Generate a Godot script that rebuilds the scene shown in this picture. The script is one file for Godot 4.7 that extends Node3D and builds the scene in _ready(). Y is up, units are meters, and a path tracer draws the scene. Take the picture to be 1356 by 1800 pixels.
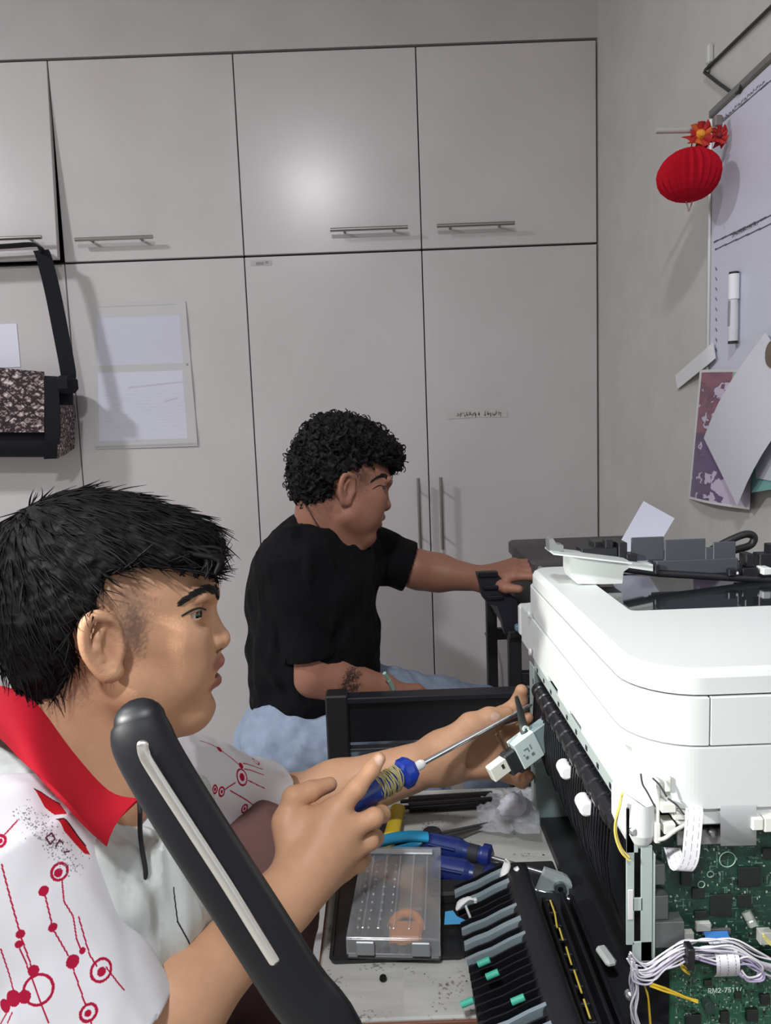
extends Node3D
# A repair bench seen from a standing phone camera: wardrobe wall, two men, an opened copier.

const FOCAL := 1300.0
const EYE := Vector3(0.0, 1.3, 0.0)
const PITCH := -6.68
const ROLL := -2.17
const WARD_Z := -2.3
const WALL_X := 0.671
const TABLE_Y := 0.72

var cam_basis: Basis
var rng := RandomNumberGenerator.new()
var mat_cache := {}
var used_names := {}

func _ready() -> void:
	rng.seed = 20241
	cam_basis = Basis(Vector3.RIGHT, deg_to_rad(PITCH)) * Basis(Vector3.BACK, deg_to_rad(ROLL))
	set_camera()
	set_light()
	build_room()
	build_wardrobe()
	build_table()
	build_copier()
	build_people()
	build_wall_things()
	build_far_printer()
	build_bench_things()
	build_top_unit()
	build_chair_arm()

func set_camera() -> void:
	var cam := Camera3D.new()
	cam.name = "camera"
	cam.fov = rad_to_deg(2.0 * atan(900.0 / FOCAL))
	cam.near = 0.02
	add_child(cam)
	cam.transform = Transform3D(cam_basis, EYE)
	cam.current = true

func set_light() -> void:
	var env := Environment.new()
	env.background_mode = Environment.BG_COLOR
	env.background_color = Color(0.55, 0.6, 0.66)
	env.background_energy_multiplier = 9.0
	env.tonemap_mode = Environment.TONE_MAPPER_LINEAR
	env.tonemap_exposure = 0.44
	env.sdfgi_enabled = true
	env.ssao_enabled = true
	env.ssil_enabled = true
	var we := WorldEnvironment.new()
	we.name = "world_environment"
	we.environment = env
	add_child(we)
	# the round ceiling lamp that the glossy wardrobe door mirrors
	ceiling_lamp(Vector3(-0.41, 2.96, 0.74), 0.12, 13.0, Color(0.97, 0.98, 1.0), "round white panel lamp on the ceiling behind the camera")
	# the second lamp, over to the left: it throws the shadows of the bag and the door bars to the right
	ceiling_lamp(Vector3(-2.35, 2.96, -0.75), 0.12, 14.0, Color(0.97, 0.98, 1.0), "round white panel lamp on the ceiling far left of the table")
	work_lamp()

# ---------------------------------------------------------------- places
func sight(x: float, y: float) -> Vector3:
	return cam_basis * Vector3((x - 678.0) / FOCAL, -(y - 900.0) / FOCAL, -1.0)
func P(x: float, y: float, d: float) -> Vector3:      # where the sight line meets the upright plane z = -d
	var v := sight(x, y)
	return EYE + v * (d / -v.z)
func PX(x: float, y: float, wx: float) -> Vector3:    # ... the plane of given x
	var v := sight(x, y)
	return EYE + v * (wx / v.x)
func PY(x: float, y: float, wy: float) -> Vector3:    # ... the level of given y
	var v := sight(x, y)
	return EYE + v * ((wy - EYE.y) / v.y)

# ---------------------------------------------------------------- nodes
func numbered(n: String) -> String:
	if not used_names.has(n):
		used_names[n] = 0
		return n
	used_names[n] += 1
	return "%s_%03d" % [n, used_names[n]]
func origin_of(n: Node) -> Vector3:
	var o := Vector3.ZERO
	while n != null and n != self:
		o += (n as Node3D).position
		n = n.get_parent()
	return o
func tag(o: Node, label: String, category: String, group := "") -> Node:
	o.set_meta("label", label)
	o.set_meta("category", category)
	if group != "":
		o.set_meta("group", group)
	return o
func thing(called: String, label: String, category: String, at: Vector3, group := "") -> Node3D:
	var o := Node3D.new()
	o.name = numbered(called)
	add_child(o)
	o.position = at
	tag(o, label, category, group)
	return o
func put(st: SurfaceTool, called: String, m: Material, parent: Node = null, label := "") -> MeshInstance3D:
	return put_mesh(st.commit(), called, m, parent, label)
func put_mesh(me: Mesh, called: String, m: Material, parent: Node = null, label := "") -> MeshInstance3D:
	var o := MeshInstance3D.new()
	o.mesh = me
	o.material_override = m
	o.cast_shadow = GeometryInstance3D.SHADOW_CASTING_SETTING_ON
	if parent == null:
		o.name = numbered(called)
		add_child(o)
	else:
		o.name = called
		parent.add_child(o, true)
		o.position = -origin_of(parent)
	if label != "":
		o.set_meta("label", label)
	return o
func structure(st: SurfaceTool, called: String, m: Material) -> MeshInstance3D:
	var o := put(st, called, m)
	o.set_meta("kind", "structure")
	return o

# ---------------------------------------------------------------- materials
func rgb(r: int, g: int, b: int) -> Color:
	return Color8(r, g, b)
func mat(c: Color, rough := 0.6, metal := 0.0, spec := 0.5) -> StandardMaterial3D:
	var key := "%s|%.3f|%.3f|%.3f" % [c.to_html(), rough, metal, spec]
	if mat_cache.has(key):
		return mat_cache[key]
	var m := StandardMaterial3D.new()
	m.albedo_color = c
	m.roughness = rough
	m.metallic = metal
	m.metallic_specular = spec
	mat_cache[key] = m
	return m
func noise_tex(size: int, freq: float, ramp: Array, seed_n: int, oct := 4, seamless := true) -> ImageTexture:
	var n := FastNoiseLite.new()
	n.seed = seed_n
	n.frequency = freq
	n.fractal_octaves = oct
	var im := n.get_seamless_image(size, size) if seamless else n.get_image(size, size)
	im.convert(Image.FORMAT_RGB8)
	for y in size:
		for x in size:
			var v := im.get_pixel(x, y).r
			var t := v * (ramp.size() - 1)
			var i := mini(int(t), ramp.size() - 2)
			im.set_pixel(x, y, (ramp[i] as Color).lerp(ramp[i + 1], t - i))
	return ImageTexture.create_from_image(im)
func tri_mat(tex: Texture2D, per_m: float, rough: float, spec := 0.5, bump: Texture2D = null, bump_amt := 0.3) -> StandardMaterial3D:
	var m := StandardMaterial3D.new()
	m.albedo_texture = tex
	m.roughness = rough
	m.metallic_specular = spec
	m.uv1_triplanar = true
	m.uv1_world_triplanar = true
	m.uv1_scale = Vector3.ONE * per_m
	if bump != null:
		m.normal_enabled = true
		m.normal_texture = bump
		m.normal_scale = bump_amt
	return m
func vc_mat(rough := 0.6, spec := 0.5) -> StandardMaterial3D:
	var m := StandardMaterial3D.new()
	m.vertex_color_use_as_albedo = true
	m.roughness = rough
	m.metallic_specular = spec
	return m

# ---------------------------------------------------------------- shapes
func S() -> SurfaceTool:
	var st := SurfaceTool.new()
	st.begin(Mesh.PRIMITIVE_TRIANGLES)
	return st
func tri(st: SurfaceTool, a: Vector3, b: Vector3, c: Vector3, n: Vector3) -> void:
	if (b - a).cross(c - a).dot(n) > 0.0:
		var t := b
		b = c
		c = t
	st.set_normal(n)
	st.set_uv(Vector2.ZERO)
	st.add_vertex(a)
	st.add_vertex(b)
	st.add_vertex(c)
func quad(st: SurfaceTool, a: Vector3, b: Vector3, c: Vector3, d: Vector3, n: Vector3) -> void:
	tri(st, a, b, c, n)
	tri(st, a, c, d, n)
func autoquad(st: SurfaceTool, a: Vector3, b: Vector3, c: Vector3, d: Vector3, away: Vector3) -> void:
	var n := (c - a).cross(d - b)
	if n.length() < 1e-12:
		return
	n = n.normalized()
	if n.dot((a + b + c + d) * 0.25 - away) < 0.0:
		n = -n
	quad(st, a, b, c, d, n)
func tri3(st: SurfaceTool, a: Vector3, b: Vector3, c: Vector3, na: Vector3, nb: Vector3, nc: Vector3, ua := Vector2.ZERO, ub := Vector2.ZERO, uc := Vector2.ZERO) -> void:
	if (b - a).cross(c - a).dot(na + nb + nc) > 0.0:
		var t := b
		b = c
		c = t
		var tn := nb
		nb = nc
		nc = tn
		var tu := ub
		ub = uc
		uc = tu
	st.set_normal(na)
	st.set_uv(ua)
	st.add_vertex(a)
	st.set_normal(nb)
	st.set_uv(ub)
	st.add_vertex(b)
	st.set_normal(nc)
	st.set_uv(uc)
	st.add_vertex(c)
# a box with chamfered edges; c centre, s full size
func box(st: SurfaceTool, c: Vector3, s: Vector3, b := 0.0, bs := Basis.IDENTITY) -> void:
	var h := s * 0.5
	b = minf(b, minf(h.x, minf(h.y, h.z)) * 0.9)
	for ax in 3:
		for sg in [-1.0, 1.0]:
			var u := (ax + 1) % 3
			var v := (ax + 2) % 3
			var n := Vector3.ZERO
			n[ax] = sg
			var q: Array[Vector3] = []
			for e in [[-1, -1], [1, -1], [1, 1], [-1, 1]]:
				var p := Vector3.ZERO
				p[ax] = sg * h[ax]
				p[u] = e[0] * (h[u] - b)
				p[v] = e[1] * (h[v] - b)
				q.append(c + bs * p)
			quad(st, q[0], q[1], q[2], q[3], bs * n)
	if b <= 0.0:
		return
	for ax in 3:
		var u := (ax + 1) % 3
		var v := (ax + 2) % 3
		for su in [-1.0, 1.0]:
			for sv in [-1.0, 1.0]:
				var q: Array[Vector3] = []
				for e in [[-1, 0], [1, 0], [1, 1], [-1, 1]]:
					var p := Vector3.ZERO
					p[ax] = e[0] * (h[ax] - b)
					p[u] = su * (h[u] - (b if e[1] == 1 else 0.0))
					p[v] = sv * (h[v] - (0.0 if e[1] == 1 else b))
					q.append(c + bs * p)
				var n := Vector3.ZERO
				n[u] = su
				n[v] = sv
				quad(st, q[0], q[1], q[2], q[3], bs * n.normalized())
	for sx in [-1.0, 1.0]:
		for sy in [-1.0, 1.0]:
			for sz in [-1.0, 1.0]:
				var sg := Vector3(sx, sy, sz)
				tri(st, c + bs * (sg * (h - Vector3(0, b, b))), c + bs * (sg * (h - Vector3(b, 0, b))), c + bs * (sg * (h - Vector3(b, b, 0))), bs * sg.normalized())
func box_at(c: Vector3, s: Vector3, b := 0.0, bs := Basis.IDENTITY) -> SurfaceTool:
	var st := S()
	box(st, c, s, b, bs)
	return st
func frame_of(dir: Vector3, hint := Vector3.UP) -> Basis:      # y along dir
	var y := dir.normalized()
	if absf(y.dot(hint)) > 0.98:
		hint = Vector3.RIGHT
	var x := hint.cross(y).normalized()
	return Basis(x, y, x.cross(y))
# smooth tube through points; radius may be a number or a list
func tube(st: SurfaceTool, pts: Array, rad, sides := 8, caps := true, flat := 1.0, flat_hint := Vector3.UP) -> void:
	var n := pts.size()
	var rings: Array = []
	var nors: Array = []
	var prev_x := Vector3.ZERO
	for i in n:
		var t: Vector3
		if i == 0:
			t = pts[1] - pts[0]
		elif i == n - 1:
			t = pts[n - 1] - pts[n - 2]
		else:
			t = (pts[i + 1] - pts[i]).normalized() + (pts[i] - pts[i - 1]).normalized()
		t = t.normalized()
		var fx: Vector3
		if i == 0:
			fx = frame_of(t, flat_hint).x
		else:
			fx = (prev_x - t * prev_x.dot(t)).normalized()
		prev_x = fx
		var fz := fx.cross(t)
		var r: float = rad[i] if rad is Array else rad
		var ring: Array[Vector3] = []
		var nor: Array[Vector3] = []
		for k in sides:
			var an := TAU * k / sides
			var d := fx * cos(an) + fz * sin(an) * flat
			ring.append(pts[i] + d * r)
			nor.append((fx * cos(an) * flat + fz * sin(an)).normalized())
		rings.append(ring)
		nors.append(nor)
	for i in n - 1:
		for k in sides:
			var k2 := (k + 1) % sides
			tri3(st, rings[i][k], rings[i][k2], rings[i + 1][k2], nors[i][k], nors[i][k2], nors[i + 1][k2])
			tri3(st, rings[i][k], rings[i + 1][k2], rings[i + 1][k], nors[i][k], nors[i + 1][k2], nors[i + 1][k])
	if caps:
		for e in [0, n - 1]:
			var d: Vector3 = (pts[0] - pts[1]) if e == 0 else (pts[n - 1] - pts[n - 2])
			d = d.normalized()
			for k in range(1, sides - 1):
				tri(st, rings[e][0], rings[e][k], rings[e][k + 1], d)
func curve(ctrl: Array, per := 6) -> Array:      # Catmull-Rom through the points
	var out: Array = []
	var n := ctrl.size()
	for i in n - 1:
		var p0: Vector3 = ctrl[maxi(i - 1, 0)]
		var p1: Vector3 = ctrl[i]
		var p2: Vector3 = ctrl[i + 1]
		var p3: Vector3 = ctrl[mini(i + 2, n - 1)]
		for k in per:
			out.append(p1.cubic_interpolate(p2, p0, p3, float(k) / per))
	out.append(ctrl[n - 1])
	return out
# profile of (radius, height) turned about the y axis of the transform
func lathe(st: SurfaceTool, prof: Array, xf: Transform3D, sides := 16) -> void:
	for i in prof.size() - 1:
		var a: Vector2 = prof[i]
		var b: Vector2 = prof[i + 1]
		var e := b - a
		if e.length() < 1e-9:
			continue
		var nr := Vector2(e.y, -e.x).normalized()
		for k in sides:
			var a0 := TAU * k / sides
			var a1 := TAU * (k + 1) / sides
			var d0 := Vector3(cos(a0), 0, sin(a0))
			var d1 := Vector3(cos(a1), 0, sin(a1))
			var n0 := (xf.basis * (d0 * nr.x + Vector3.UP * nr.y)).normalized()
			var n1 := (xf.basis * (d1 * nr.x + Vector3.UP * nr.y)).normalized()
			var p00 := xf * (d0 * a.x + Vector3.UP * a.y)
			var p01 := xf * (d1 * a.x + Vector3.UP * a.y)
			var p10 := xf * (d0 * b.x + Vector3.UP * b.y)
			var p11 := xf * (d1 * b.x + Vector3.UP * b.y)
			if a.x > 1e-6:
				tri3(st, p00, p01, p11, n0, n1, n1)
			if b.x > 1e-6:
				tri3(st, p00, p11, p10, n0, n1, n0)
# polygon in the x/y plane of the transform, pushed along its z from 0 to depth
func extrude(st: SurfaceTool, poly: PackedVector2Array, xf: Transform3D, depth: float, smooth_side := false) -> void:
	var idx := Geometry2D.triangulate_polygon(poly)
	var zn := xf.basis.z.normalized()
	var sgn := 1.0 if depth > 0.0 else -1.0
	for i in range(0, idx.size(), 3):
		var a := poly[idx[i]]
		var b := poly[idx[i + 1]]
		var c := poly[idx[i + 2]]
		tri(st, xf * Vector3(a.x, a.y, depth), xf * Vector3(b.x, b.y, depth), xf * Vector3(c.x, c.y, depth), zn * sgn)
		tri(st, xf * Vector3(a.x, a.y, 0), xf * Vector3(b.x, b.y, 0), xf * Vector3(c.x, c.y, 0), -zn * sgn)
	var cw := Geometry2D.is_polygon_clockwise(poly)
	var m := poly.size()
	var en: Array[Vector2] = []
	for i in m:
		var e := (poly[(i + 1) % m] - poly[i]).normalized()
		en.append(Vector2(-e.y, e.x) if cw else Vector2(e.y, -e.x))
	for i in m:
		var j := (i + 1) % m
		var na := en[i]
		var nb := en[i]
		if smooth_side:
			if en[i].dot(en[(i + m - 1) % m]) > 0.6:
				na = (en[i] + en[(i + m - 1) % m]).normalized()
			if en[i].dot(en[j]) > 0.6:
				nb = (en[i] + en[j]).normalized()
		var n3a := (xf.basis * Vector3(na.x, na.y, 0)).normalized()
		var n3b := (xf.basis * Vector3(nb.x, nb.y, 0)).normalized()
		var p0 := xf * Vector3(poly[i].x, poly[i].y, 0)
		var p1 := xf * Vector3(poly[j].x, poly[j].y, 0)
		var p2 := xf * Vector3(poly[j].x, poly[j].y, depth)
		var p3 := xf * Vector3(poly[i].x, poly[i].y, depth)
		tri3(st, p0, p1, p2, n3a, n3b, n3b)
		tri3(st, p0, p2, p3, n3a, n3b, n3a)
func rrect(x0: float, y0: float, x1: float, y1: float, r, seg := 6) -> PackedVector2Array:
	var rr: Array = r if r is Array else [r, r, r, r]       # x0y0, x1y0, x1y1, x0y1
	var out := PackedVector2Array()
	var cs := [Vector2(x0, y0), Vector2(x1, y0), Vector2(x1, y1), Vector2(x0, y1)]
	var dir := [Vector2(1, 1), Vector2(-1, 1), Vector2(-1, -1), Vector2(1, -1)]
	for i in 4:
		var ra: float = rr[i]
		if ra <= 0.0:
			out.append(cs[i])
			continue
		var ce: Vector2 = cs[i] + dir[i] * ra
		for k in seg + 1:
			var an := PI + i * PI / 2 + (PI / 2) * k / seg
			out.append(ce + Vector2(cos(an), sin(an)) * ra)
	return out
func circle_poly(c: Vector2, r: float, n := 16) -> PackedVector2Array:
	var out := PackedVector2Array()
	for i in n:
		out.append(c + Vector2(cos(TAU * i / n), sin(TAU * i / n)) * r)
	return out
# a sheet between two rows of points, with thickness; uv runs 0..1 both ways
func sheet(st: SurfaceTool, rows: Array, thick: float) -> void:
	var nr := rows.size()
	var nc: int = rows[0].size()
	var nor: Array = []
	for i in nr:
		var row: Array[Vector3] = []
		for j in nc:
			var du: Vector3 = rows[i][mini(j + 1, nc - 1)] - rows[i][maxi(j - 1, 0)]
			var dv: Vector3 = rows[mini(i + 1, nr - 1)][j] - rows[maxi(i - 1, 0)][j]
			row.append(du.cross(dv).normalized())
		nor.append(row)
	var h := thick * 0.5
	for i in nr - 1:
		for j in nc - 1:
			var q := [[i, j], [i, j + 1], [i + 1, j + 1], [i + 1, j]]
			for sg in [1.0, -1.0]:
				var p: Array[Vector3] = []
				var n: Array[Vector3] = []
				var u: Array[Vector2] = []
				for e in q:
					p.append(rows[e[0]][e[1]] + nor[e[0]][e[1]] * h * sg)
					n.append(nor[e[0]][e[1]] * sg)
					u.append(Vector2(float(e[1]) / (nc - 1), float(e[0]) / (nr - 1)))
				tri3(st, p[0], p[1], p[2], n[0], n[1], n[2], u[0], u[1], u[2])
				tri3(st, p[0], p[2], p[3], n[0], n[2], n[3], u[0], u[2], u[3])
	var border: Array = []
	for j in nc:
		border.append([0, j])
	for i in range(1, nr):
		border.append([i, nc - 1])
	for j in range(nc - 2, -1, -1):
		border.append([nr - 1, j])
	for i in range(nr - 2, 0, -1):
		border.append([i, 0])
	var mid: Vector3 = rows[nr / 2][nc / 2]
	for i in border.size():
		var a = border[i]
		var b = border[(i + 1) % border.size()]
		var pa: Vector3 = rows[a[0]][a[1]]
		var pb: Vector3 = rows[b[0]][b[1]]
		var na: Vector3 = nor[a[0]][a[1]] * h
		var nb: Vector3 = nor[b[0]][b[1]] * h
		autoquad(st, pa + na, pb + nb, pb - nb, pa - na, mid)
# grid of points bilinearly between four corners, bulged by a callable(u, v) -> Vector3
func patch(a: Vector3, b: Vector3, c: Vector3, d: Vector3, nu: int, nv: int, off = null) -> Array:
	var rows: Array = []
	for i in nv + 1:
		var v := float(i) / nv
		var row: Array[Vector3] = []
		for j in nu + 1:
			var u := float(j) / nu
			var p := a.lerp(b, u).lerp(d.lerp(c, u), v)
			if off != null:
				p += off.call(u, v)
			row.append(p)
		rows.append(row)
	return rows
func ribbon(st: SurfaceTool, pts: Array, across: Vector3, w: float, thick: float) -> void:
	var rows: Array = []
	for p in pts:
		rows.append([p - across * w * 0.5, p + across * w * 0.5])
	sheet(st, rows, thick)
func text_mesh(txt: String, size: float, depth: float, bold := false, font := "Droid Sans") -> TextMesh:
	var t := TextMesh.new()
	var f := SystemFont.new()
	f.font_names = PackedStringArray([font])
	if bold:
		f.font_weight = 700
	t.font = f
	t.text = txt
	t.font_size = 32
	t.pixel_size = size / 32.0
	t.depth = depth
	t.curve_step = 2.0
	return t

# ---------------------------------------------------------------- rounded bodies: distance field -> surface nets
class Field:
	var ty := PackedInt32Array()
	var op := PackedInt32Array()
	var kk := PackedFloat32Array()
	var pa := PackedVector3Array()
	var ba := PackedVector3Array()
	var il := PackedFloat32Array()
	var ln := PackedFloat32Array()
	var ra := PackedFloat32Array()
	var dr := PackedFloat32Array()
	var m1: Array[Basis] = []
	var m2: Array[Basis] = []
	var bc := PackedVector3Array()
	var br := PackedFloat32Array()
	var noise: FastNoiseLite = null
	var namp := 0.0
	var kmax := 0.001
	var nscale := Vector3.ONE
	func _add(t: int, o: int, k: float, a: Vector3, b: Vector3, r1: float, r2: float, x1: Basis, x2: Basis, c: Vector3, r: float) -> void:
		ty.append(t)
		op.append(o)
		kk.append(maxf(k, 0.0001))
		if o == 0:
			kmax = maxf(kmax, k)
		pa.append(a)
		ba.append(b - a)
		var l2 := maxf((b - a).length_squared(), 1e-10)
		il.append(1.0 / l2)
		ln.append(sqrt(l2))
		ra.append(r1)
		dr.append(r2 - r1)
		m1.append(x1)
		m2.append(x2)
		bc.append(c)
		br.append(r)
	func cap(a: Vector3, b: Vector3, r1: float, r2: float, k := 0.01, o := 0) -> void:
		_add(0, o, k, a, b, r1, r2, Basis(), Basis(), (a + b) * 0.5, (b - a).length() * 0.5 + maxf(r1, r2))
	func cone(a: Vector3, b: Vector3, r1: float, r2: float, k := 0.01, o := 0) -> void:
		_add(2, o, k, a, b, r1, r2, Basis(), Basis(), (a + b) * 0.5, (b - a).length() * 0.5 + maxf(r1, r2))
	func ell(c: Vector3, r: Vector3, bs := Basis.IDENTITY, k := 0.01, o := 0) -> void:
		var t := bs.transposed()
		var s1 := Basis.from_scale(Vector3(1.0 / r.x, 1.0 / r.y, 1.0 / r.z))
		var s2 := Basis.from_scale(Vector3(1.0 / (r.x * r.x), 1.0 / (r.y * r.y), 1.0 / (r.z * r.z)))
		_add(1, o, k, c, c, minf(r.x, minf(r.y, r.z)), 0.0, s1 * t, s2 * t, c, maxf(r.x, maxf(r.y, r.z)))
	func chain(pts: Array, rad: Array, k := 0.01) -> void:
		for i in pts.size() - 1:
			cap(pts[i], pts[i + 1], rad[i], rad[i + 1], k)
	func one(i: int, p: Vector3) -> float:
		var q := p - pa[i]
		var t := ty[i]
		if t == 0:
			var h := clampf(q.dot(ba[i]) * il[i], 0.0, 1.0)
			return (q - ba[i] * h).length() - ra[i] - dr[i] * h
		elif t == 1:
			var k1 := (m2[i] * q).length()
			if k1 < 1e-6:
				return -ra[i]
			var k0 := (m1[i] * q).length()
			return k0 * (k0 - 1.0) / k1
		var hh := q.dot(ba[i]) * il[i]
		var rd := (q - ba[i] * hh).length() - ra[i] - dr[i] * clampf(hh, 0.0, 1.0)
		var hd := (absf(hh - 0.5) - 0.5) * ln[i]
		var w := 0.004
		var e := maxf(w - absf(rd - hd), 0.0)
		return maxf(rd, hd) + e * e / (4.0 * w)
	func ev(p: Vector3, lst: PackedInt32Array) -> float:
		var d := 10.0
		for i in lst:
			var di := one(i, p)
			var k := kk[i]
			if op[i] == 0:
				var h := k - absf(d - di)
				d = minf(d, di)
				if h > 0.0:
					d -= h * h / (4.0 * k)
			else:
				var h := k - absf(d + di)
				d = maxf(d, -di)
				if h > 0.0:
					d += h * h / (4.0 * k)
		if namp > 0.0:
			d += noise.get_noise_3dv(p * nscale) * namp
		return d
	func cull(c: Vector3, r: float, lst: PackedInt32Array, out: PackedInt32Array) -> float:
		# fills out with what can matter within r of c; returns the field at c
		var ds := PackedFloat32Array()
		var mn := 10.0
		for i in lst:
			var d := one(i, c)
			ds.append(d)
			if op[i] == 0:
				mn = minf(mn, d - kk[i] * 0.25)
		var j := 0
		for i in lst:
			var d := ds[j]
			j += 1
			if op[i] == 0:
				if d - 1.4 * r < mn + 1.4 * r + kmax:
					out.append(i)
			elif d - 1.6 * r < kk[i] + 0.006:
				out.append(i)
		return ev(c, out)
	func trace(from: Vector3, dir: Vector3, start: float) -> Vector3:      # first point of the surface along a ray
		var all := PackedInt32Array()
		for i in ty.size():
			all.append(i)
		var d := dir.normalized()
		var t := start
		for k in 60:
			var e := ev(from + d * t, all)
			if e < 0.0003:
				break
			t += e * 0.8
		return from + d * t
	func polygonize(cell: float) -> Array:
		var lo := Vector3(9, 9, 9)
		var hi := Vector3(-9, -9, -9)
		var all := PackedInt32Array()
		for i in ty.size():
			all.append(i)
			if op[i] == 0:
				lo = lo.min(bc[i] - Vector3.ONE * (br[i] + 0.01))
				hi = hi.max(bc[i] + Vector3.ONE * (br[i] + 0.01))
		var nb := 6
		var bs := cell * nb
		var big := bs * 4.0
		var rb := bs * 0.8661
		var n1 := Vector3i(((hi - lo) / big).ceil())
		var keys := {}
		var verts := PackedVector3Array()
		var nors := PackedVector3Array()
		var edges := PackedInt64Array()
		var mm := nb + 1
		var vals := PackedFloat32Array()
		vals.resize(mm * mm * mm)
		for bx in n1.x:
			for by in n1.y:
				for bz in n1.z:
					var o := lo + Vector3(bx, by, bz) * big
					var l1 := PackedInt32Array()
					var d := cull(o + Vector3.ONE * big * 0.5, rb * 4.0, all, l1)
					if absf(d) > rb * 4.0 * 1.5 + 0.01 + namp:
						continue
					for sx in 4:
						for sy in 4:
							for sz in 4:
								var o2 := o + Vector3(sx, sy, sz) * bs
								var l2 := PackedInt32Array()
								var d2 := cull(o2 + Vector3.ONE * bs * 0.5, rb, l1, l2)
								if absf(d2) > rb * 1.5 + 0.002 + namp:
									continue
								var gi := Vector3i(bx * 4 + sx, by * 4 + sy, bz * 4 + sz) * nb
								_block(o2, gi, cell, nb, l2, vals, keys, verts, nors, edges)
		var idx := PackedInt32Array()
		for e in edges:
			var fl := (e & 1) == 1
			var ax := (e >> 1) & 3
			var key := e >> 3
			var s1 := 4096
			var s2 := 1
			if ax == 1:
				s1 = 1
				s2 = 4096 * 4096
			elif ax == 2:
				s1 = 4096 * 4096
				s2 = 4096
			var a: int = keys.get(key, -1)
			var b: int = keys.get(key - s1, -1)
			var c: int = keys.get(key - s1 - s2, -1)
			var f: int = keys.get(key - s2, -1)
			if a < 0 or b < 0 or c < 0 or f < 0:
				continue
			if fl:
				idx.append_array(PackedInt32Array([a, b, c, a, c, f]))
			else:
				idx.append_array(PackedInt32Array([a, c, b, a, f, c]))
		return [verts, nors, idx]
	func _block(o: Vector3, gi: Vector3i, cell: float, nb: int, lst: PackedInt32Array, vals: PackedFloat32Array, keys: Dictionary, verts: PackedVector3Array, nors: PackedVector3Array, edges: PackedInt64Array) -> void:
		var mm := nb + 1
		var w := 0
		for i in mm:
			for j in mm:
				for k in mm:
					vals[w] = ev(o + Vector3(i, j, k) * cell, lst)
					w += 1
		var s_x := mm * mm
		for i in nb:
			for j in nb:
				var base := i * s_x + j * mm
				for k in nb:
					var q := base + k
					var v0 := vals[q]
					var v1 := vals[q + s_x]
					var v2 := vals[q + mm]
					var v3 := vals[q + s_x + mm]
					var v4 := vals[q + 1]
					var v5 := vals[q + s_x + 1]
					var v6 := vals[q + mm + 1]
					var v7 := vals[q + s_x + mm + 1]
					if v0 > 0.0:
						if v1 > 0.0 and v2 > 0.0 and v3 > 0.0 and v4 > 0.0 and v5 > 0.0 and v6 > 0.0 and v7 > 0.0:
							continue
					elif v1 <= 0.0 and v2 <= 0.0 and v3 <= 0.0 and v4 <= 0.0 and v5 <= 0.0 and v6 <= 0.0 and v7 <= 0.0:
						continue
					var sum := Vector3.ZERO
					var cnt := 0
					# edges along x
					if (v0 > 0.0) != (v1 > 0.0):
						sum += Vector3(v0 / (v0 - v1), 0, 0)
						cnt += 1
					if (v2 > 0.0) != (v3 > 0.0):
						sum += Vector3(v2 / (v2 - v3), 1, 0)
						cnt += 1
					if (v4 > 0.0) != (v5 > 0.0):
						sum += Vector3(v4 / (v4 - v5), 0, 1)
						cnt += 1
					if (v6 > 0.0) != (v7 > 0.0):
						sum += Vector3(v6 / (v6 - v7), 1, 1)
						cnt += 1
					if (v0 > 0.0) != (v2 > 0.0):
						sum += Vector3(0, v0 / (v0 - v2), 0)
						cnt += 1
					if (v1 > 0.0) != (v3 > 0.0):
						sum += Vector3(1, v1 / (v1 - v3), 0)
						cnt += 1
					if (v4 > 0.0) != (v6 > 0.0):
						sum += Vector3(0, v4 / (v4 - v6), 1)
						cnt += 1
					if (v5 > 0.0) != (v7 > 0.0):
						sum += Vector3(1, v5 / (v5 - v7), 1)
						cnt += 1
					if (v0 > 0.0) != (v4 > 0.0):
						sum += Vector3(0, 0, v0 / (v0 - v4))
						cnt += 1
					if (v1 > 0.0) != (v5 > 0.0):
						sum += Vector3(1, 0, v1 / (v1 - v5))
						cnt += 1
					if (v2 > 0.0) != (v6 > 0.0):
						sum += Vector3(0, 1, v2 / (v2 - v6))
						cnt += 1
					if (v3 > 0.0) != (v7 > 0.0):
						sum += Vector3(1, 1, v3 / (v3 - v7))
						cnt += 1
					var key := ((gi.x + i + 1) * 4096 + gi.y + j + 1) * 4096 + gi.z + k + 1
					keys[key] = verts.size()
					verts.append(o + (Vector3(i, j, k) + sum / cnt) * cell)
					nors.append(Vector3(v1 + v3 + v5 + v7 - v0 - v2 - v4 - v6, v2 + v3 + v6 + v7 - v0 - v1 - v4 - v5, v4 + v5 + v6 + v7 - v0 - v1 - v2 - v3).normalized())
					if (v0 > 0.0) != (v1 > 0.0):
						edges.append((key << 3) | (1 if v0 > 0.0 else 0))
					if (v0 > 0.0) != (v2 > 0.0):
						edges.append((key << 3) | 2 | (1 if v0 > 0.0 else 0))
					if (v0 > 0.0) != (v4 > 0.0):
						edges.append((key << 3) | 4 | (1 if v0 > 0.0 else 0))

func field_mesh(data: Array, cols = null, uvs = null) -> ArrayMesh:
	var arr := []
	arr.resize(Mesh.ARRAY_MAX)
	arr[Mesh.ARRAY_VERTEX] = data[0]
	arr[Mesh.ARRAY_NORMAL] = data[1]
	arr[Mesh.ARRAY_INDEX] = data[2]
	if cols != null:
		arr[Mesh.ARRAY_COLOR] = cols
	if uvs != null:
		arr[Mesh.ARRAY_TEX_UV] = uvs
	var me := ArrayMesh.new()
	me.add_surface_from_arrays(Mesh.PRIMITIVE_TRIANGLES, arr)
	return me

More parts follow.
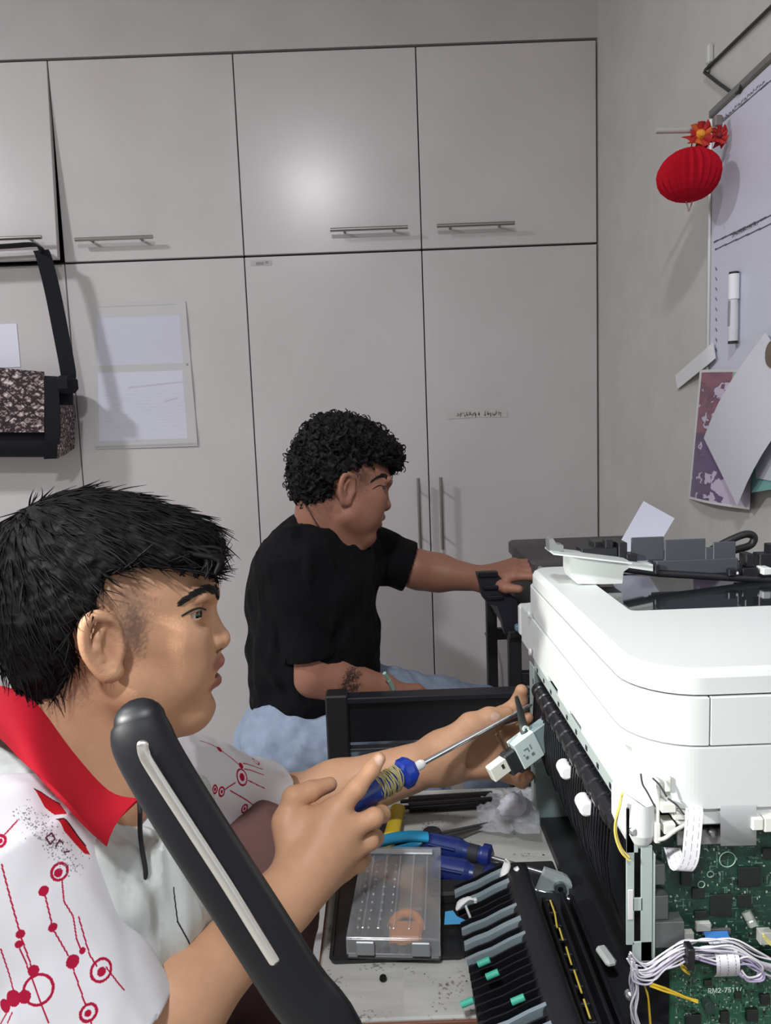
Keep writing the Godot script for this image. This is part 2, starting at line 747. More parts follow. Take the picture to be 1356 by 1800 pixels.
# ---------------------------------------------------------------- lamps
func ceiling_lamp(at: Vector3, r: float, energy: float, c: Color, label: String) -> void:
	# round flat panel lamp under the ceiling, shining downwards
	var t := thing("ceiling_lamp", label, "lamp", Vector3(at.x, 3.0, at.z), "round panel lamps on the ceiling")
	var st := S()
	var h := 3.0 - at.y
	lathe(st, [Vector2(0, 0), Vector2(r + 0.012, 0), Vector2(r + 0.012, -h), Vector2(r, -h), Vector2(r, -h + 0.004), Vector2(0, -h + 0.004)], Transform3D(Basis(), Vector3(at.x, 3.0, at.z)), 32)
	put(st, "housing", mat(rgb(225, 225, 222), 0.5), t)
	st = S()
	lathe(st, [Vector2(0, 0), Vector2(r, 0)], Transform3D(Basis(), at + Vector3(0, 0.003, 0)), 32)
	var m := StandardMaterial3D.new()
	m.albedo_color = Color(1, 1, 1)
	m.emission_enabled = true
	m.emission = c
	m.emission_energy_multiplier = 5.0
	put(st, "diffuser", m, t)
	var l := AreaLight3D.new()
	l.name = "lamp_light"
	l.light_color = c
	l.light_energy = energy
	l.area_size = Vector2(r, r) * 1.77
	l.area_normalize_energy = true
	l.area_range = 12.0
	l.area_attenuation = 2.0
	l.shadow_enabled = true
	t.add_child(l)
	l.transform = Transform3D(Basis(Vector3.RIGHT, -PI / 2), at - t.position - Vector3(0, 0.002, 0))

func work_lamp() -> void:
	# clip-on reflector lamp at the left, aimed at the back of the copier
	var head := Vector3(-1.0, 1.5, -0.2)
	var aim := Vector3(0.2, 1.02, -0.75)
	var t := thing("work_lamp", "reflector work lamp on a floor stand left of the table", "lamp", Vector3(head.x - 0.12, 0, head.z))
	var d := (aim - head).normalized()
	var bs := frame_of(d)
	var st := S()
	lathe(st, [Vector2(0.0, -0.11), Vector2(0.025, -0.11), Vector2(0.03, -0.06), Vector2(0.075, 0.0), Vector2(0.073, 0.0), Vector2(0.028, -0.058), Vector2(0.0, -0.06)], Transform3D(bs, head), 24)
	put(st, "reflector", mat(rgb(60, 62, 66), 0.4, 0.3), t)
	st = S()
	lathe(st, [Vector2(0, -0.03), Vector2(0.03, -0.03), Vector2(0.03, -0.026), Vector2(0, -0.026)], Transform3D(bs, head), 20)
	var m := StandardMaterial3D.new()
	m.emission_enabled = true
	m.emission = Color(1, 1, 1)
	m.emission_energy_multiplier = 8.0
	put(st, "diode_panel", m, t)
	st = S()
	tube(st, [Vector3(t.position.x, 0.02, head.z), Vector3(t.position.x, 1.42, head.z), head - d * 0.1], 0.011, 10)
	put(st, "pole", mat(rgb(40, 40, 42), 0.4, 0.5), t)
	st = S()
	lathe(st, [Vector2(0, 0.03), Vector2(0.1, 0.025), Vector2(0.14, 0.0), Vector2(0, 0)], Transform3D(Basis(), Vector3(t.position.x, 0, head.z)), 24)
	put(st, "base", mat(rgb(40, 40, 42), 0.5, 0.3), t)
	var l := SpotLight3D.new()
	l.name = "lamp_light"
	l.light_color = Color(1.0, 1.0, 0.98)
	l.light_energy = 7.0
	l.light_size = 0.03
	l.spot_range = 8.0
	l.spot_angle = 12.0
	l.spot_angle_attenuation = 0.8
	l.spot_attenuation = 2.0
	l.shadow_enabled = true
	t.add_child(l)
	l.look_at_from_position(Vector3.ZERO, d, Vector3.UP)
	l.position = head - t.position - d * 0.015

# ---------------------------------------------------------------- room
func build_room() -> void:
	var wall_tex := noise_tex(256, 0.02, [rgb(184, 181, 177), rgb(188, 185, 181), rgb(192, 189, 185)], 5)
	var bump := FastNoiseLite.new()
	bump.frequency = 0.06
	var bi := bump.get_seamless_image(256, 256)
	bi.bump_map_to_normal_map(2.0)
	var wall := tri_mat(wall_tex, 0.9, 0.75, 0.3, ImageTexture.create_from_image(bi), 0.15)
	var wall_b := tri_mat(noise_tex(256, 0.02, [rgb(178, 173, 172), rgb(182, 177, 176), rgb(186, 181, 180)], 6), 0.9, 0.6, 0.4)
	structure(box_at(Vector3(-1.42, -0.05, 0.05), Vector3(4.4, 0.1, 5.9)), "floor", tri_mat(noise_tex(256, 0.03, [rgb(196, 194, 189), rgb(206, 204, 199), rgb(212, 210, 206)], 9), 1.6, 0.25))
	structure(box_at(Vector3(-1.42, 3.05, 0.05), Vector3(4.4, 0.1, 5.9)), "ceiling", mat(rgb(205, 203, 198), 0.85))
	structure(box_at(Vector3(WALL_X + 0.06, 1.5, 0.05), Vector3(0.12, 3.0, 5.9)), "wall_right", wall)
	structure(box_at(Vector3(-3.56, 1.5, 0.05), Vector3(0.12, 3.0, 5.9)), "wall_left", wall)
	# the wall behind the camera has a glazed door at its right end: the chrome of the chair arm mirrors it
	var wf := S()
	box(wf, Vector3(-1.785, 1.5, 2.94), Vector3(3.43, 3.0, 0.12))
	box(wf, Vector3(0.66, 1.5, 2.94), Vector3(0.08, 3.0, 0.12))
	box(wf, Vector3(0.275, 2.56, 2.94), Vector3(0.69, 0.88, 0.12))
	structure(wf, "wall_front", wall)
	var gl := StandardMaterial3D.new()
	gl.albedo_color = Color(0.9, 0.94, 0.95, 0.08)
	gl.transparency = BaseMaterial3D.TRANSPARENCY_ALPHA
	gl.roughness = 0.02
	var sf := S()
	for e in [[-0.04, 1.06, 0.06, 2.12], [0.59, 1.06, 0.06, 2.12], [0.275, 0.05, 0.57, 0.1], [0.275, 2.09, 0.57, 0.06], [0.275, 1.0, 0.57, 0.06]]:
		box(sf, Vector3(e[0], e[1], 2.93), Vector3(e[2], e[3], 0.045), 0.003)
	var dr := structure(sf, "door_1", mat(rgb(206, 206, 202), 0.5))
	for e in [[0.535, 0.87], [1.545, 1.03]]:
		put(box_at(Vector3(0.275, e[0], 2.93), Vector3(0.57, e[1], 0.005)), "pane", gl, dr)
	structure(box_at(Vector3(-1.41, 1.5, -2.94), Vector3(4.18, 3.0, 0.06)), "wall_back", wall_b)
	structure(box_at(Vector3(-1.41, 2.70, -2.605), Vector3(4.18, 0.6, 0.61)), "wall_upper", wall_b)

# ---------------------------------------------------------------- wardrobe
func build_wardrobe() -> void:
	var z := WARD_Z
	var t := thing("built_in_wardrobe", "cream glossy built-in wardrobe filling the back wall, bar handles", "wardrobe", Vector3(-0.94, 0, z))
	var lam := StandardMaterial3D.new()
	lam.albedo_texture = noise_tex(256, 0.012, [rgb(190, 183, 182), rgb(194, 187, 186), rgb(198, 191, 190)], 14)
	lam.uv1_triplanar = true
	lam.uv1_world_triplanar = true
	lam.uv1_scale = Vector3.ONE * 0.7
	lam.roughness = 0.24
	lam.metallic_specular = 0.42
	var edge := mat(rgb(128, 118, 112), 0.6)
	var dark := mat(rgb(92, 84, 80), 0.8)
	var steel := mat(rgb(150, 147, 143), 0.32, 0.8)
	var xs := [-2.54, -2.005, -1.47, -0.937, -0.396, 0.139, 0.667]
	# carcass
	var st := S()
	box(st, Vector3(-0.95, 1.2, -2.885), Vector3(3.2, 2.38, 0.02))
	for x in xs:
		box(st, Vector3(minf(x, 0.655), 1.2, -2.6), Vector3(0.018, 2.37, 0.53))
	box(st, Vector3(-0.95, 1.82, -2.6), Vector3(3.2, 0.018, 0.53))
	box(st, Vector3(-0.95, 2.375, -2.6), Vector3(3.2, 0.018, 0.53))
	box(st, Vector3(-0.95, 0.05, -2.6), Vector3(3.2, 0.1, 0.53))
	put(st, "carcass", dark, t)
	var g := 0.0017
	for i in 6:
		var x0: float = xs[i] + g
		var x1: float = xs[i + 1] - g
		var cx := (x0 + x1) * 0.5
		var w := x1 - x0
		# lower door
		var lo := 0.1
		var hi := 1.8185 - g
		var d := put(box_at(Vector3(cx, (lo + hi) * 0.5, z - 0.009), Vector3(w, hi - lo, 0.018), 0.0012), "door", lam, t)
		var hx := x1 - 0.033 if i % 2 == 0 else x0 + 0.033
		if i == 2:
			hx = x1 - 0.036
		if i == 3:
			hx = x0 + 0.040
		bar_handle(Vector3(hx, 1.135, z), Vector3(hx, 0.91, z), d, steel)
		# upper flap
		lo = 1.8215 + g
		hi = 2.392
		if i == 2:
			# its lower edge stands off the frame: the bag hangs from its bar
			var a := deg_to_rad(4.2)
			var bs := Basis(Vector3.RIGHT, -a)
			var pivot := Vector3(cx, hi, z - 0.009)
			var hh := hi - lo
			var c := pivot + bs * Vector3(0, -hh * 0.5, 0)
			d = put(box_at(c, Vector3(w, hh, 0.018), 0.0012, bs), "door", lam, t, "upper flap standing slightly open")
			var hz := pivot + bs * Vector3(0, -hh + 0.055, 0.009)
			bar_handle(hz + Vector3(0.235, 0, 0), hz + Vector3(0.0, 0, 0), d, steel)
		else:
			d = put(box_at(Vector3(cx, (lo + hi) * 0.5, z - 0.009), Vector3(w, hi - lo, 0.018), 0.0012), "door", lam, t)
			var hm := [cx, cx, cx, -0.772, 0.0, 0.299][i] as float
			if i == 4:
				hm = -0.017
			bar_handle(Vector3(hm - 0.115, 1.879, z), Vector3(hm + 0.115, 1.879, z), d, steel)

func bar_handle(a: Vector3, b: Vector3, door: Node, m: Material) -> void:
	var st := S()
	var f := Vector3(0, 0, 0.032)
	tube(st, [a + f, b + f], 0.0055, 10)
	for k in [0.18, 0.82]:
		var p := a.lerp(b, k)
		tube(st, [p, p + f], 0.004, 8)
	put(st, "handle", m, door)

# ---------------------------------------------------------------- outlines stacked in height
func plan(x0: float, z0: float, x1: float, z1: float, r: Array, ins := 0.0, seg := 8) -> Array:
	# rounded rectangle in x/z with outward normals; corner radii x0z0, x1z0, x1z1, x0z1
	var pts: Array[Vector2] = []
	var nor: Array[Vector2] = []
	var cs := [Vector2(x0, z0), Vector2(x1, z0), Vector2(x1, z1), Vector2(x0, z1)]
	var dir := [Vector2(1, 1), Vector2(-1, 1), Vector2(-1, -1), Vector2(1, -1)]
	for i in 4:
		var ra: float = maxf(r[i], 0.0006)
		var ce: Vector2 = cs[i] + dir[i] * ra
		var rr := maxf(ra - ins, 0.0003)
		if ra - ins < 0.0003:
			ce += dir[i] * (ins + 0.0003 - ra)
		for k in seg + 1:
			var an := PI + i * PI / 2 + (PI / 2) * k / seg
			var d := Vector2(cos(an), sin(an))
			pts.append(ce + d * rr)
			nor.append(d)
	return [pts, nor]
func stack(st: SurfaceTool, rings: Array, close_low := true, close_high := true, facets := false) -> void:
	# rings: [plan, y]
	for i in rings.size() - 1:
		var A: Array = rings[i][0][0]
		var B: Array = rings[i + 1][0][0]
		var N: Array = rings[i][0][1]
		var ya: float = rings[i][1]
		var yb: float = rings[i + 1][1]
		var n := A.size()
		var p: Array[Vector3] = []
		var q: Array[Vector3] = []
		var nn: Array[Vector3] = []
		for k in n:
			p.append(Vector3(A[k].x, ya, A[k].y))
			q.append(Vector3(B[k].x, yb, B[k].y))
			var o: Vector2 = N[k]
			var eo := (B[k] as Vector2 - A[k] as Vector2).dot(o)
			var ey := yb - ya
			var v := Vector3(o.x * ey, -eo, o.y * ey)
			nn.append(v.normalized() if v.length() > 1e-9 else Vector3(o.x, 0, o.y))
		for k in n:
			var j := (k + 1) % n
			if facets:
				quad(st, p[k], p[j], q[j], q[k], (nn[k] + nn[j]).normalized())
				continue
			tri3(st, p[k], p[j], q[j], nn[k], nn[j], nn[j])
			tri3(st, p[k], q[j], q[k], nn[k], nn[j], nn[k])
	for e in [0, 1]:
		if (e == 0 and not close_low) or (e == 1 and not close_high):
			continue
		var rg: Array = rings[0] if e == 0 else rings[rings.size() - 1]
		var pl: Array = rg[0][0]
		var y: float = rg[1]
		for k in range(1, pl.size() - 1):
			tri(st, Vector3(pl[0].x, y, pl[0].y), Vector3(pl[k].x, y, pl[k].y), Vector3(pl[k + 1].x, y, pl[k + 1].y), Vector3.DOWN if e == 0 else Vector3.UP)
func uvquad(st: SurfaceTool, a: Vector3, b: Vector3, c: Vector3, d: Vector3, n: Vector3) -> void:
	tri3(st, a, b, c, n, n, n, Vector2(0, 0), Vector2(1, 0), Vector2(1, 1))
	tri3(st, a, c, d, n, n, n, Vector2(0, 0), Vector2(1, 1), Vector2(0, 1))

# ---------------------------------------------------------------- prints
func dot(im: Image, x: float, y: float, r: float, c: Color) -> void:
	for j in range(int(y - r), int(y + r) + 2):
		for i in range(int(x - r), int(x + r) + 2):
			if i >= 0 and j >= 0 and i < im.get_width() and j < im.get_height() and Vector2(i - x, j - y).length() <= r:
				im.set_pixel(i, j, c)
func line(im: Image, a: Vector2, b: Vector2, w: float, c: Color) -> void:
	var n := maxi(int((b - a).length() / maxf(w * 0.6, 0.5)), 1)
	for k in n + 1:
		var p := a.lerp(b, float(k) / n)
		dot(im, p.x, p.y, w, c)
func ringmark(im: Image, p: Vector2, r: float, w: float, c: Color, from := 0.0, to := TAU) -> void:
	var n := 40
	var last := p + Vector2(cos(from), sin(from)) * r
	for k in range(1, n + 1):
		var an := from + (to - from) * k / n
		var q := p + Vector2(cos(an), sin(an)) * r
		line(im, last, q, w, c)
		last = q
func tex_mat(im: Image, rough := 0.6, spec := 0.5) -> StandardMaterial3D:
	var m := StandardMaterial3D.new()
	m.albedo_texture = ImageTexture.create_from_image(im)
	m.roughness = rough
	m.metallic_specular = spec
	return m
func board_print(w: int, h: int, base: Color, trace: Color, ink: Color, sd: int, n: int) -> Image:
	var im := Image.create(w, h, false, Image.FORMAT_RGB8)
	im.fill(base)
	var r := RandomNumberGenerator.new()
	r.seed = sd
	for i in n * 2:      # copper runs under the mask
		var p := Vector2(r.randi() % w, r.randi() % h)
		for s in 4:
			var d: Vector2 = [Vector2(1, 0), Vector2(0, 1), Vector2(1, 1), Vector2(-1, 1)][r.randi() % 4]
			var q := p + d * r.randf_range(4, 26)
			line(im, p, q, 0.6, base.lerp(trace, r.randf_range(0.2, 0.7)))
			p = q
	for i in n:          # solder pads in rows
		var x := r.randi() % w
		var y := r.randi() % h
		var m := 2 + r.randi() % 9
		var vert := r.randf() < 0.5
		for k in m:
			var c := ink.lerp(trace, r.randf_range(0.0, 0.7))
			if vert:
				im.fill_rect(Rect2i(x, y + k * 4, 4, 2), c)
			else:
				im.fill_rect(Rect2i(x + k * 4, y, 2, 4), c)
	for i in n / 2:      # silk-screen marks
		var x := r.randi() % w
		var y := r.randi() % h
		var c := ink.lerp(base, r.randf_range(0.1, 0.5))
		if r.randf() < 0.5:
			line(im, Vector2(x, y), Vector2(x + r.randi_range(6, 22), y), 0.5, c)
		else:
			for k in r.randi_range(3, 7):
				line(im, Vector2(x + k * 5, y), Vector2(x + k * 5 + r.randi_range(-1, 3), y + r.randi_range(3, 6)), 0.5, c)
	return im
func ribbon_print(w: int, h: int, cols: int) -> Image:
	var im := Image.create(w, h, false, Image.FORMAT_RGB8)
	im.fill(rgb(226, 224, 230))
	var r := RandomNumberGenerator.new()
	r.seed = 77
	for c in cols:
		var x := int((c + 0.5) / cols * w)
		var y := 4
		while y < h - 8:
			var l := r.randi_range(7, 13)
			im.fill_rect(Rect2i(x - 1, y, 2, l), rgb(120, 120, 132))
			y += l + r.randi_range(4, 7)
	return im

# ---------------------------------------------------------------- the opened copier
func build_copier() -> void:
	var t := thing("copier", "white multifunction copier opened up on the table, green circuit boards exposed", "copier", Vector3(0.42, TABLE_Y, -0.83))
	var white := mat(rgb(208, 211, 209), 0.42, 0.0, 0.4)
	var dark := mat(rgb(34, 35, 38), 0.5)
	var black := mat(rgb(21, 22, 26), 0.42)
	var gap := mat(rgb(52, 54, 54), 0.8)
	var zinc := mat(rgb(186, 200, 196), 0.42, 0.35)
	var rx := 0.648
	var rad := [0.03, 0.02, 0.05, 0.058]
	# scanner lid with its glass opening
	var st := S()
	var o := plan(0.266, -1.035, 0.60, -0.795, [0.006, 0.006, 0.006, 0.008])
	stack(st, [[plan(0.206, -1.062, rx, -0.597, rad), 1.0655], [plan(0.206, -1.062, rx, -0.597, rad), 1.080], [plan(0.206, -1.062, rx, -0.597, rad, 0.0022), 1.0845], [plan(0.206, -1.062, rx, -0.597, rad, 0.0065), 1.087], [o, 1.087], [o, 1.081]], true, false)
	var lid := put(st, "scanner_lid", white, t)
	var gm := mat(rgb(30, 33, 37), 0.06, 0.0, 0.6)
	put(box_at(Vector3(0.433, 1.0805, -0.915), Vector3(0.336, 0.002, 0.242)), "scan_glass", gm, lid, "dark document glass")
	st = S()
	box(st, Vector3(0.43, 1.0825, -1.02), Vector3(0.33, 0.001, 0.02))
	put(st, "scale_strip", mat(rgb(150, 154, 158), 0.5), lid)
	# dark core that shows in the joints
	st = S()
	var rc := [0.026, 0.018, 0.046, 0.054]
	stack(st, [[plan(0.2085, -1.06, rx - 0.004, -0.6, rc), 0.97], [plan(0.2085, -1.06, rx - 0.004, -0.6, rc), 1.075]])
	put(st, "core", gap, t)
	# middle housing; the front is cut by a vertical joint
	st = S()
	for e in [[0.2042, 0.2655, [0.03, 0.0005, 0.0005, 0.058]], [0.2667, rx, [0.0005, 0.02, 0.05, 0.0005]]]:
		var q: Array = e[2]
		stack(st, [[plan(e[0], -1.07, e[1], -0.5955, q, 0.0006), 1.0212], [plan(e[0], -1.07, e[1], -0.5955, q), 1.022], [plan(e[0], -1.07, e[1], -0.5955, q), 1.0628], [plan(e[0], -1.07, e[1], -0.5955, q, 0.0008), 1.0637]])
		put(st, "housing_band", white, t)
		st = S()
	# lower housing, wider at the far end, with pockets cut into its back
	st = S()
	var rl := [0.02, 0.02, 0.05, 0.058]
	stack(st, [[plan(0.201, -1.118, rx, -0.594, rl, 0.0, 28), 0.966], [plan(0.201, -1.118, rx, -0.594, rl, 0.0, 28), 1.0197]], true, true, true)
	var cg := CSGCombiner3D.new()
	cg.name = "scanner_housing"
	var cm := CSGMesh3D.new()
	cm.mesh = st.commit()
	cm.material = white
	cg.add_child(cm)
	for e in [[958, 1180, 985, 1222], [994, 1238, 1028, 1293], [1085, 1330, 1103, 1348], [938, 1062, 966, 1112]]:
		var a := PX(e[0], e[1], 0.2)
		var b := PX(e[2], e[3], 0.2)
		var cb := CSGBox3D.new()
		cb.operation = CSGShape3D.OPERATION_SUBTRACTION
		var y0 := minf(a.y, b.y)
		var y1 := maxf(a.y, b.y)
		if y0 < 0.975:
			y0 = 0.955
		if y1 - y0 < 0.012:
			y1 = y0 + 0.014
		cb.size = Vector3(0.02, y1 - y0, absf(a.z - b.z) * 0.6)
		cb.position = Vector3(0.202, (y0 + y1) * 0.5, (a.z + b.z) * 0.5)
		cb.material = white
		cg.add_child(cb)
	t.add_child(cg)
	cg.position = -t.position
	# stepped lip under the front
	st = S()
	box(st, Vector3(0.44, 0.958, -0.612), Vector3(0.40, 0.018, 0.03), 0.002)
	put(st, "housing_lip", white, t)
	# far wing of the back cover and two clips on it
	put(box_at(Vector3(0.222, 0.99, -1.128), Vector3(0.04, 0.05, 0.02), 0.004), "cover_wing", white, t)
	for e in [[931, 1080], [934, 1146]]:
		st = S()
		tube(st, [PX(e[0], e[1], 0.199), PX(e[0], e[1], 0.199) - Vector3(0.003, 0, 0)], 0.005, 12)
		put(st, "cover_clip", white, t)
	# steel rail under the back cover
	st = S()
	box(st, Vector3(0.2025, 0.9585, -0.815), Vector3(0.003, 0.014, 0.385), 0.0005)
	var rail := put(st, "rail", zinc, t)
	for i in 9:
		put(box_at(Vector3(0.2008, 0.957, -0.985 + i * 0.041), Vector3(0.0008, 0.005, 0.006)), "slot", black, rail)
	copier_guide(t, black, dark, zinc)
	copier_boards(t, white, black, zinc)
	copier_door(t, black, dark, zinc)

func copier_guide(t: Node, black: Material, dark: Material, zinc: Material) -> void:
	# chassis and the paper guide behind the missing back cover
	var st := S()
	box(st, Vector3(0.475, 0.845, -0.80), Vector3(0.35, 0.235, 0.37))
	box(st, Vector3(0.43, 0.728, -0.81), Vector3(0.45, 0.012, 0.38))
	put(st, "chassis", dark, t)
	st = S()
	var prof := PackedVector2Array([Vector2(0.209, 0.955), Vector2(0.32, 0.955), Vector2(0.32, 0.835), Vector2(0.245, 0.815), Vector2(0.222, 0.835), Vector2(0.21, 0.87), Vector2(0.207, 0.91)])
	extrude(st, prof, Transform3D(Basis(), Vector3(0, 0, -0.995)), 0.365)
	var guide := put(st, "paper_guide", black, t)
	# the ribs
	var variants: Array = []
	for v in 3:
		st = S()
		var dy: float = [0.0, 0.006, -0.005][v]
		var pr := PackedVector2Array([Vector2(0.002, 0.052), Vector2(-0.006, 0.048), Vector2(-0.0125, 0.03), Vector2(-0.0145, 0.0), Vector2(-0.011, -0.035 + dy), Vector2(-0.001, -0.066 + dy), Vector2(0.012, -0.076 + dy), Vector2(0.014, 0.0)])
		extrude(st, pr, Transform3D(Basis(), Vector3(0, 0, -0.0013)), 0.0026)
		variants.append(st.commit())
	for i in 40:
		var o := put_mesh(variants[[0, 1, 0, 2, 1][i % 5]], "rib", black, guide)
		o.position += Vector3(0.209, 0.888, -0.99 + i * 0.0089)
	# feed roller with its collars
	st = S()
	var prf: Array = [Vector2(0, 0)]
	for i in 24:
		prf.append(Vector2(0.0115 if i % 2 == 0 else 0.0098, i * 0.0147))
		prf.append(Vector2(0.0115 if i % 2 == 0 else 0.0098, i * 0.0147 + 0.0135))
	prf.append(Vector2(0, 0.352))
	lathe(st, prf, Transform3D(Basis(Vector3.RIGHT, PI / 2), Vector3(0.2045, 0.927, -0.99)), 14)
	put(st, "feed_roller", mat(rgb(26, 27, 31), 0.3), t)
	for e in [[988, 1352], [1022, 1414]]:
		st = S()
		var c := PX(e[0], e[1], 0.189)
		lathe(st, [Vector2(0, -0.011), Vector2(0.006, -0.011), Vector2(0.0085, -0.009), Vector2(0.0085, 0.009), Vector2(0.006, 0.011), Vector2(0, 0.011)], Transform3D(Basis(Vector3.RIGHT, PI / 2), c + Vector3(0.004, 0, 0)), 14)
		put(st, "pinch_roller", mat(rgb(230, 230, 232), 0.35), t, "small white roller")
	# far side plate and its flange
	st = S()
	box(st, Vector3(0.265, 0.838, -1.004), Vector3(0.13, 0.235, 0.0025), 0.0005)
	put(st, "side_plate", mat(rgb(150, 168, 164), 0.4, 0.3), t, "grey-green zinc side plate")
	st = S()
	box(st, Vector3(0.2, 0.838, -1.018), Vector3(0.002, 0.235, 0.03), 0.0005)
	var fl := put(st, "flange", zinc, t)
	for e in [[948, 1215, 0.004], [952, 1240, 0.005], [957, 1380, 0.005], [948, 1330, 0.004], [962, 1420, 0.006]]:
		var c := PX(e[0], e[1], 0.199)
		put(box_at(Vector3(0.1988, c.y, clampf(c.z, -1.03, -1.006)), Vector3(0.0006, e[2] * 1.8, e[2])), "slot", black, fl)
	# hinge bracket of the folded door
	st = S()
	var p0 := P(950, 1545, 0.84)
	var p1 := P(983, 1556, 0.84)
	var d := Vector2(p1.x - p0.x, p1.y - p0.y)
	var nrm := Vector2(-d.y, d.x).normalized() * 0.0155
	var poly := PackedVector2Array()
	for k in 9:
		var an := PI * k / 8
		poly.append(Vector2(p1.x, p1.y) + d.normalized() * 0.0155 * sin(an) + nrm * -cos(an))
	poly.append(Vector2(p0.x, p0.y) + nrm)
	poly.append(Vector2(p0.x, p0.y) - nrm)
	extrude(st, poly, Transform3D(Basis(), Vector3(0, 0, -0.843)), 0.006)
	var br := put(st, "hinge_bracket", mat(rgb(190, 202, 200), 0.35, 0.3), t)
	st = S()
	tube(st, [p1, p1 + Vector3(0, 0, 0.008)], 0.0075, 14)
	put(st, "bolt", mat(rgb(120, 130, 132), 0.3, 0.7), br)
	st = S()
	tube(st, [p1 + Vector3(0, 0, 0.008), p1 + Vector3(0, 0, 0.0086)], 0.0035, 6)
	put(st, "bolt_socket", black, br)

func copier_boards(t: Node, white: Material, black: Material, zinc: Material) -> void:
	var st := S()
	# near side plate with its cut-outs
	var strips := [[1101, 1420, 1115, 1660], [1127, 1486, 1146, 1688], [1101, 1420, 1122, 1498], [1112, 1578, 1130, 1600], [1112, 1655, 1146, 1690]]
	for e in strips:
		var a := P(e[0], e[1], 0.6)
		var b := P(e[2], e[3], 0.6)
		box(st, Vector3((a.x + b.x) * 0.5, (a.y + b.y) * 0.5, -0.6), Vector3(b.x - a.x, a.y - b.y, 0.0016), 0.0004)
	var np := put(st, "slotted_plate", zinc, t, "pale green zinc plate with slots")
	st = S()
	box(st, P(1146, 1587, 0.606), Vector3(0.0016, 0.1, 0.014), 0.0004)
	put(st, "fold", zinc, np)
	for e in [[1116, 1462], [1109, 1752]]:
		st = S()
		var c := P(e[0], e[1], 0.597)
		lathe(st, [Vector2(0, 0.0022), Vector2(0.003, 0.0018), Vector2(0.0045, 0), Vector2(0.0045, -0.004)], Transform3D(Basis(Vector3.RIGHT, PI / 2), c), 12)
		put(st, "screw", mat(rgb(200, 205, 205), 0.25, 0.9), np)
	st = S()
	box(st, P(1109, 1590, 0.598), Vector3(0.0045, 0.028, 0.001), 0.0003)
	put(st, "sticker", mat(rgb(215, 210, 212), 0.6), np)
	# white lobe where the back cover ends
	st = S()
	var ra := [0.004, 0.004, 0.014, 0.016]
	stack(st, [[plan(0.1955, -0.64, 0.2245, -0.5935, ra, 0.0135), 0.9255], [plan(0.1955, -0.64, 0.2245, -0.5935, ra, 0.008), 0.9275], [plan(0.1955, -0.64, 0.2245, -0.5935, ra, 0.003), 0.9335], [plan(0.1955, -0.64, 0.2245, -0.5935, ra), 0.942], [plan(0.1955, -0.64, 0.2245, -0.5935, ra), 0.97]])
	put(st, "cover_lobe", white, t)
	# white latches and hooks
	var wl := mat(rgb(226, 226, 218), 0.45)
	for e in [[1154, 1372, 1160, 1478, 0.012], [1160, 1408, 1186, 1424, 0.02], [1166, 1446, 1187, 1464, 0.016], [1170, 1366, 1180, 1392, 0.012], [1150, 1445, 1160, 1480, 0.016], [1184, 1425, 1206, 1440, 0.014]]:
		var a := P(e[0], e[1], 0.597)
		var b := P(e[2], e[3], 0.597)
		put(box_at(Vector3((a.x + b.x) * 0.5, (a.y + b.y) * 0.5, -0.602), Vector3(b.x - a.x, a.y - b.y, e[4]), 0.001), "latch", wl, t)
	st = S()
	tube(st, curve([P(1158, 1476, 0.59), P(1170, 1473, 0.588), P(1187, 1460, 0.588), P(1205, 1450, 0.59)]), 0.0018, 8)
	put(st, "wire_hook", mat(rgb(190, 188, 180), 0.5), t)
	for e in [[[1127, 1360], [1130, 1378], [1138, 1392], [1152, 1418]], [[1148, 1368], [1160, 1380], [1172, 1400]], [[1175, 1404], [1190, 1415], [1203, 1432]]]:
		st = S()
		var pts: Array = []
		for q in e:
			pts.append(P(q[0], q[1], 0.592))
		tube(st, curve(pts), 0.0009, 6)
		put(st, "spring_wire", mat(rgb(88, 90, 90), 0.4, 0.4), t)
	# grey bracket with screw above the board
	st = S()
	box(st, P(1250, 1412, 0.613), Vector3(0.062, 0.030, 0.003), 0.0005)
	box(st, P(1240, 1470, 0.612), Vector3(0.05, 0.014, 0.003), 0.0005)
	var gb := put(st, "cable_bracket", mat(rgb(150, 152, 148), 0.45, 0.3), t)
	st = S()
	var sc := P(1254, 1464, 0.606)
	lathe(st, [Vector2(0, 0.003), Vector2(0.003, 0.0025), Vector2(0.0042, 0), Vector2(0.0042, -0.004)], Transform3D(Basis(Vector3.RIGHT, PI / 2), sc), 12)
	put(st, "screw", mat(rgb(150, 150, 150), 0.25, 0.9), gb)
	# broad silver flat cable bulging over the bracket
	st = S()
	var rows: Array = []
	for e in [[1392, 0.605], [1404, 0.597], [1425, 0.592], [1450, 0.592], [1470, 0.596], [1486, 0.604]]:
		var row: Array = []
		for x in [1267, 1280, 1296, 1312, 1330]:
			row.append(P(x, e[0] - (x - 1297) * 0.02, e[1]))
		rows.append(row)
	sheet(st, rows, 0.0006)
	put(st, "flat_cable", mat(rgb(188, 190, 192), 0.35, 0.35), t, "broad silver flat cable")
	for e in [[1321, 1436, 1340, 1457], [1342, 1434, 1362, 1460]]:
		var a := P(e[0], e[1], 0.592)
		var b := P(e[2], e[3], 0.592)
		put(box_at(Vector3((a.x + b.x) * 0.5, (a.y + b.y) * 0.5, -0.595), Vector3(b.x - a.x, a.y - b.y, 0.012), 0.001), "cable_clamp", wl, t)
	# main board
	var a0 := P(1140, 1468, 0.615)
	var zz := -0.615
	st = S()
	box(st, Vector3(0.365, 0.879, zz - 0.0012), Vector3(0.28, 0.13, 0.0016))
	var mb := put(st, "main_board", mat(rgb(16, 58, 44), 0.45), t, "dark green circuit board")
	st = S()
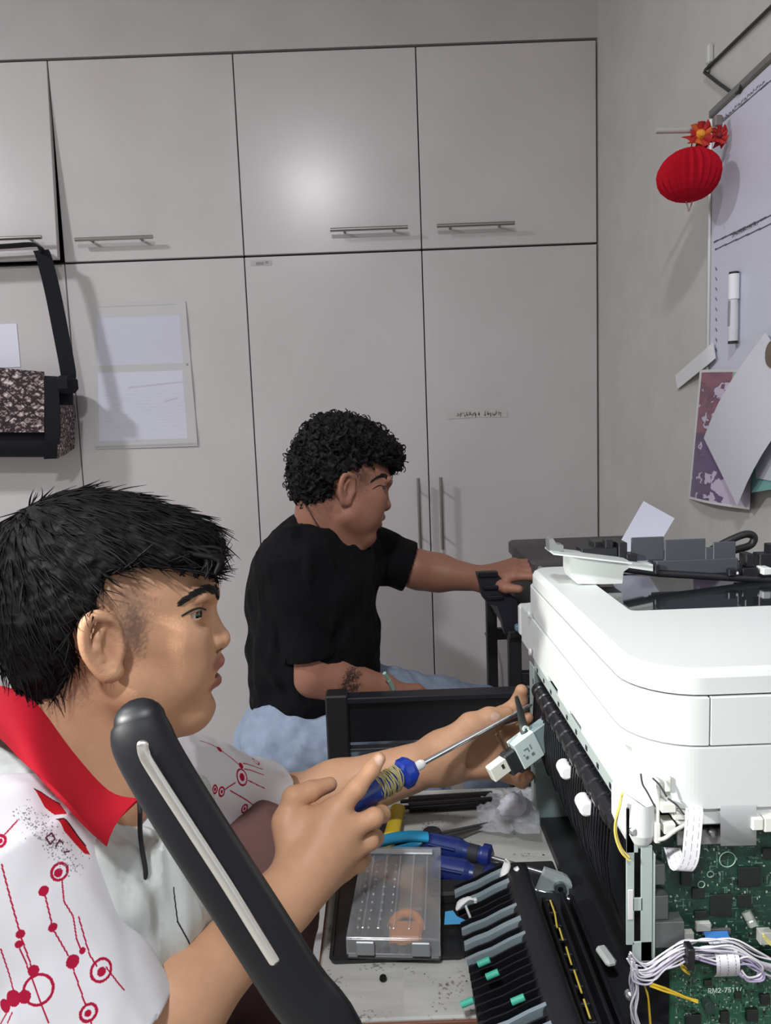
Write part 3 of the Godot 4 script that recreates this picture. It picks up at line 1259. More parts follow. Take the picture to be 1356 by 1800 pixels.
	uvquad(st, Vector3(0.2255, 0.9435, zz + 0.0002), Vector3(0.3555, 0.9435, zz + 0.0002), Vector3(0.3555, 0.8145, zz + 0.0002), Vector3(0.2255, 0.8145, zz + 0.0002), Vector3.BACK)
	put(st, "board_print", tex_mat(board_print(512, 512, rgb(14, 52, 40), rgb(46, 96, 78), rgb(150, 176, 160), 3, 260), 0.4), mb)
	var chip_dark := mat(rgb(20, 26, 26), 0.4)
	var metal := mat(rgb(108, 110, 110), 0.4, 0.5)
	for e in [[1248, 1571, 1285, 1608, 0.002], [1297, 1523, 1336, 1555, 0.002], [1296, 1571, 1320, 1592, 0.002], [1196, 1525, 1214, 1553, 0.003], [1220, 1600, 1242, 1612, 0.002], [1340, 1490, 1356, 1508, 0.002], [1216, 1560, 1238, 1577, 0.0018]]:
		board_part(mb, "chip", chip_dark, e, zz)
	for e in [[1145, 1510, 1163, 1544, 0.009], [1144, 1562, 1167, 1602, 0.011], [1143, 1604, 1192, 1646, 0.014], [1233, 1631, 1283, 1639, 0.003]]:
		board_part(mb, "port_shield", metal, e, zz)
	for e in [[1162, 1634, 1216, 1648, 0.006], [1222, 1618, 1247, 1632, 0.004], [1330, 1630, 1352, 1650, 0.008]]:
		board_part(mb, "socket", mat(rgb(176, 178, 170), 0.5), e, zz)
	st = S()
	var cc := P(1319, 1615, 0.607)
	var cd := Vector3(0.35, -0.8, 0.5).normalized()
	lathe(st, [Vector2(0, -0.006), Vector2(0.0042, -0.006), Vector2(0.0044, 0.0), Vector2(0.0040, 0.001), Vector2(0.0044, 0.002), Vector2(0.0044, 0.006), Vector2(0, 0.006)], Transform3D(frame_of(cd), cc), 14)
	put(st, "capacitor", mat(rgb(170, 176, 170), 0.3, 0.6), mb)
	for e in [[1279, 1510, 15.0], [1249, 1536, 6.0], [1233, 1554, 6.5]]:
		st = S()
		var c := P(e[0], e[1], -zz)
		var ring: Array = []
		for k in 21:
			ring.append(Vector3(c.x, c.y, zz + 0.0006) + Vector3(cos(TAU * k / 20), sin(TAU * k / 20), 0) * e[2] / 2110.0)
		tube(st, ring, 0.0005, 5, false)
		put(st, "ring_mark", mat(rgb(140, 170, 156), 0.5), mb)
	smd(mb, Vector2(0.226, 0.818), Vector2(0.35, 0.938), zz, 170, 31)
	# power board below
	var z2 := -0.603
	st = S()
	box(st, Vector3(0.372, 0.768, z2 - 0.001), Vector3(0.27, 0.096, 0.0016))
	var pb := put(st, "power_board", mat(rgb(30, 84, 62), 0.45), t, "lighter green circuit board with white print")
	st = S()
	uvquad(st, Vector3(0.2375, 0.8155, z2 + 0.0002), Vector3(0.3435, 0.8155, z2 + 0.0002), Vector3(0.3435, 0.7205, z2 + 0.0002), Vector3(0.2375, 0.7205, z2 + 0.0002), Vector3.BACK)
	put(st, "board_print", tex_mat(board_print(512, 460, rgb(30, 82, 60), rgb(72, 128, 100), rgb(160, 188, 168), 8, 240), 0.45), pb)
	for e in [[1290, 1741, 1302, 1752, 0.003], [1236, 1720, 1250, 1730, 0.003], [1310, 1770, 1330, 1790, 0.004], [1204, 1782, 1232, 1800, 0.002], [1265, 1775, 1280, 1795, 0.003], [1335, 1745, 1352, 1762, 0.003]]:
		board_part(pb, "chip", chip_dark, e, z2)
	smd(pb, Vector2(0.24, 0.74), Vector2(0.335, 0.81), z2, 130, 57)
	var tm := put_mesh(text_mesh("RM2-7511/", 0.0062, 0.0003), "board_number", mat(rgb(205, 220, 210), 0.6), pb)
	tm.position += Vector3(0, 0, 0) + P(1274, 1740, -z2) + Vector3(0, 0, 0.0006)
	st = S()
	var cy := P(1244, 1763, 0.6)
	lathe(st, [Vector2(0, 0.006), Vector2(0.0045, 0.006), Vector2(0.005, 0.005), Vector2(0.005, -0.004)], Transform3D(Basis(Vector3.RIGHT, PI / 2), cy), 14)
	put(st, "capacitor", mat(rgb(38, 60, 52), 0.35), pb)
	# printed ribbon cables
	var pm := tex_mat(ribbon_print(64, 256, 3), 0.55)
	st = S()
	ribbon(st, curve([P(1219, 1415, 0.606), P(1221, 1424, 0.59), P(1220, 1445, 0.584), P(1217, 1480, 0.584), P(1213, 1512, 0.586), P(1203, 1530, 0.59), P(1193, 1526, 0.598), P(1187, 1508, 0.604), P(1182, 1490, 0.61)], 5), Vector3(0.96, 0.05, 0.25).normalized(), 0.0138, 0.0004)
	put(st, "ribbon_cable", pm, t, "white printed ribbon cable looping at the upper left of the board")
	st = S()
	var r2 := curve([P(1263, 1652, 0.607), P(1270, 1662, 0.6), P(1278, 1678, 0.588), P(1281, 1697, 0.584), P(1280, 1712, 0.59), P(1276, 1716, 0.6)], 5)
	ribbon(st, r2, Vector3(0.99, 0.06, 0.08).normalized(), 0.0195, 0.0004)
	var rc := put(st, "ribbon_cable", pm, t, "white printed ribbon cable with a blue end")
	st = S()
	ribbon(st, [P(1258, 1637, 0.611), P(1263, 1652, 0.6065)], Vector3(0.99, 0.06, 0.08).normalized(), 0.0205, 0.0006)
	put(st, "blue_end", mat(rgb(20, 104, 176), 0.5), rc)
	# wires
	wires(t, [[1109, 1690], [1117, 1708], [1140, 1712], [1165, 1695], [1190, 1676], [1215, 1670], [1240, 1668], [1290, 1672], [1330, 1690], [1362, 1705]], 0.592, 14, 0.008, [rgb(222, 218, 226), rgb(196, 190, 204), rgb(168, 164, 182), rgb(232, 230, 232)], 4)
	wires(t, [[1110, 1690], [1113, 1715], [1117, 1745], [1112, 1775], [1122, 1810]], 0.593, 6, 0.006, [rgb(200, 198, 206), rgb(160, 156, 168)], 14)
	wires(t, [[1225, 1680], [1270, 1690], [1310, 1682], [1335, 1698], [1334, 1716], [1312, 1716], [1300, 1704]], 0.588, 5, 0.005, [rgb(206, 196, 216), rgb(176, 160, 196), rgb(226, 224, 228)], 24)
	wires(t, [[1143, 1728], [1165, 1735], [1190, 1745], [1208, 1752], [1224, 1757]], 0.59, 6, 0.004, [rgb(226, 190, 52), rgb(206, 166, 40)], 34)
	wires(t, [[1133, 1733], [1140, 1752], [1143, 1775], [1144, 1810]], 0.594, 2, 0.002, [rgb(206, 172, 50)], 44)
	wires(t, [[1196, 1690], [1201, 1700], [1212, 1708]], 0.594, 3, 0.002, [rgb(222, 186, 60)], 54)
	wires(t, [[1342, 1645], [1350, 1656], [1364, 1666]], 0.594, 3, 0.002, [rgb(216, 206, 120), rgb(226, 222, 200)], 64)
	wires(t, [[1095, 1398], [1091, 1415], [1085, 1445], [1085, 1472], [1094, 1498], [1108, 1512]], 0.596, 3, 0.003, [rgb(230, 206, 96), rgb(226, 222, 206)], 74)
	st = S()
	box(st, P(1212, 1680, 0.586), Vector3(0.006, 0.02, 0.012), 0.001)
	put(st, "wire_clip", black, t)

func board_part(board: Node, called: String, m: Material, e: Array, z: float) -> void:
	var a := P(e[0], e[1], -z)
	var b := P(e[2], e[3], -z)
	var h: float = e[4]
	put(box_at(Vector3((a.x + b.x) * 0.5, (a.y + b.y) * 0.5, z + h * 0.5), Vector3(b.x - a.x, a.y - b.y, h), 0.0004), called, m, board)
func smd(board: Node, lo: Vector2, hi: Vector2, z: float, n: int, sd: int) -> void:
	var r := RandomNumberGenerator.new()
	r.seed = sd
	for k in 2:
		var st := S()
		for i in n:
			var c := Vector3(r.randf_range(lo.x, hi.x), r.randf_range(lo.y, hi.y), z + 0.0004)
			var s := Vector3(r.randf_range(0.0008, 0.0022), r.randf_range(0.0006, 0.0014), 0.0009)
			if r.randf() < 0.5:
				s = Vector3(s.y, s.x, s.z)
			box(st, c, s)
		var o := put(st, "surface_components", [mat(rgb(150, 160, 150), 0.5), mat(rgb(34, 36, 34), 0.5)][k], board)
		o.set_meta("kind", "stuff")
func wires(t: Node, path: Array, d: float, n: int, spread: float, cols: Array, sd: int) -> void:
	var r := RandomNumberGenerator.new()
	r.seed = sd
	for i in n:
		var pts: Array = []
		var off := Vector3(r.randf_range(-0.3, 0.3), r.randf_range(-1, 1), r.randf_range(-0.6, 0.6)) * spread
		for e in path:
			pts.append(P(e[0], e[1], d) + off + Vector3(r.randf_range(-1, 1), r.randf_range(-1, 1), r.randf_range(-1, 1)) * spread * 0.25)
		var st := S()
		tube(st, curve(pts, 5), 0.00085, 6)
		put(st, "wire", mat(cols[i % cols.size()], 0.5), t)

# the back door of the copier, folded down on to the table, ribs upward
func copier_door(t: Node, black: Material, dark: Material, zinc: Material) -> void:
	var st := S()
	box(st, Vector3(0.135, 0.7265, -0.70), Vector3(0.13, 0.011, 0.40), 0.002)
	var door := put(st, "folding_door", dark, t, "black ribbed back door folded down on the table")
	# the long bar
	st = S()
	var bp := rrect(-0.016, -0.014, 0.016, 0.014, 0.008, 4)
	var a := PY(905, 1535, 0.752)
	var b := PY(1005, 1850, 0.752)
	var bb := frame_of(b - a)
	extrude(st, bp, Transform3D(Basis(bb.x, bb.z, bb.y), a), (b - a).length(), true)
	put(st, "door_bar", mat(rgb(30, 31, 36), 0.38), door)
	var slate := mat(rgb(132, 146, 152), 0.4)
	var slim: Array = []
	for w in [0.0018, 0.0075, 0.0045]:
		st = S()
		var pr := PackedVector2Array([Vector2(0.0, 0.0), Vector2(0.0, 0.006), Vector2(0.012, 0.0115), Vector2(0.026, 0.0165), Vector2(0.044, 0.026), Vector2(0.062, 0.034), Vector2(0.062, 0.0)])
		extrude(st, pr, Transform3D(Basis(), Vector3(0, 0, -w * 0.5)), w)
		slim.append(st.commit())
	var kinds := [0, 1, 0, 1, 0, 0, 0, 2, 0, 1, 0, 2, 0, 0, 0, 0, 0, 0, 0, 0, 2, 0, 1, 0, 2, 0, 1, 0]
	var zc := -0.845
	for i in kinds.size():
		var o := put_mesh(slim[kinds[i]], "guide_fin", slate if kinds[i] > 0 else black, door)
		var f := float(i) / kinds.size()
		o.position += Vector3(0.066 + 0.006 * f, 0.731, zc)
		zc += 0.0105 if kinds[i] == 0 else 0.0125
	for e in [[866, 1713], [851, 1691], [911, 1757], [822, 1762]]:
		st = S()
		var c := PY(e[0], e[1], 0.762 if e[0] > 830 else 0.744)
		tube(st, [c - Vector3(0.006, 0.0025, 0), c + Vector3(0.006, 0.0025, 0)], 0.0032, 10)
		put(st, "green_roller", mat(rgb(70, 176, 150), 0.4), door)
	# the trough between bar and machine
	for e in [[0.166, 0.742, 0.004, 0.024], [0.176, 0.738, 0.006, 0.018], [0.188, 0.745, 0.004, 0.03], [0.199, 0.742, 0.005, 0.026]]:
		put(box_at(Vector3(e[0], e[1] - 0.004, -0.655), Vector3(e[2], e[3], 0.29), 0.001), "door_rail", black, door)
	for i in 13:
		put(box_at(Vector3(0.171, 0.748, -0.795 + i * 0.022), Vector3(0.01, 0.004, 0.003), 0.0005), "rail_tooth", dark, door)
	var ye := mat(rgb(196, 172, 74), 0.5)
	for e in [[[968, 1583], [976, 1605], [980, 1630]], [[984, 1632], [990, 1652]], [[996, 1665], [1005, 1695]], [[1010, 1706], [1023, 1745]], [[1027, 1757], [1038, 1790]]]:
		st = S()
		var pts: Array = []
		for q in e:
			pts.append(PY(q[0], q[1], 0.758))
		tube(st, pts, 0.0011, 6)
		put(st, "wire", ye, door)
	st = S()
	var c0 := PY(1066, 1680, 0.762)
	box(st, c0, Vector3(0.012, 0.008, 0.026), 0.003, Basis(Vector3.UP, 0.2))
	put(st, "pale_latch", mat(rgb(170, 176, 172), 0.4), door)

# ---------------------------------------------------------------- people
class Frame3:      # a head's own axes: f forward, u up, r to its right side
	var c: Vector3
	var f: Vector3
	var u: Vector3
	var r: Vector3
	var s := 1.0
	var ref: Frame3 = null          # the head the feature drawing was measured on
	var eye := Vector3.ZERO
	var cb := Basis.IDENTITY
	func local(px: float, py: float, side: float) -> Vector3:
		# a point of the drawing at a given distance from the median plane, in head axes (forward, up, side)
		var v := cb * Vector3((px - 678.0) / 1300.0, -(py - 900.0) / 1300.0, -1.0)
		var t := (c + r * absf(side) - eye).dot(r) / v.dot(r)
		var q := eye + v * t - c
		return Vector3(q.dot(f), q.dot(u), side)
	func at(px: float, py: float, side := 0.0) -> Vector3:
		var l := ref.local(px, py, side) if ref != null else local(px, py, side)
		return c + (f * l.x + u * l.y + r * l.z) * s
	func basis() -> Basis:
		return Basis(f, u, r)

func head_axes(c: Vector3, yaw: float, nod: float, tilt := 0.0, s := 1.0) -> Frame3:
	var h := Frame3.new()
	var b := Basis(Vector3.UP, deg_to_rad(yaw)) * Basis(Vector3.BACK, deg_to_rad(-nod)) * Basis(Vector3.RIGHT, deg_to_rad(tilt))
	h.c = c
	h.f = b.x
	h.u = b.y
	h.r = b.z
	h.s = s
	h.eye = EYE
	h.cb = cam_basis
	return h

func head_shape(fd: Field, h: Frame3, open_mouth: bool, fat := 0.0) -> void:
	var b := h.basis()
	var s := h.s
	fd.ell(h.at(165, 1045), Vector3(0.087, 0.083, 0.073) * s, b, 0.02)
	fd.ell(h.at(268, 1052), Vector3(0.062, 0.068, 0.061) * s, b, 0.03)
	fd.ell(h.at(276, 1128), Vector3(0.053, 0.06, 0.055 + fat) * s, b, 0.025)
	fd.ell(h.at(262, 1188), Vector3(0.052, 0.044, 0.05 + fat) * s, b, 0.025)
	for sd in [-1.0, 1.0]:
		fd.cap(h.at(232, 1208, sd * (0.043 + fat)), h.at(328, 1240, sd * 0.013), 0.021 * s, 0.018 * s, 0.025)
		fd.ell(h.at(316, 1118, sd * 0.040), Vector3(0.024, 0.02, 0.02) * s, b, 0.02)
		fd.ell(h.at(322, 1166, sd * 0.032), Vector3(0.026, 0.036, 0.024) * s, b, 0.02)
		fd.cap(h.at(368, 1043, sd * 0.008), h.at(352, 1046, sd * 0.042), 0.0095 * s, 0.008 * s, 0.014)
	fd.ell(h.at(343, 1238), Vector3(0.0185, 0.017, 0.021) * s, b, 0.014)
	fd.cap(h.at(322, 1252), h.at(210, 1262), 0.02 * s, 0.034 * s, 0.03)
	# sockets, then lids
	for sd in [-1.0, 1.0]:
		fd.ell(h.at(360, 1079, sd * 0.031), Vector3(0.014, 0.0115, 0.018) * s, b, 0.012, 1)
		fd.ell(h.at(333, 1077, sd * 0.034), Vector3(0.0142, 0.0135, 0.0142) * s, b, 0.005)
		fd.ell(h.at(350, 1079, sd * 0.039), Vector3(0.016, 0.0032, 0.0115) * s, b, 0.002, 1)
	# muzzle, nose
	fd.ell(h.at(344, 1174), Vector3(0.026, 0.03, 0.031) * s, b, 0.014)
	fd.cap(h.at(359, 1072), h.at(386, 1121), 0.0085 * s, 0.0108 * s, 0.012)
	fd.ell(h.at(384, 1124), Vector3(0.0112, 0.0102, 0.0112) * s, b, 0.006)
	for sd in [-1.0, 1.0]:
		fd.ell(h.at(370, 1130, sd * 0.0115), Vector3(0.0115, 0.0085, 0.0075) * s, b, 0.005)
		fd.ell(h.at(382, 1141, sd * 0.0062), Vector3(0.005, 0.004, 0.0032) * s, b, 0.002, 1)
	# lips
	var gap := 5.0 if open_mouth else 0.0
	for sd in [-1.0, 1.0]:
		fd.cap(h.at(382, 1166 - gap, 0), h.at(352, 1183, sd * 0.026), 0.0066 * s, 0.0038 * s, 0.006)
		fd.cap(h.at(376, 1194 + gap, 0), h.at(352, 1187, sd * 0.025), 0.0074 * s, 0.0038 * s, 0.006)
	if open_mouth:
		fd.ell(h.at(380, 1180), Vector3(0.019, 0.0042, 0.0185) * s, b, 0.002, 1)
	else:
		fd.ell(h.at(388, 1180), Vector3(0.012, 0.0016, 0.022) * s, b, 0.002, 1)
	fd.ell(h.at(388, 1217), Vector3(0.008, 0.005, 0.02) * s, b, 0.012, 1)
	# ears
	for sd in [-1.0, 1.0]:
		var e: Array = []
		for q in [[203, 1122, 0.068], [203, 1102, 0.073], [190, 1087, 0.078], [169, 1082, 0.082], [152, 1094, 0.085], [147, 1120, 0.086], [153, 1148, 0.083], [168, 1170, 0.079], [188, 1185, 0.074], [206, 1180, 0.069]]:
			e.append(h.at(q[0], q[1], sd * q[2]))
		var eb := b * Basis(Vector3.UP, sd * -0.3)
		fd.ell(h.at(182, 1134, sd * 0.070), Vector3(0.02, 0.028, 0.010), eb, 0.01)
		var cu := curve(e, 3)
		var cr: Array = []
		for i in cu.size():
			var tt := float(i) / (cu.size() - 1)
			cr.append(0.0044 + 0.0012 * tt + 0.0022 * clampf((tt - 0.75) * 6.0, 0.0, 1.0) * clampf((1.02 - tt) * 8.0, 0.0, 1.0))
		fd.chain(cu, cr, 0.003)
		fd.ell(h.at(196, 1176, sd * 0.072), Vector3(0.010, 0.010, 0.006), eb, 0.008)
		fd.ell(h.at(193, 1136, sd * 0.084), Vector3(0.0115, 0.020, 0.010), eb, 0.006, 1)
		fd.chain([h.at(182, 1102, sd * 0.076), h.at(172, 1120, sd * 0.079), h.at(170, 1140, sd * 0.080), h.at(178, 1158, sd * 0.078)], [0.003, 0.0034, 0.0036, 0.0036], 0.004)
		fd.cap(h.at(214, 1136, sd * 0.070), h.at(210, 1150, sd * 0.071), 0.0045, 0.0045, 0.005)
	return

func paint(verts: PackedVector3Array, base: Color, spots: Array, nz: FastNoiseLite, amt: float) -> PackedColorArray:
	# spots: [centre, axes basis, radii, colour, strength, edge]
	var out := PackedColorArray()
	out.resize(verts.size())
	var b0 := base.srgb_to_linear()
	var n := spots.size()
	for i in verts.size():
		var v := verts[i]
		var c := b0 * (1.0 + nz.get_noise_3dv(v * 60.0) * amt)
		for k in n:
			var q: Array = spots[k]
			var d: Vector3 = v - q[0]
			if d.length_squared() > q[6]:
				continue
			var l := (d * (q[1] as Basis)) / (q[2] as Vector3)
			var t := l.length()
			if q[7] > 0.0:
				t += nz.get_noise_3dv(v * q[7]) * q[8]
			if t < 1.0:
				var w: float = q[4] * clampf((1.0 - t) / q[5], 0.0, 1.0)
				c = c.lerp(q[3], w)
		c.a = 1.0
		out[i] = c
	return out
func spot(c: Vector3, b: Basis, r: Vector3, col: Color, strength := 0.8, edge := 0.4, grain := 0.0, grain_amt := 0.0) -> Array:
	var m := maxf(r.x, maxf(r.y, r.z)) * 1.5
	return [c, b, r, col.srgb_to_linear(), strength, edge, m * m, grain, grain_amt]

# lash line and brow laid on the near side of a face, and the same mirrored on the far side
func face_lines(fd: Field, h: Frame3, body: Node, lash: Array, brow: Array, s: float) -> void:
	for sd in [1.0, -1.0]:
		var pts: Array = []
		for q in lash:
			pts.append(on_face(fd, h, q, sd) + (h.f * 0.5 + h.r * sd * 0.5) * 0.0006)
		var st := S()
		var cu := curve(pts, 4)
		var rad: Array = []
		for i in cu.size():
			rad.append(0.0009 * s * (0.35 + sin(PI * (0.15 + 0.7 * i / cu.size()))))
		tube(st, cu, rad, 6)
		put(st, "eyelash", mat(rgb(20, 15, 14), 0.6), body)
		pts = []
		for q in brow:
			pts.append(on_face(fd, h, q, sd))
		cu = curve(pts, 12)
		st = S()
		var r := RandomNumberGenerator.new()
		r.seed = 71
		for i in 190:
			var k := r.randf()
			var j := int(k * (cu.size() - 2))
			var p: Vector3 = cu[j] + h.u * r.randf_range(-0.0044, 0.004) * (1.1 - k * 0.5) * s
			var dir: Vector3 = ((cu[j + 1] - cu[j]).normalized() + h.u * (0.55 - k * 0.8)).normalized()
			var out: Vector3 = (h.f * (1.0 - k) + h.r * sd * (0.4 + k)).normalized()
			tube(st, [p - out * 0.0005, p + dir * 0.005 * s + out * 0.0016, p + dir * 0.010 * s + out * 0.0006], [0.0009, 0.0008, 0.0002], 3, false)
		put(st, "eyebrow", mat(rgb(24, 19, 18), 0.7), body)
func on_face(fd: Field, h: Frame3, q: Array, sd: float) -> Vector3:
	var p := fd.trace(EYE, sight(q[0], q[1]), 0.45)
	if sd < 0.0:
		p -= h.r * 2.0 * (p - h.c).dot(h.r)
	return p

func skin_mat() -> StandardMaterial3D:
	var m := vc_mat(0.5, 0.4)
	var n := FastNoiseLite.new()
	n.seed = 77
	n.frequency = 0.09
	n.fractal_octaves = 3
	var im := n.get_seamless_image(256, 256)
	im.bump_map_to_normal_map(3.0)
	m.normal_enabled = true
	m.normal_texture = ImageTexture.create_from_image(im)
	m.normal_scale = 0.25
	m.uv1_triplanar = true
	m.uv1_world_triplanar = true
	m.uv1_scale = Vector3.ONE * 14.0
	return m

func hair_strands(st: SurfaceTool, data: Array, h: Frame3, n: int, len0: float, len1: float, lift: float, curl: float, sd: int, flow: Callable) -> void:
	var r := RandomNumberGenerator.new()
	r.seed = sd
	var vs: PackedVector3Array = data[0]
	var ns: PackedVector3Array = data[1]
	for i in n:
		var k := r.randi() % vs.size()
		var p := vs[k]
		var nn := ns[k]
		var fl: Vector3 = flow.call(p)
		var tg := fl - nn * fl.dot(nn)
		if tg.length() < 0.05:
			continue
		tg = (tg.normalized() + Vector3(r.randf_range(-1, 1), r.randf_range(-1, 1), r.randf_range(-1, 1)) * 0.1).normalized()
		var sdv := nn.cross(tg).normalized()
		var ln := r.randf_range(len0, len1)
		var w := r.randf_range(0.0004, 0.0009)
		var pts: Array = []
		var ph := r.randf() * TAU
		for j in 5:
			var t := j / 4.0
			pts.append(p - nn * 0.001 + tg * ln * t + nn * (lift * sin(t * PI * 0.8) * ln + 0.0008) + sdv * sin(ph + t * 3.2) * curl * ln)
		tube(st, pts, [w, w * 1.3, w * 1.1, w * 0.7, 0.0002], 3, false)

func build_people() -> void:
	var nz := FastNoiseLite.new()
	nz.seed = 4
	nz.frequency = 1.0
	nz.fractal_octaves = 3
	front_man(nz)
	back_man(nz)

# ---------------------------------------------------------------- the man with the screwdriver
func front_man(nz: FastNoiseLite) -> void:
	var t := thing("person", "seated man in a white and red printed polo shirt working a screwdriver", "person", Vector3(-0.34, 0, -0.74))
	var h := head_axes(P(205, 1085, 0.76), 12.0, 0.0, 0.0)
	var hb := h.basis()
	var sh_r := P(26, 1482, 0.62)
	var sh_l := P(288, 1385, 0.885)
	var el_r := P(190, 1885, 0.585)
	var el_l := P(500, 1425, 1.035)
	var wr_r := P(494, 1588, 0.735)
	var wr_l := P(778, 1333, 0.97)
	var f := Field.new()
	# neck and upper chest
	f.cap(h.at(150, 1180), P(120, 1385, 0.745), 0.054, 0.062, 0.02)
	f.cap(h.at(225, 1250), P(205, 1400, 0.735), 0.034, 0.036, 0.03)
	f.ell(P(125, 1440, 0.74), Vector3(0.07, 0.05, 0.10), Basis(), 0.02)
	head_shape(f, h, true)
	# right arm
	f.cap(sh_r, el_r, 0.05, 0.043, 0.02)
	f.cap(el_r, el_r.lerp(wr_r, 0.35), 0.042, 0.043, 0.02)
	f.cap(el_r.lerp(wr_r, 0.35), wr_r, 0.043, 0.027, 0.02)
	var wa := (wr_r - el_r).normalized()
	# hand round the handle: back of the hand towards us
	var mi := P(590, 1428, 0.792)
	var mm := P(617, 1456, 0.786)
	var mr := P(619, 1494, 0.786)
	var mp := P(603, 1530, 0.79)
	f.cap(wr_r + wa * 0.005, mi, 0.024, 0.0135, 0.02)
	f.cap(wr_r, mm, 0.024, 0.0135, 0.02)
	f.cap(wr_r, mr, 0.024, 0.013, 0.02)
	f.cap(wr_r, mp, 0.022, 0.012, 0.02)
	f.cap(wr_r, P(570, 1490, 0.81), 0.022, 0.02, 0.02)
	f.chain([mi, P(628, 1385, 0.797), P(654, 1352, 0.812), P(667, 1334, 0.822)], [0.0125, 0.0105, 0.0092, 0.0078], 0.005)
	f.chain([mm, P(658, 1437, 0.795), P(672, 1431, 0.818), P(655, 1420, 0.842)], [0.0125, 0.0108, 0.0095, 0.0082], 0.004)
	f.chain([mr, P(650, 1478, 0.798), P(661, 1473, 0.822), P(642, 1456, 0.846)], [0.0122, 0.0105, 0.0093, 0.008], 0.004)
	f.chain([mp, P(630, 1518, 0.803), P(640, 1510, 0.824), P(624, 1492, 0.843)], [0.0112, 0.0095, 0.0085, 0.0074], 0.004)
	f.cap(P(520, 1540, 0.76), P(505, 1445, 0.795), 0.02, 0.0155, 0.016)
	f.cap(P(518, 1452, 0.797), P(586, 1436, 0.796), 0.017, 0.0145, 0.02)
	f.chain([P(505, 1445, 0.795), P(517, 1402, 0.806), P(548, 1390, 0.815), P(580, 1379, 0.828)], [0.0155, 0.0125, 0.0108, 0.0088], 0.006)
	# left arm
	f.cap(sh_l, el_l, 0.05, 0.046, 0.02)
	f.cap(el_l, el_l.lerp(wr_l, 0.35), 0.046, 0.043, 0.02)
	f.cap(el_l.lerp(wr_l, 0.35), wr_l, 0.043, 0.029, 0.02)
	var li := P(864, 1264, 0.985)
	var lm := P(878, 1293, 0.992)
	var lr := P(877, 1325, 0.99)
	var lp := P(864, 1354, 0.985)
	f.cap(wr_l, li, 0.026, 0.0135, 0.02)
	f.cap(wr_l, lm, 0.026, 0.0135, 0.02)
	f.cap(wr_l, lr, 0.026, 0.0135, 0.02)
	f.cap(wr_l, lp, 0.025, 0.013, 0.02)
	f.chain([li, P(901, 1247, 1.0), P(914, 1230, 1.0), P(917, 1214, 0.995)], [0.013, 0.0112, 0.0105, 0.009], 0.005)
	f.chain([lm, P(908, 1284, 1.01), P(922, 1278, 1.005), P(928, 1262, 0.99)], [0.0128, 0.0108, 0.0098, 0.0084], 0.005)
	f.chain([lr, P(908, 1325, 1.01), P(924, 1322, 1.0), P(930, 1306, 0.985)], [0.0125, 0.0105, 0.0095, 0.0082], 0.005)
	f.chain([lp, P(898, 1364, 1.0), P(918, 1374, 0.995), P(930, 1364, 0.98)], [0.0118, 0.0098, 0.009, 0.0078], 0.005)
	f.cap(P(788, 1318, 0.955), P(828, 1276, 0.955), 0.026, 0.0168, 0.018)
	f.chain([P(828, 1276, 0.955), P(860, 1261, 0.962), P(892, 1254, 0.972)], [0.0165, 0.0125, 0.0095], 0.008)
	# hollow of the palm
	f.ell(P(842, 1322, 0.962), Vector3(0.026, 0.022, 0.016), Basis(), 0.02, 1)
	var d := f.polygonize(0.0024)
	var lip := rgb(150, 88, 78)
	var stub := rgb(104, 84, 76)
	var ink := rgb(84, 66, 58)
	var spots: Array = [
		spot(h.at(377, 1164, 0.006), hb, Vector3(0.021, 0.0088, 0.026), lip, 0.85, 0.35),
		spot(h.at(372, 1200, 0.006), hb, Vector3(0.019, 0.0085, 0.024), lip, 0.85, 0.35),
		spot(h.at(368, 1182), hb, Vector3(0.018, 0.006, 0.022), rgb(70, 30, 28), 0.9, 0.5),
		spot(h.at(232, 1062, 0.07), hb, Vector3(0.026, 0.04, 0.05), stub, 0.62, 0.8, 900.0, 0.5),
		spot(h.at(238, 1112, 0.066), hb, Vector3(0.013, 0.034, 0.04), stub, 0.75, 0.7, 900.0, 0.6),
		spot(h.at(120, 1195, 0.03), hb, Vector3(0.035, 0.03, 0.06), stub, 0.7, 0.9, 900.0, 0.5),
		spot(h.at(352, 1225, 0.0), hb, Vector3(0.02, 0.012, 0.02), stub, 0.3, 0.9, 900.0, 0.6),
		spot(h.at(372, 1150, 0.0), hb, Vector3(0.01, 0.004, 0.02), stub, 0.35, 0.8, 900.0, 0.6),
		spot(h.at(358, 1078, 0.031), hb, Vector3(0.010, 0.0048, 0.015), rgb(60, 42, 36), 0.7, 0.6),
		spot(h.at(384, 1143, 0.006), hb, Vector3(0.006, 0.004, 0.004), rgb(70, 40, 34), 0.9, 0.5),
		spot(h.at(196, 1146, 0.072), hb, Vector3(0.009, 0.012, 0.008), rgb(150, 96, 78), 0.5, 0.6),
		spot(f.trace(EYE, sight(667, 1336), 0.5), Basis(), Vector3(0.0052, 0.0062, 0.008), rgb(226, 192, 176), 0.9, 0.3),
		spot(f.trace(EYE, sight(872, 1260), 0.5), Basis(), Vector3(0.0085, 0.0058, 0.008), rgb(216, 180, 164), 0.9, 0.3),
		spot(P(842, 1315, 0.95), Basis(), Vector3(0.05, 0.045, 0.03), rgb(206, 164, 146), 0.5, 0.6),
	]
	for q in [[292, 1790, 0.57], [318, 1772, 0.565], [340, 1790, 0.57], [362, 1782, 0.572], [388, 1796, 0.576]]:
		spots.append(spot(P(q[0], q[1], q[2]), Basis(Vector3.BACK, 0.6), Vector3(0.011, 0.007, 0.02), ink, 0.8, 0.35, 500.0, 0.9))
	var cols := paint(d[0], rgb(194, 148, 116), spots, nz, 0.05)
	var body := put_mesh(field_mesh(d, cols), "body", skin_mat(), t, "tan skin, face in profile, bare forearms and hands")
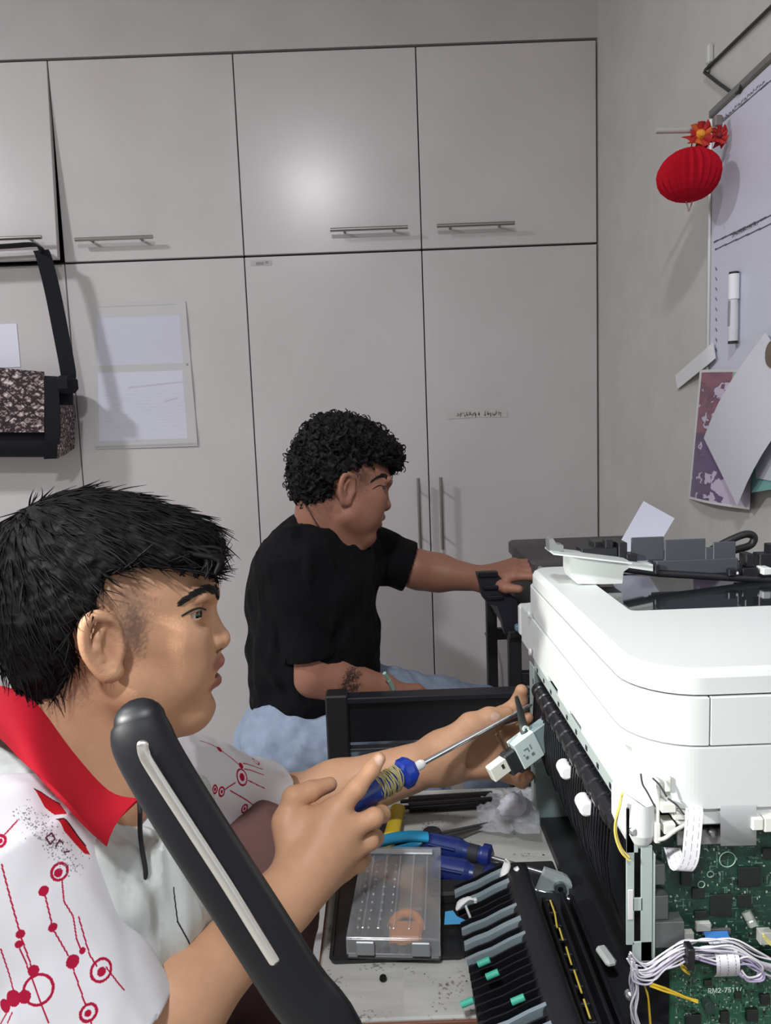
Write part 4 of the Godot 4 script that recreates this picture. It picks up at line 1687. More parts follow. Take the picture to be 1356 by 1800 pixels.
	# eyes and brows
	for sd in [1.0, -1.0]:
		var e := SphereMesh.new()
		e.radius = 0.0128
		e.height = 0.0256
		e.radial_segments = 24
		e.rings = 12
		var eo := put_mesh(e, "eye", mat(rgb(178, 164, 154), 0.25), body)
		eo.position += h.at(333, 1078, sd * 0.034)
		var st := S()
		var ip := h.at(333, 1078, sd * 0.034)
		var gz: Vector3 = (h.f * 0.86 + h.r * sd * 0.5 - h.u * 0.1).normalized()
		lathe(st, [Vector2(0.0062, 0.0113), Vector2(0.0042, 0.0123), Vector2(0.0, 0.0131)], Transform3D(frame_of(gz), ip), 16)
		put(st, "iris", mat(rgb(24, 17, 14), 0.12), eo)
		if sd > 0.0:
			face_lines(f, h, body, [[362, 1072], [353, 1069], [341, 1071], [329, 1077], [319, 1083]], [[384, 1047], [378, 1040], [364, 1037], [348, 1041], [334, 1048], [320, 1056]], 1.0)
	var st2 := S()
	for i in 6:
		box(st2, h.at(368 - absf(i - 2.5) * 3.0, 1172, (i - 2.5) * 0.0068), Vector3(0.004, 0.007, 0.0062), 0.0012, hb)
	put(st2, "teeth", mat(rgb(214, 206, 196), 0.3), body)
	# hair
	var hf := Field.new()
	hf.ell(h.at(160, 1035), Vector3(0.097, 0.093, 0.083), hb, 0.02)
	hf.ell(h.at(255, 962), Vector3(0.075, 0.042, 0.068), hb, 0.03)
	hf.ell(h.at(150, 950), Vector3(0.075, 0.045, 0.068), hb, 0.03)
	hf.ell(h.at(76, 1075), Vector3(0.043, 0.08, 0.066), hb, 0.03)
	hf.ell(h.at(325, 985), Vector3(0.032, 0.026, 0.058), hb, 0.02)
	hf.ell(h.at(110, 1170), Vector3(0.034, 0.034, 0.056), hb, 0.03)
	for sd in [-1.0, 1.0]:
		hf.ell(h.at(325, 1116, sd * 0.06), Vector3(0.085, 0.066, 0.075), hb, 0.008, 1)
		hf.ell(h.at(185, 1150, sd * 0.085), Vector3(0.034, 0.044, 0.05), hb, 0.008, 1)
		hf.ell(h.at(245, 1062, sd * 0.075), Vector3(0.04, 0.036, 0.05), hb, 0.008, 1)
		hf.ell(h.at(215, 1235, sd * 0.07), Vector3(0.06, 0.05, 0.08), hb, 0.008, 1)
		hf.ell(h.at(140, 1268, sd * 0.05), Vector3(0.05, 0.03, 0.07), hb, 0.004, 1)
	var hn := FastNoiseLite.new()
	hn.seed = 12
	hn.frequency = 1.0
	hn.fractal_octaves = 3
	hf.noise = hn
	hf.namp = 0.004
	hf.nscale = Vector3(38, 60, 60)
	var hd := hf.polygonize(0.0028)
	var hmat := mat(rgb(21, 20, 22), 0.6, 0.0, 0.25)
	var hair := put_mesh(field_mesh(hd), "hair", hmat, t, "short black hair with a ragged fringe")
	var st := S()
	var crown := h.at(120, 960)
	hair_strands(st, hd, h, 3600, 0.016, 0.034, 0.01, 0.05, 5, func(p: Vector3) -> Vector3: return (p - crown).normalized() * 0.8 + h.f * 0.35 - h.u * 0.35)
	var r2 := RandomNumberGenerator.new()
	r2.seed = 33
	for i in 130:      # the fringe
		var sdv := r2.randf_range(-0.06, 0.066)
		var k := r2.randf()
		var a := h.at(300 + k * 50, 965 + r2.randf_range(-6, 14), sdv)
		var tip := h.at(322 + k * 66 + r2.randf_range(-10, 6), 996 + r2.randf_range(-14, 20) - k * 4, sdv * 1.04)
		var mid := a.lerp(tip, 0.55) + h.f * r2.randf_range(0.006, 0.016) + h.u * 0.004
		var w := r2.randf_range(0.001, 0.0026)
		tube(st, curve([a, mid, tip, tip - h.u * r2.randf_range(0.0, 0.006) - h.f * r2.randf_range(-0.006, 0.004)], 3), [w, w * 1.2, w * 1.2, w * 1.2, w, w, w * 0.8, w * 0.6, w * 0.4, 0.0002], 4, false)
	for i in 60:       # loose hairs that break the outline
		var k := r2.randf()
		var a := h.at(60 + k * 300, 905 + absf(k - 0.4) * 90, r2.randf_range(-0.03, 0.03))
		var q := a + (h.u * r2.randf_range(0.2, 1.0) + h.f * r2.randf_range(-0.6, 1.0)).normalized() * r2.randf_range(0.014, 0.026)
		tube(st, curve([a, a.lerp(q, 0.5) + h.u * 0.005, q], 3), 0.0004, 3, false)
	var so := put(st, "hair_strands", hmat, hair)
	so.set_meta("kind", "stuff")
	front_man_clothes(t, h, sh_r, sh_l, el_r, el_l, nz)

func front_man_clothes(t: Node, h: Frame3, sh_r: Vector3, sh_l: Vector3, el_r: Vector3, el_l: Vector3, nz: FastNoiseLite) -> void:
	var wn := FastNoiseLite.new()
	wn.seed = 21
	wn.frequency = 1.0
	wn.fractal_octaves = 2
	var f := Field.new()
	var mid := (sh_r + sh_l) * 0.5
	f.cap(sh_r + Vector3(0.0, -0.02, -0.03), sh_l + Vector3(0, -0.015, 0.02), 0.050, 0.056, 0.03)
	f.ell(Vector3(-0.325, 0.80, -0.74), Vector3(0.125, 0.16, 0.165), Basis(Vector3.BACK, -0.12), 0.05)
	f.ell(Vector3(-0.345, 0.60, -0.74), Vector3(0.135, 0.2, 0.16), Basis(), 0.06)
	f.cap(P(70, 1420, 0.75), sh_r + Vector3(0, -0.01, -0.015), 0.045, 0.048, 0.04)
	f.cap(P(110, 1430, 0.76), sh_l, 0.045, 0.05, 0.04)
	f.cap(P(-40, 1368, 0.71), P(52, 1402, 0.69), 0.043, 0.034, 0.03)
	# open neck
	f.cap(P(180, 1290, 0.74), P(232, 1410, 0.71), 0.055, 0.036, 0.012, 1)
	# long folds from the chest down
	for q in [[240, 1500, 0.645, 262, 1640, 0.655, 268, 1790, 0.665], [300, 1450, 0.67, 312, 1600, 0.68, 322, 1780, 0.69], [165, 1500, 0.62, 205, 1600, 0.62, 235, 1720, 0.64], [325, 1500, 0.72, 330, 1620, 0.72, 334, 1740, 0.72]]:
		f.cap(P(q[0], q[1], q[2]), P(q[3], q[4], q[5]), 0.008, 0.014, 0.03)
		f.cap(P(q[3], q[4], q[5]), P(q[6], q[7], q[8]), 0.014, 0.012, 0.03)
	f.noise = wn
	f.namp = 0.007
	f.nscale = Vector3(26, 5, 26)
	var d := f.polygonize(0.0045)
	var uv := PackedVector2Array()
	for v in d[0]:
		uv.append(shirt_uv(v))
	var shirt := put_mesh(field_mesh(d, null, uv), "shirt", tex_mat(shirt_print(f), 0.8, 0.2), t, "white and grey polo shirt with red print")
	# sleeves
	for k in 2:
		f = Field.new()
		if k == 0:
			var e := sh_r.lerp(el_r, 0.86)
			f.cap(sh_r + Vector3(-0.005, 0.0, 0), sh_r + Vector3(0.005, -0.03, 0.004), 0.060, 0.060, 0.03)
			f.cone(sh_r + Vector3(0, -0.005, 0), e, 0.06, 0.071, 0.04)
			f.cone(sh_r.lerp(e, 0.93), e + (e - sh_r) * 0.1, 0.058, 0.066, 0.002, 1)
		else:
			var e := sh_l.lerp(el_l, 0.80)
			f.cap(sh_l, sh_l.lerp(e, 0.3), 0.064, 0.062, 0.03)
			f.cone(sh_l, e, 0.06, 0.062, 0.04)
			f.cone(sh_l.lerp(e, 0.93), e + (e - sh_l) * 0.1, 0.053, 0.057, 0.002, 1)
		f.noise = wn
		f.namp = 0.003
		f.nscale = Vector3(18, 8, 18)
		d = f.polygonize(0.0035)
		var sl := Sleeve.new()
		sl.setup(sh_r if k == 0 else sh_l, el_r if k == 0 else el_l)
		uv = PackedVector2Array()
		for v in d[0]:
			uv.append(sl.uv(v))
		put_mesh(field_mesh(d, null, uv), "sleeve", tex_mat(sleeve_print(k, f, sl), 0.8, 0.2), shirt)
	# red collar: one leaf on our side, one beyond the neck
	var red := mat(rgb(186, 30, 46), 0.75, 0.0, 0.25)
	var st := S()
	var top := curve([P(40, 1226, 0.815), P(-12, 1214, 0.775), P(8, 1208, 0.725), P(60, 1236, 0.69), P(125, 1322, 0.665), P(190, 1392, 0.64), P(243, 1406, 0.632)], 5)
	var low := curve([P(20, 1300, 0.84), P(-50, 1292, 0.77), P(-8, 1290, 0.675), P(48, 1345, 0.60), P(105, 1400, 0.575), P(150, 1450, 0.58), P(186, 1487, 0.595)], 5)
	var rows: Array = []
	for i in 6:
		var row: Array = []
		for j in top.size():
			var v := i / 5.0
			row.append((top[j] as Vector3).lerp(low[j], v) + Vector3(-0.2, 0.5, 1.0).normalized() * sin(v * PI) * 0.010)
		rows.append(row)
	sheet(st, rows, 0.003)
	put(st, "collar", red, shirt, "red turned-down collar")
	st = S()
	top = curve([P(0, 1220, 0.79), P(40, 1230, 0.82), P(120, 1280, 0.84), P(215, 1340, 0.80), P(248, 1400, 0.74)], 5)
	low = curve([P(-30, 1298, 0.80), P(30, 1300, 0.845), P(150, 1340, 0.88), P(250, 1375, 0.82), P(268, 1435, 0.74)], 5)
	rows = []
	for i in 4:
		var row: Array = []
		for j in top.size():
			row.append((top[j] as Vector3).lerp(low[j], i / 3.0))
		rows.append(row)
	sheet(st, rows, 0.003)
	put(st, "collar", red, shirt)
	# placket edge
	st = S()
	tube(st, curve([P(242, 1372, 0.675), P(246, 1420, 0.655), P(247, 1470, 0.645), P(256, 1530, 0.64), P(254, 1545, 0.64)], 5), 0.0022, 6)
	put(st, "placket", mat(rgb(28, 28, 32), 0.7), shirt)
	# trousers: maroon-brown
	f = Field.new()
	f.ell(Vector3(-0.36, 0.50, -0.74), Vector3(0.16, 0.12, 0.18), Basis(), 0.04)
	f.cap(Vector3(-0.33, 0.53, -0.66), Vector3(0.02, 0.56, -0.70), 0.085, 0.068, 0.03)
	f.cap(Vector3(-0.35, 0.55, -0.84), Vector3(-0.172, 0.745, -0.89), 0.095, 0.072, 0.03)
	f.cap(Vector3(0.02, 0.56, -0.70), Vector3(-0.04, 0.10, -0.68), 0.066, 0.05, 0.02)
	f.cap(Vector3(-0.172, 0.745, -0.89), Vector3(-0.20, 0.26, -0.92), 0.07, 0.052, 0.02)
	f.cap(Vector3(-0.20, 0.26, -0.92), Vector3(-0.2, 0.10, -0.92), 0.052, 0.05, 0.02)
	f.noise = wn
	f.namp = 0.008
	f.nscale = Vector3(14, 14, 14)
	put_mesh(field_mesh(f.polygonize(0.009)), "trousers", mat(rgb(112, 84, 80), 0.85, 0.0, 0.2), t, "brown trousers")
	f = Field.new()
	for q in [Vector3(-0.06, 0.045, -0.68), Vector3(-0.22, 0.045, -0.92)]:
		f = Field.new()
		f.cap(q, q + Vector3(0.16, -0.01, 0), 0.042, 0.034, 0.02)
		put_mesh(field_mesh(f.polygonize(0.009)), "shoe", mat(rgb(40, 38, 38), 0.6), t)
	# the stool that carries him
	var s := thing("stool", "plain stool under the man in the printed shirt", "stool", Vector3(-0.36, 0, -0.74))
	stool(s, Vector3(-0.36, 0.385, -0.74))

func stool(s: Node, at: Vector3) -> void:
	var st := S()
	lathe(st, [Vector2(0, 0), Vector2(0.165, 0), Vector2(0.17, -0.01), Vector2(0.165, -0.035), Vector2(0, -0.035)], Transform3D(Basis(), at), 24)
	put(st, "seat", mat(rgb(54, 56, 62), 0.6), s)
	for k in 4:
		st = S()
		var an := PI / 4 + k * PI / 2
		var dv := Vector3(cos(an), 0, sin(an))
		tube(st, [at + dv * 0.12 - Vector3(0, 0.03, 0), Vector3(at.x, 0, at.z) + dv * 0.18], 0.013, 8)
		put(st, "leg", mat(rgb(70, 72, 76), 0.4, 0.6), s)

func shirt_uv(v: Vector3) -> Vector2:      # print laid flat on the chest, which faces half right
	return Vector2((v.x * 0.8 - (v.z + 0.62) * 0.6 + 0.42) / 0.42, (1.0 - v.y) / 0.42)
func shirt_px(px: float, py: float, d: float) -> Vector2:
	return shirt_uv(P(px, py, d)) * 1024.0
class Sleeve:      # wraps the print round the upper arm: 0.3 m square
	var a: Vector3
	var d: Vector3
	var e1: Vector3
	var e2: Vector3
	func setup(p: Vector3, q: Vector3) -> void:
		a = p
		d = (q - p).normalized()
		e1 = (Vector3.BACK - d * Vector3.BACK.dot(d)).normalized()
		e2 = d.cross(e1)
	func uv(v: Vector3) -> Vector2:
		var q := v - a
		return Vector2(0.5 - atan2(q.dot(e2), q.dot(e1)) * 0.064 / 0.42, (q.dot(d) + 0.08) / 0.42)
func sleeve_print(k: int, f: Field, sl: Sleeve) -> Image:
	var im := Image.create(768, 768, false, Image.FORMAT_RGB8)
	im.fill(rgb(226, 224, 228))
	var red := rgb(172, 28, 60)
	var w := 768.0 / 0.42
	var on := func(e: Array) -> Vector2: return sl.uv(f.trace(EYE, sight(e[0], e[1]), 0.3)) * 768.0
	if k == 0:
		var u := w * 0.545 / 1300.0
		for e in [[104, 1532, 15], [66, 1740, 26], [178, 1705, 19], [155, 1780, 14], [0, 1478, 9]]:
			ringmark(im, on.call(e), e[2] * u, 2.6 * u, red)
		for e in [[102, 1534, 8], [178, 1708, 8], [154, 1781, 6], [0, 1478, 4], [76, 1566, 9], [92, 1630, 8], [127, 1690, 12], [144, 1671, 6], [35, 1642, 8], [32, 1660, 7], [58, 1706, 10], [22, 1755, 15], [42, 1752, 12], [8, 1768, 13]]:
			var p: Vector2 = on.call(e)
			dot(im, p.x, p.y, e[2] * u, red)
		for e in [[[78, 1572], [90, 1622]], [[94, 1636], [122, 1684]], [[127, 1700], [150, 1768]], [[108, 1545], [112, 1585], [128, 1610], [134, 1650], [142, 1670]], [[138, 1612], [148, 1648], [158, 1680], [170, 1698]], [[2, 1520], [33, 1636]], [[37, 1650], [54, 1698]], [[34, 1668], [62, 1740], [84, 1798]], [[0, 1668], [22, 1740]], [[10, 1782], [0, 1800]], [[4, 1470], [30, 1442]], [[186, 1700], [205, 1725], [218, 1740]], [[20, 1780], [12, 1799]], [[156, 1792], [160, 1799]]]:
			for i in e.size() - 1:
				line(im, on.call(e[i]), on.call(e[i + 1]), 1.3 * u, red)
		emblem(im, on)
	else:
		var u := w * 0.86 / 1300.0
		for e in [[426, 1366, 14], [378, 1388, 6], [390, 1392, 7], [430, 1422, 7], [450, 1338, 9]]:
			ringmark(im, on.call(e), e[2] * u, 1.6 * u, red)
		for e in [[386, 1317, 6], [424, 1346, 6], [426, 1366, 7], [378, 1388, 3], [390, 1392, 3], [430, 1422, 3]]:
			var p: Vector2 = on.call(e)
			dot(im, p.x, p.y, e[2] * u, red)
		for e in [[[388, 1318], [420, 1344]], [[352, 1302], [382, 1314]], [[436, 1372], [466, 1386]], [[396, 1388], [414, 1376]], [[430, 1352], [464, 1362]], [[405, 1390], [446, 1416]], [[428, 1342], [462, 1352]]]:
			line(im, on.call(e[0]), on.call(e[1]), 1.0 * u, red)
	return im
func emblem(im: Image, on: Callable) -> void:
	# two red leaf shapes and a band of dots at the shoulder
	var r := RandomNumberGenerator.new()
	r.seed = 3
	for i in 300:
		var s := r.randf()
		var p: Vector2 = on.call([40 + s * 95 + r.randfn(0, 11), 1425 + s * 100 + r.randfn(0, 11)])
		dot(im, p.x, p.y, r.randf_range(0.5, 1.2), rgb(128, 130, 134))
	for q in [[[60, 1386], [72, 1392], [105, 1412], [118, 1430], [96, 1432], [78, 1418]], [[100, 1440], [112, 1438], [150, 1486], [158, 1502], [148, 1500], [112, 1460]]]:
		var pl := PackedVector2Array()
		var lo := Vector2(9999, 9999)
		var hi := -lo
		for e in q:
			var p: Vector2 = on.call(e)
			pl.append(p)
			lo = lo.min(p)
			hi = hi.max(p)
		for y in range(maxi(int(lo.y), 0), mini(int(hi.y) + 1, im.get_height())):
			for x in range(maxi(int(lo.x), 0), mini(int(hi.x) + 1, im.get_width())):
				if Geometry2D.is_point_in_polygon(Vector2(x, y), pl):
					im.set_pixel(x, y, rgb(190, 34, 44))
		line(im, pl[0], pl[1], 1.0, rgb(40, 30, 34))
		line(im, pl[1], pl[2], 1.0, rgb(40, 30, 34))
	for e in [[[80, 1472], [90, 1464], [96, 1474], [88, 1484], [80, 1472]], [[98, 1488], [104, 1476], [110, 1482]], [[112, 1498], [122, 1496]]]:
		for i in e.size() - 1:
			line(im, on.call(e[i]), on.call(e[i + 1]), 1.1, rgb(90, 40, 52))
func shirt_print(f: Field) -> Image:
	var im := Image.create(1024, 1024, false, Image.FORMAT_RGB8)
	im.fill(rgb(200, 204, 201))
	var on := func(e: Array) -> Vector2: return shirt_uv(f.trace(EYE, sight(e[0], e[1]), 0.3)) * 1024.0
	emblem(im, on)
	for e in [[[170, 1585], [200, 1600], [225, 1640]], [[305, 1560], [312, 1620], [334, 1660]], [[240, 1690], [242, 1715]], [[228, 1670], [232, 1690]]]:
		for i in e.size() - 1:
			line(im, on.call(e[i]), on.call(e[i + 1]), 1.6, rgb(44, 42, 48))
	var p: Vector2 = on.call([276, 1448])
	for i in 12:
		dot(im, p.x + 2, p.y - 12 + i * 3, 6.0 - absf(i - 5) * 0.5, rgb(196, 34, 44))
	for i in 4:
		line(im, p + Vector2(2 + i * 5, 20), p + Vector2(2 + i * 5, 56), 1.0, rgb(60, 56, 60))
	ringmark(im, p + Vector2(20, 6), 8, 1.4, rgb(150, 60, 80))
	return im

# ---------------------------------------------------------------- the man in black behind
func back_man(nz: FastNoiseLite) -> void:
	var t := thing("person", "seated man in a black T-shirt and pale jeans leaning to the far printer", "person", Vector3(-0.14, 0, -1.62))
	var h := head_axes(P(603, 848, 1.6), 12.0, 13.0, 0.0, 1.0)
	h.ref = head_axes(P(205, 1085, 0.76), 12.0, 0.0)
	var hb := h.basis()
	var sh_r := P(515, 985, 1.49)
	var sh_l := P(636, 968, 1.76)
	var el_r := P(550, 1184, 1.465)
	var wr_r := P(672, 1212, 1.50)
	var el_l := P(738, 1002, 1.76)
	var wr_l := P(848, 1018, 1.68)
	var f := Field.new()
	f.cap(h.at(150, 1180), P(565, 965, 1.61), 0.058, 0.066, 0.02)
	f.cap(h.at(235, 1245), P(605, 965, 1.6), 0.038, 0.04, 0.03)
	head_shape(f, h, false, 0.008)
	f.cap(sh_r, el_r, 0.055, 0.047, 0.02)
	f.cap(el_r, el_r.lerp(wr_r, 0.3), 0.046, 0.046, 0.02)
	f.cap(el_r.lerp(wr_r, 0.3), wr_r, 0.046, 0.03, 0.02)
	hand(f, wr_r, (P(725, 1264, 1.5) - wr_r).normalized(), Vector3(0, 0.2, 1).normalized(), 1.0, 0.5)
	f.cap(sh_l, el_l, 0.055, 0.045, 0.02)
	f.cap(el_l, el_l.lerp(wr_l, 0.3), 0.045, 0.043, 0.02)
	f.cap(el_l.lerp(wr_l, 0.3), wr_l, 0.043, 0.028, 0.02)
	hand(f, wr_l, (P(893, 1004, 1.66) - wr_l).normalized(), Vector3(0.1, 0.9, 0.4).normalized(), -1.0, 0.7)
	var d := f.polygonize(0.0034)
	var stub := rgb(70, 52, 46)
	var ink := rgb(54, 42, 38)
	var spots: Array = [
		spot(h.at(380, 1162), hb, Vector3(0.012, 0.008, 0.024), rgb(134, 80, 72), 0.7, 0.5),
		spot(h.at(376, 1198), hb, Vector3(0.012, 0.0075, 0.022), rgb(134, 80, 72), 0.7, 0.5),
		spot(h.at(240, 1070, 0.07), hb, Vector3(0.024, 0.04, 0.05), stub, 0.7, 0.8, 700.0, 0.5),
		spot(h.at(110, 1190, 0.03), hb, Vector3(0.04, 0.03, 0.06), stub, 0.7, 0.9, 700.0, 0.5),
		spot(h.at(358, 1078, 0.031), hb, Vector3(0.010, 0.005, 0.015), rgb(40, 28, 26), 0.85, 0.5),
		spot(h.at(378, 1152, 0.0), hb, Vector3(0.012, 0.005, 0.024), stub, 0.5, 0.8, 700.0, 0.6),
		spot(h.at(352, 1235, 0.0), hb, Vector3(0.02, 0.012, 0.024), stub, 0.4, 0.8, 700.0, 0.6),
	]
	for q in [[612, 1196], [622, 1210], [606, 1206], [628, 1192], [618, 1184]]:
		spots.append(spot(P(q[0], q[1], 1.44), Basis(Vector3.BACK, 0.4), Vector3(0.016, 0.009, 0.03), ink, 0.85, 0.35, 350.0, 0.9))
	var body := put_mesh(field_mesh(d, paint(d[0], rgb(160, 112, 92), spots, nz, 0.05)), "body", skin_mat(), t, "brown skin, tattooed right forearm, face in profile")
	face_lines(f, h, body, [[674, 855], [668, 853], [661, 856], [655, 860]], [[681, 840], [674, 837], [664, 839], [654, 845]], 0.8)
	for sd in [1.0, -1.0]:
		var e := SphereMesh.new()
		e.radius = 0.0122
		e.height = 0.0244
		e.radial_segments = 16
		e.rings = 8
		var eo := put_mesh(e, "eye", mat(rgb(90, 78, 72), 0.25), body)
		eo.position += h.at(333, 1078, sd * 0.034)
	# curly hair
	var hf := Field.new()
	hf.ell(h.at(165, 1030), Vector3(0.1, 0.098, 0.086), hb, 0.02)
	hf.ell(h.at(260, 955), Vector3(0.078, 0.05, 0.072), hb, 0.03)
	hf.ell(h.at(160, 935), Vector3(0.08, 0.05, 0.072), hb, 0.03)
	hf.ell(h.at(340, 965), Vector3(0.034, 0.034, 0.06), hb, 0.02)
	hf.ell(h.at(85, 1090), Vector3(0.045, 0.075, 0.068), hb, 0.03)
	for sd in [-1.0, 1.0]:
		hf.ell(h.at(330, 1118, sd * 0.06), Vector3(0.09, 0.07, 0.08), hb, 0.008, 1)
		hf.ell(h.at(190, 1152, sd * 0.085), Vector3(0.036, 0.044, 0.05), hb, 0.008, 1)
		hf.ell(h.at(200, 1245, sd * 0.06), Vector3(0.07, 0.05, 0.09), hb, 0.008, 1)
	var hn := FastNoiseLite.new()
	hn.seed = 8
	hn.frequency = 1.0
	hn.fractal_octaves = 2
	hf.noise = hn
	hf.namp = 0.014
	hf.nscale = Vector3(75, 75, 75)
	var hd := hf.polygonize(0.0036)
	var hmat := mat(rgb(20, 19, 20), 0.55, 0.0, 0.3)
	var hair := put_mesh(field_mesh(hd), "hair", hmat, t, "thick black curly hair")
	var r := RandomNumberGenerator.new()
	r.seed = 90
	var st2 := S()
	var vs: PackedVector3Array = hd[0]
	var ns: PackedVector3Array = hd[1]
	for i in 520:      # small curls
		var k := r.randi() % vs.size()
		var n := ns[k]
		var a := n.cross(Vector3(r.randf() - 0.5, r.randf() - 0.5, r.randf() - 0.5)).normalized()
		var b := n.cross(a)
		var rr := r.randf_range(0.004, 0.009)
		var pts: Array = []
		for j in 8:
			var an := j * 0.75
			pts.append(vs[k] + a * cos(an) * rr + n * (sin(an) * rr * 0.9 + 0.001) + b * j * 0.0008)
		tube(st2, pts, 0.0012, 3, false)
	put(st2, "curls", hmat, hair).set_meta("kind", "stuff")
	# neck cord
	st2 = S()
	tube(st2, curve([P(527, 868, 1.60), P(534, 878, 1.55), P(548, 905, 1.53), P(568, 935, 1.525), P(590, 952, 1.53)], 5), 0.0016, 6)
	put(st2, "neck_cord", mat(rgb(60, 36, 30), 0.6), t)
	# T-shirt
	var wn := FastNoiseLite.new()
	wn.seed = 44
	wn.frequency = 1.0
	wn.fractal_octaves = 2
	var black := mat(rgb(17, 17, 20), 0.85, 0.0, 0.25)
	f = Field.new()
	f.cap(sh_r + Vector3(0.01, -0.02, -0.02), sh_l + Vector3(0.01, -0.02, 0.02), 0.066, 0.064, 0.04)
	f.ell(P(548, 1035, 1.61), Vector3(0.14, 0.15, 0.19), Basis(Vector3.BACK, -0.25), 0.05)
	f.ell(P(552, 1130, 1.61), Vector3(0.148, 0.15, 0.185), Basis(), 0.05)
	f.ell(P(552, 1205, 1.61), Vector3(0.142, 0.085, 0.17), Basis(Vector3.BACK, 0.18), 0.05)
	f.cap(P(540, 965, 1.61), sh_r, 0.06, 0.06, 0.05)
	f.cap(P(560, 950, 1.63), sh_l, 0.055, 0.06, 0.05)
	f.cap(h.at(170, 1190), P(578, 940, 1.6), 0.06, 0.066, 0.01, 1)
	f.noise = wn
	f.namp = 0.01
	f.nscale = Vector3(16, 9, 16)
	var shirt := put_mesh(field_mesh(f.polygonize(0.007)), "shirt", black, t, "plain black T-shirt")
	for k in 2:
		f = Field.new()
		var a := sh_r if k == 0 else sh_l
		var b := sh_r.lerp(el_r, 0.86) if k == 0 else sh_l.lerp(el_l, 0.84)
		f.cap(a, a.lerp(b, 0.3), 0.064, 0.064, 0.03)
		f.cone(a, b, 0.062, 0.062, 0.03)
		f.cone(a.lerp(b, 0.94), b + (b - a) * 0.1, 0.055, 0.055, 0.002, 1)
		f.noise = wn
		f.namp = 0.003
		f.nscale = Vector3(16, 9, 16)
		put_mesh(field_mesh(f.polygonize(0.0042)), "sleeve", black, shirt)
	# jeans
	f = Field.new()
	var kr := P(735, 1335, 1.44)
	var kl := P(850, 1256, 1.78)
	f.ell(P(530, 1300, 1.6), Vector3(0.15, 0.12, 0.18), Basis(), 0.04)
	f.cap(P(505, 1302, 1.49), kr, 0.094, 0.068, 0.04)
	f.cap(P(605, 1222, 1.69), kl, 0.09, 0.07, 0.04)
	f.cap(kr, Vector3(kr.x + 0.02, 0.1, kr.z), 0.066, 0.055, 0.02)
	f.cap(kl, Vector3(kl.x + 0.02, 0.1, kl.z), 0.064, 0.055, 0.02)
	for q in [[500, 1262, 1.5, 560, 1240, 1.48], [490, 1300, 1.48, 560, 1290, 1.44], [520, 1330, 1.46, 570, 1335, 1.43]]:
		f.cap(P(q[0], q[1], q[2]), P(q[3], q[4], q[5]), 0.008, 0.014, 0.03)
	f.noise = wn
	f.namp = 0.009
	f.nscale = Vector3(14, 14, 14)
	var jean := tri_mat(noise_tex(128, 0.06, [rgb(138, 150, 170), rgb(148, 160, 180), rgb(158, 170, 188)], 61), 5.0, 0.9, 0.2)
	put_mesh(field_mesh(f.polygonize(0.008)), "jeans", jean, t, "pale blue jeans")
	for k in [kr, kl]:
		f = Field.new()
		f.cap(Vector3(k.x - 0.02, 0.045, k.z), Vector3(k.x + 0.14, 0.036, k.z), 0.042, 0.034, 0.02)
		put_mesh(field_mesh(f.polygonize(0.01)), "shoe", mat(rgb(44, 42, 42), 0.6), t)
	var c := P(530, 1300, 1.6)
	var s := thing("stool", "plain stool under the man in black", "stool", Vector3(c.x, 0, c.z))
	stool(s, Vector3(c.x, c.y - 0.115, c.z))

# a relaxed hand from the wrist: along, back of the hand, which side the thumb leaves, how far it curls
func hand(f: Field, w: Vector3, along: Vector3, back: Vector3, thumb: float, curl: float) -> void:
	var side := along.cross(back).normalized()
	var up := side.cross(along).normalized()
	for i in 4:
		var sx := (i - 1.5) * 0.02
		var k := w + along * (0.085 - absf(i - 1.2) * 0.005) + side * sx * thumb
		f.cap(w + side * sx * 0.5 * thumb, k, 0.019, 0.0115, 0.016)
		var l: float = [0.038, 0.043, 0.04, 0.031][i]
		var d := along
		var p := k
		var rr := 0.0105 if i < 3 else 0.009
		for j in 3:
			d = (d - up * curl * 0.55).normalized()
			var q: Vector3 = p + d * l * [1.0, 0.65, 0.5][j]
			f.cap(p, q, rr, rr - 0.001, 0.004)
			p = q
			rr -= 0.001
	var tb := w + along * 0.025 - side * 0.02 * thumb
	var t1 := tb + (along * 0.7 - side * thumb * 0.7 - up * 0.2).normalized() * 0.045
	var t2 := t1 + (along * 0.9 - side * thumb * 0.2 - up * 0.3).normalized() * 0.03
	f.cap(tb, t1, 0.017, 0.0125, 0.012)
	f.cap(t1, t2, 0.0115, 0.0095, 0.004)

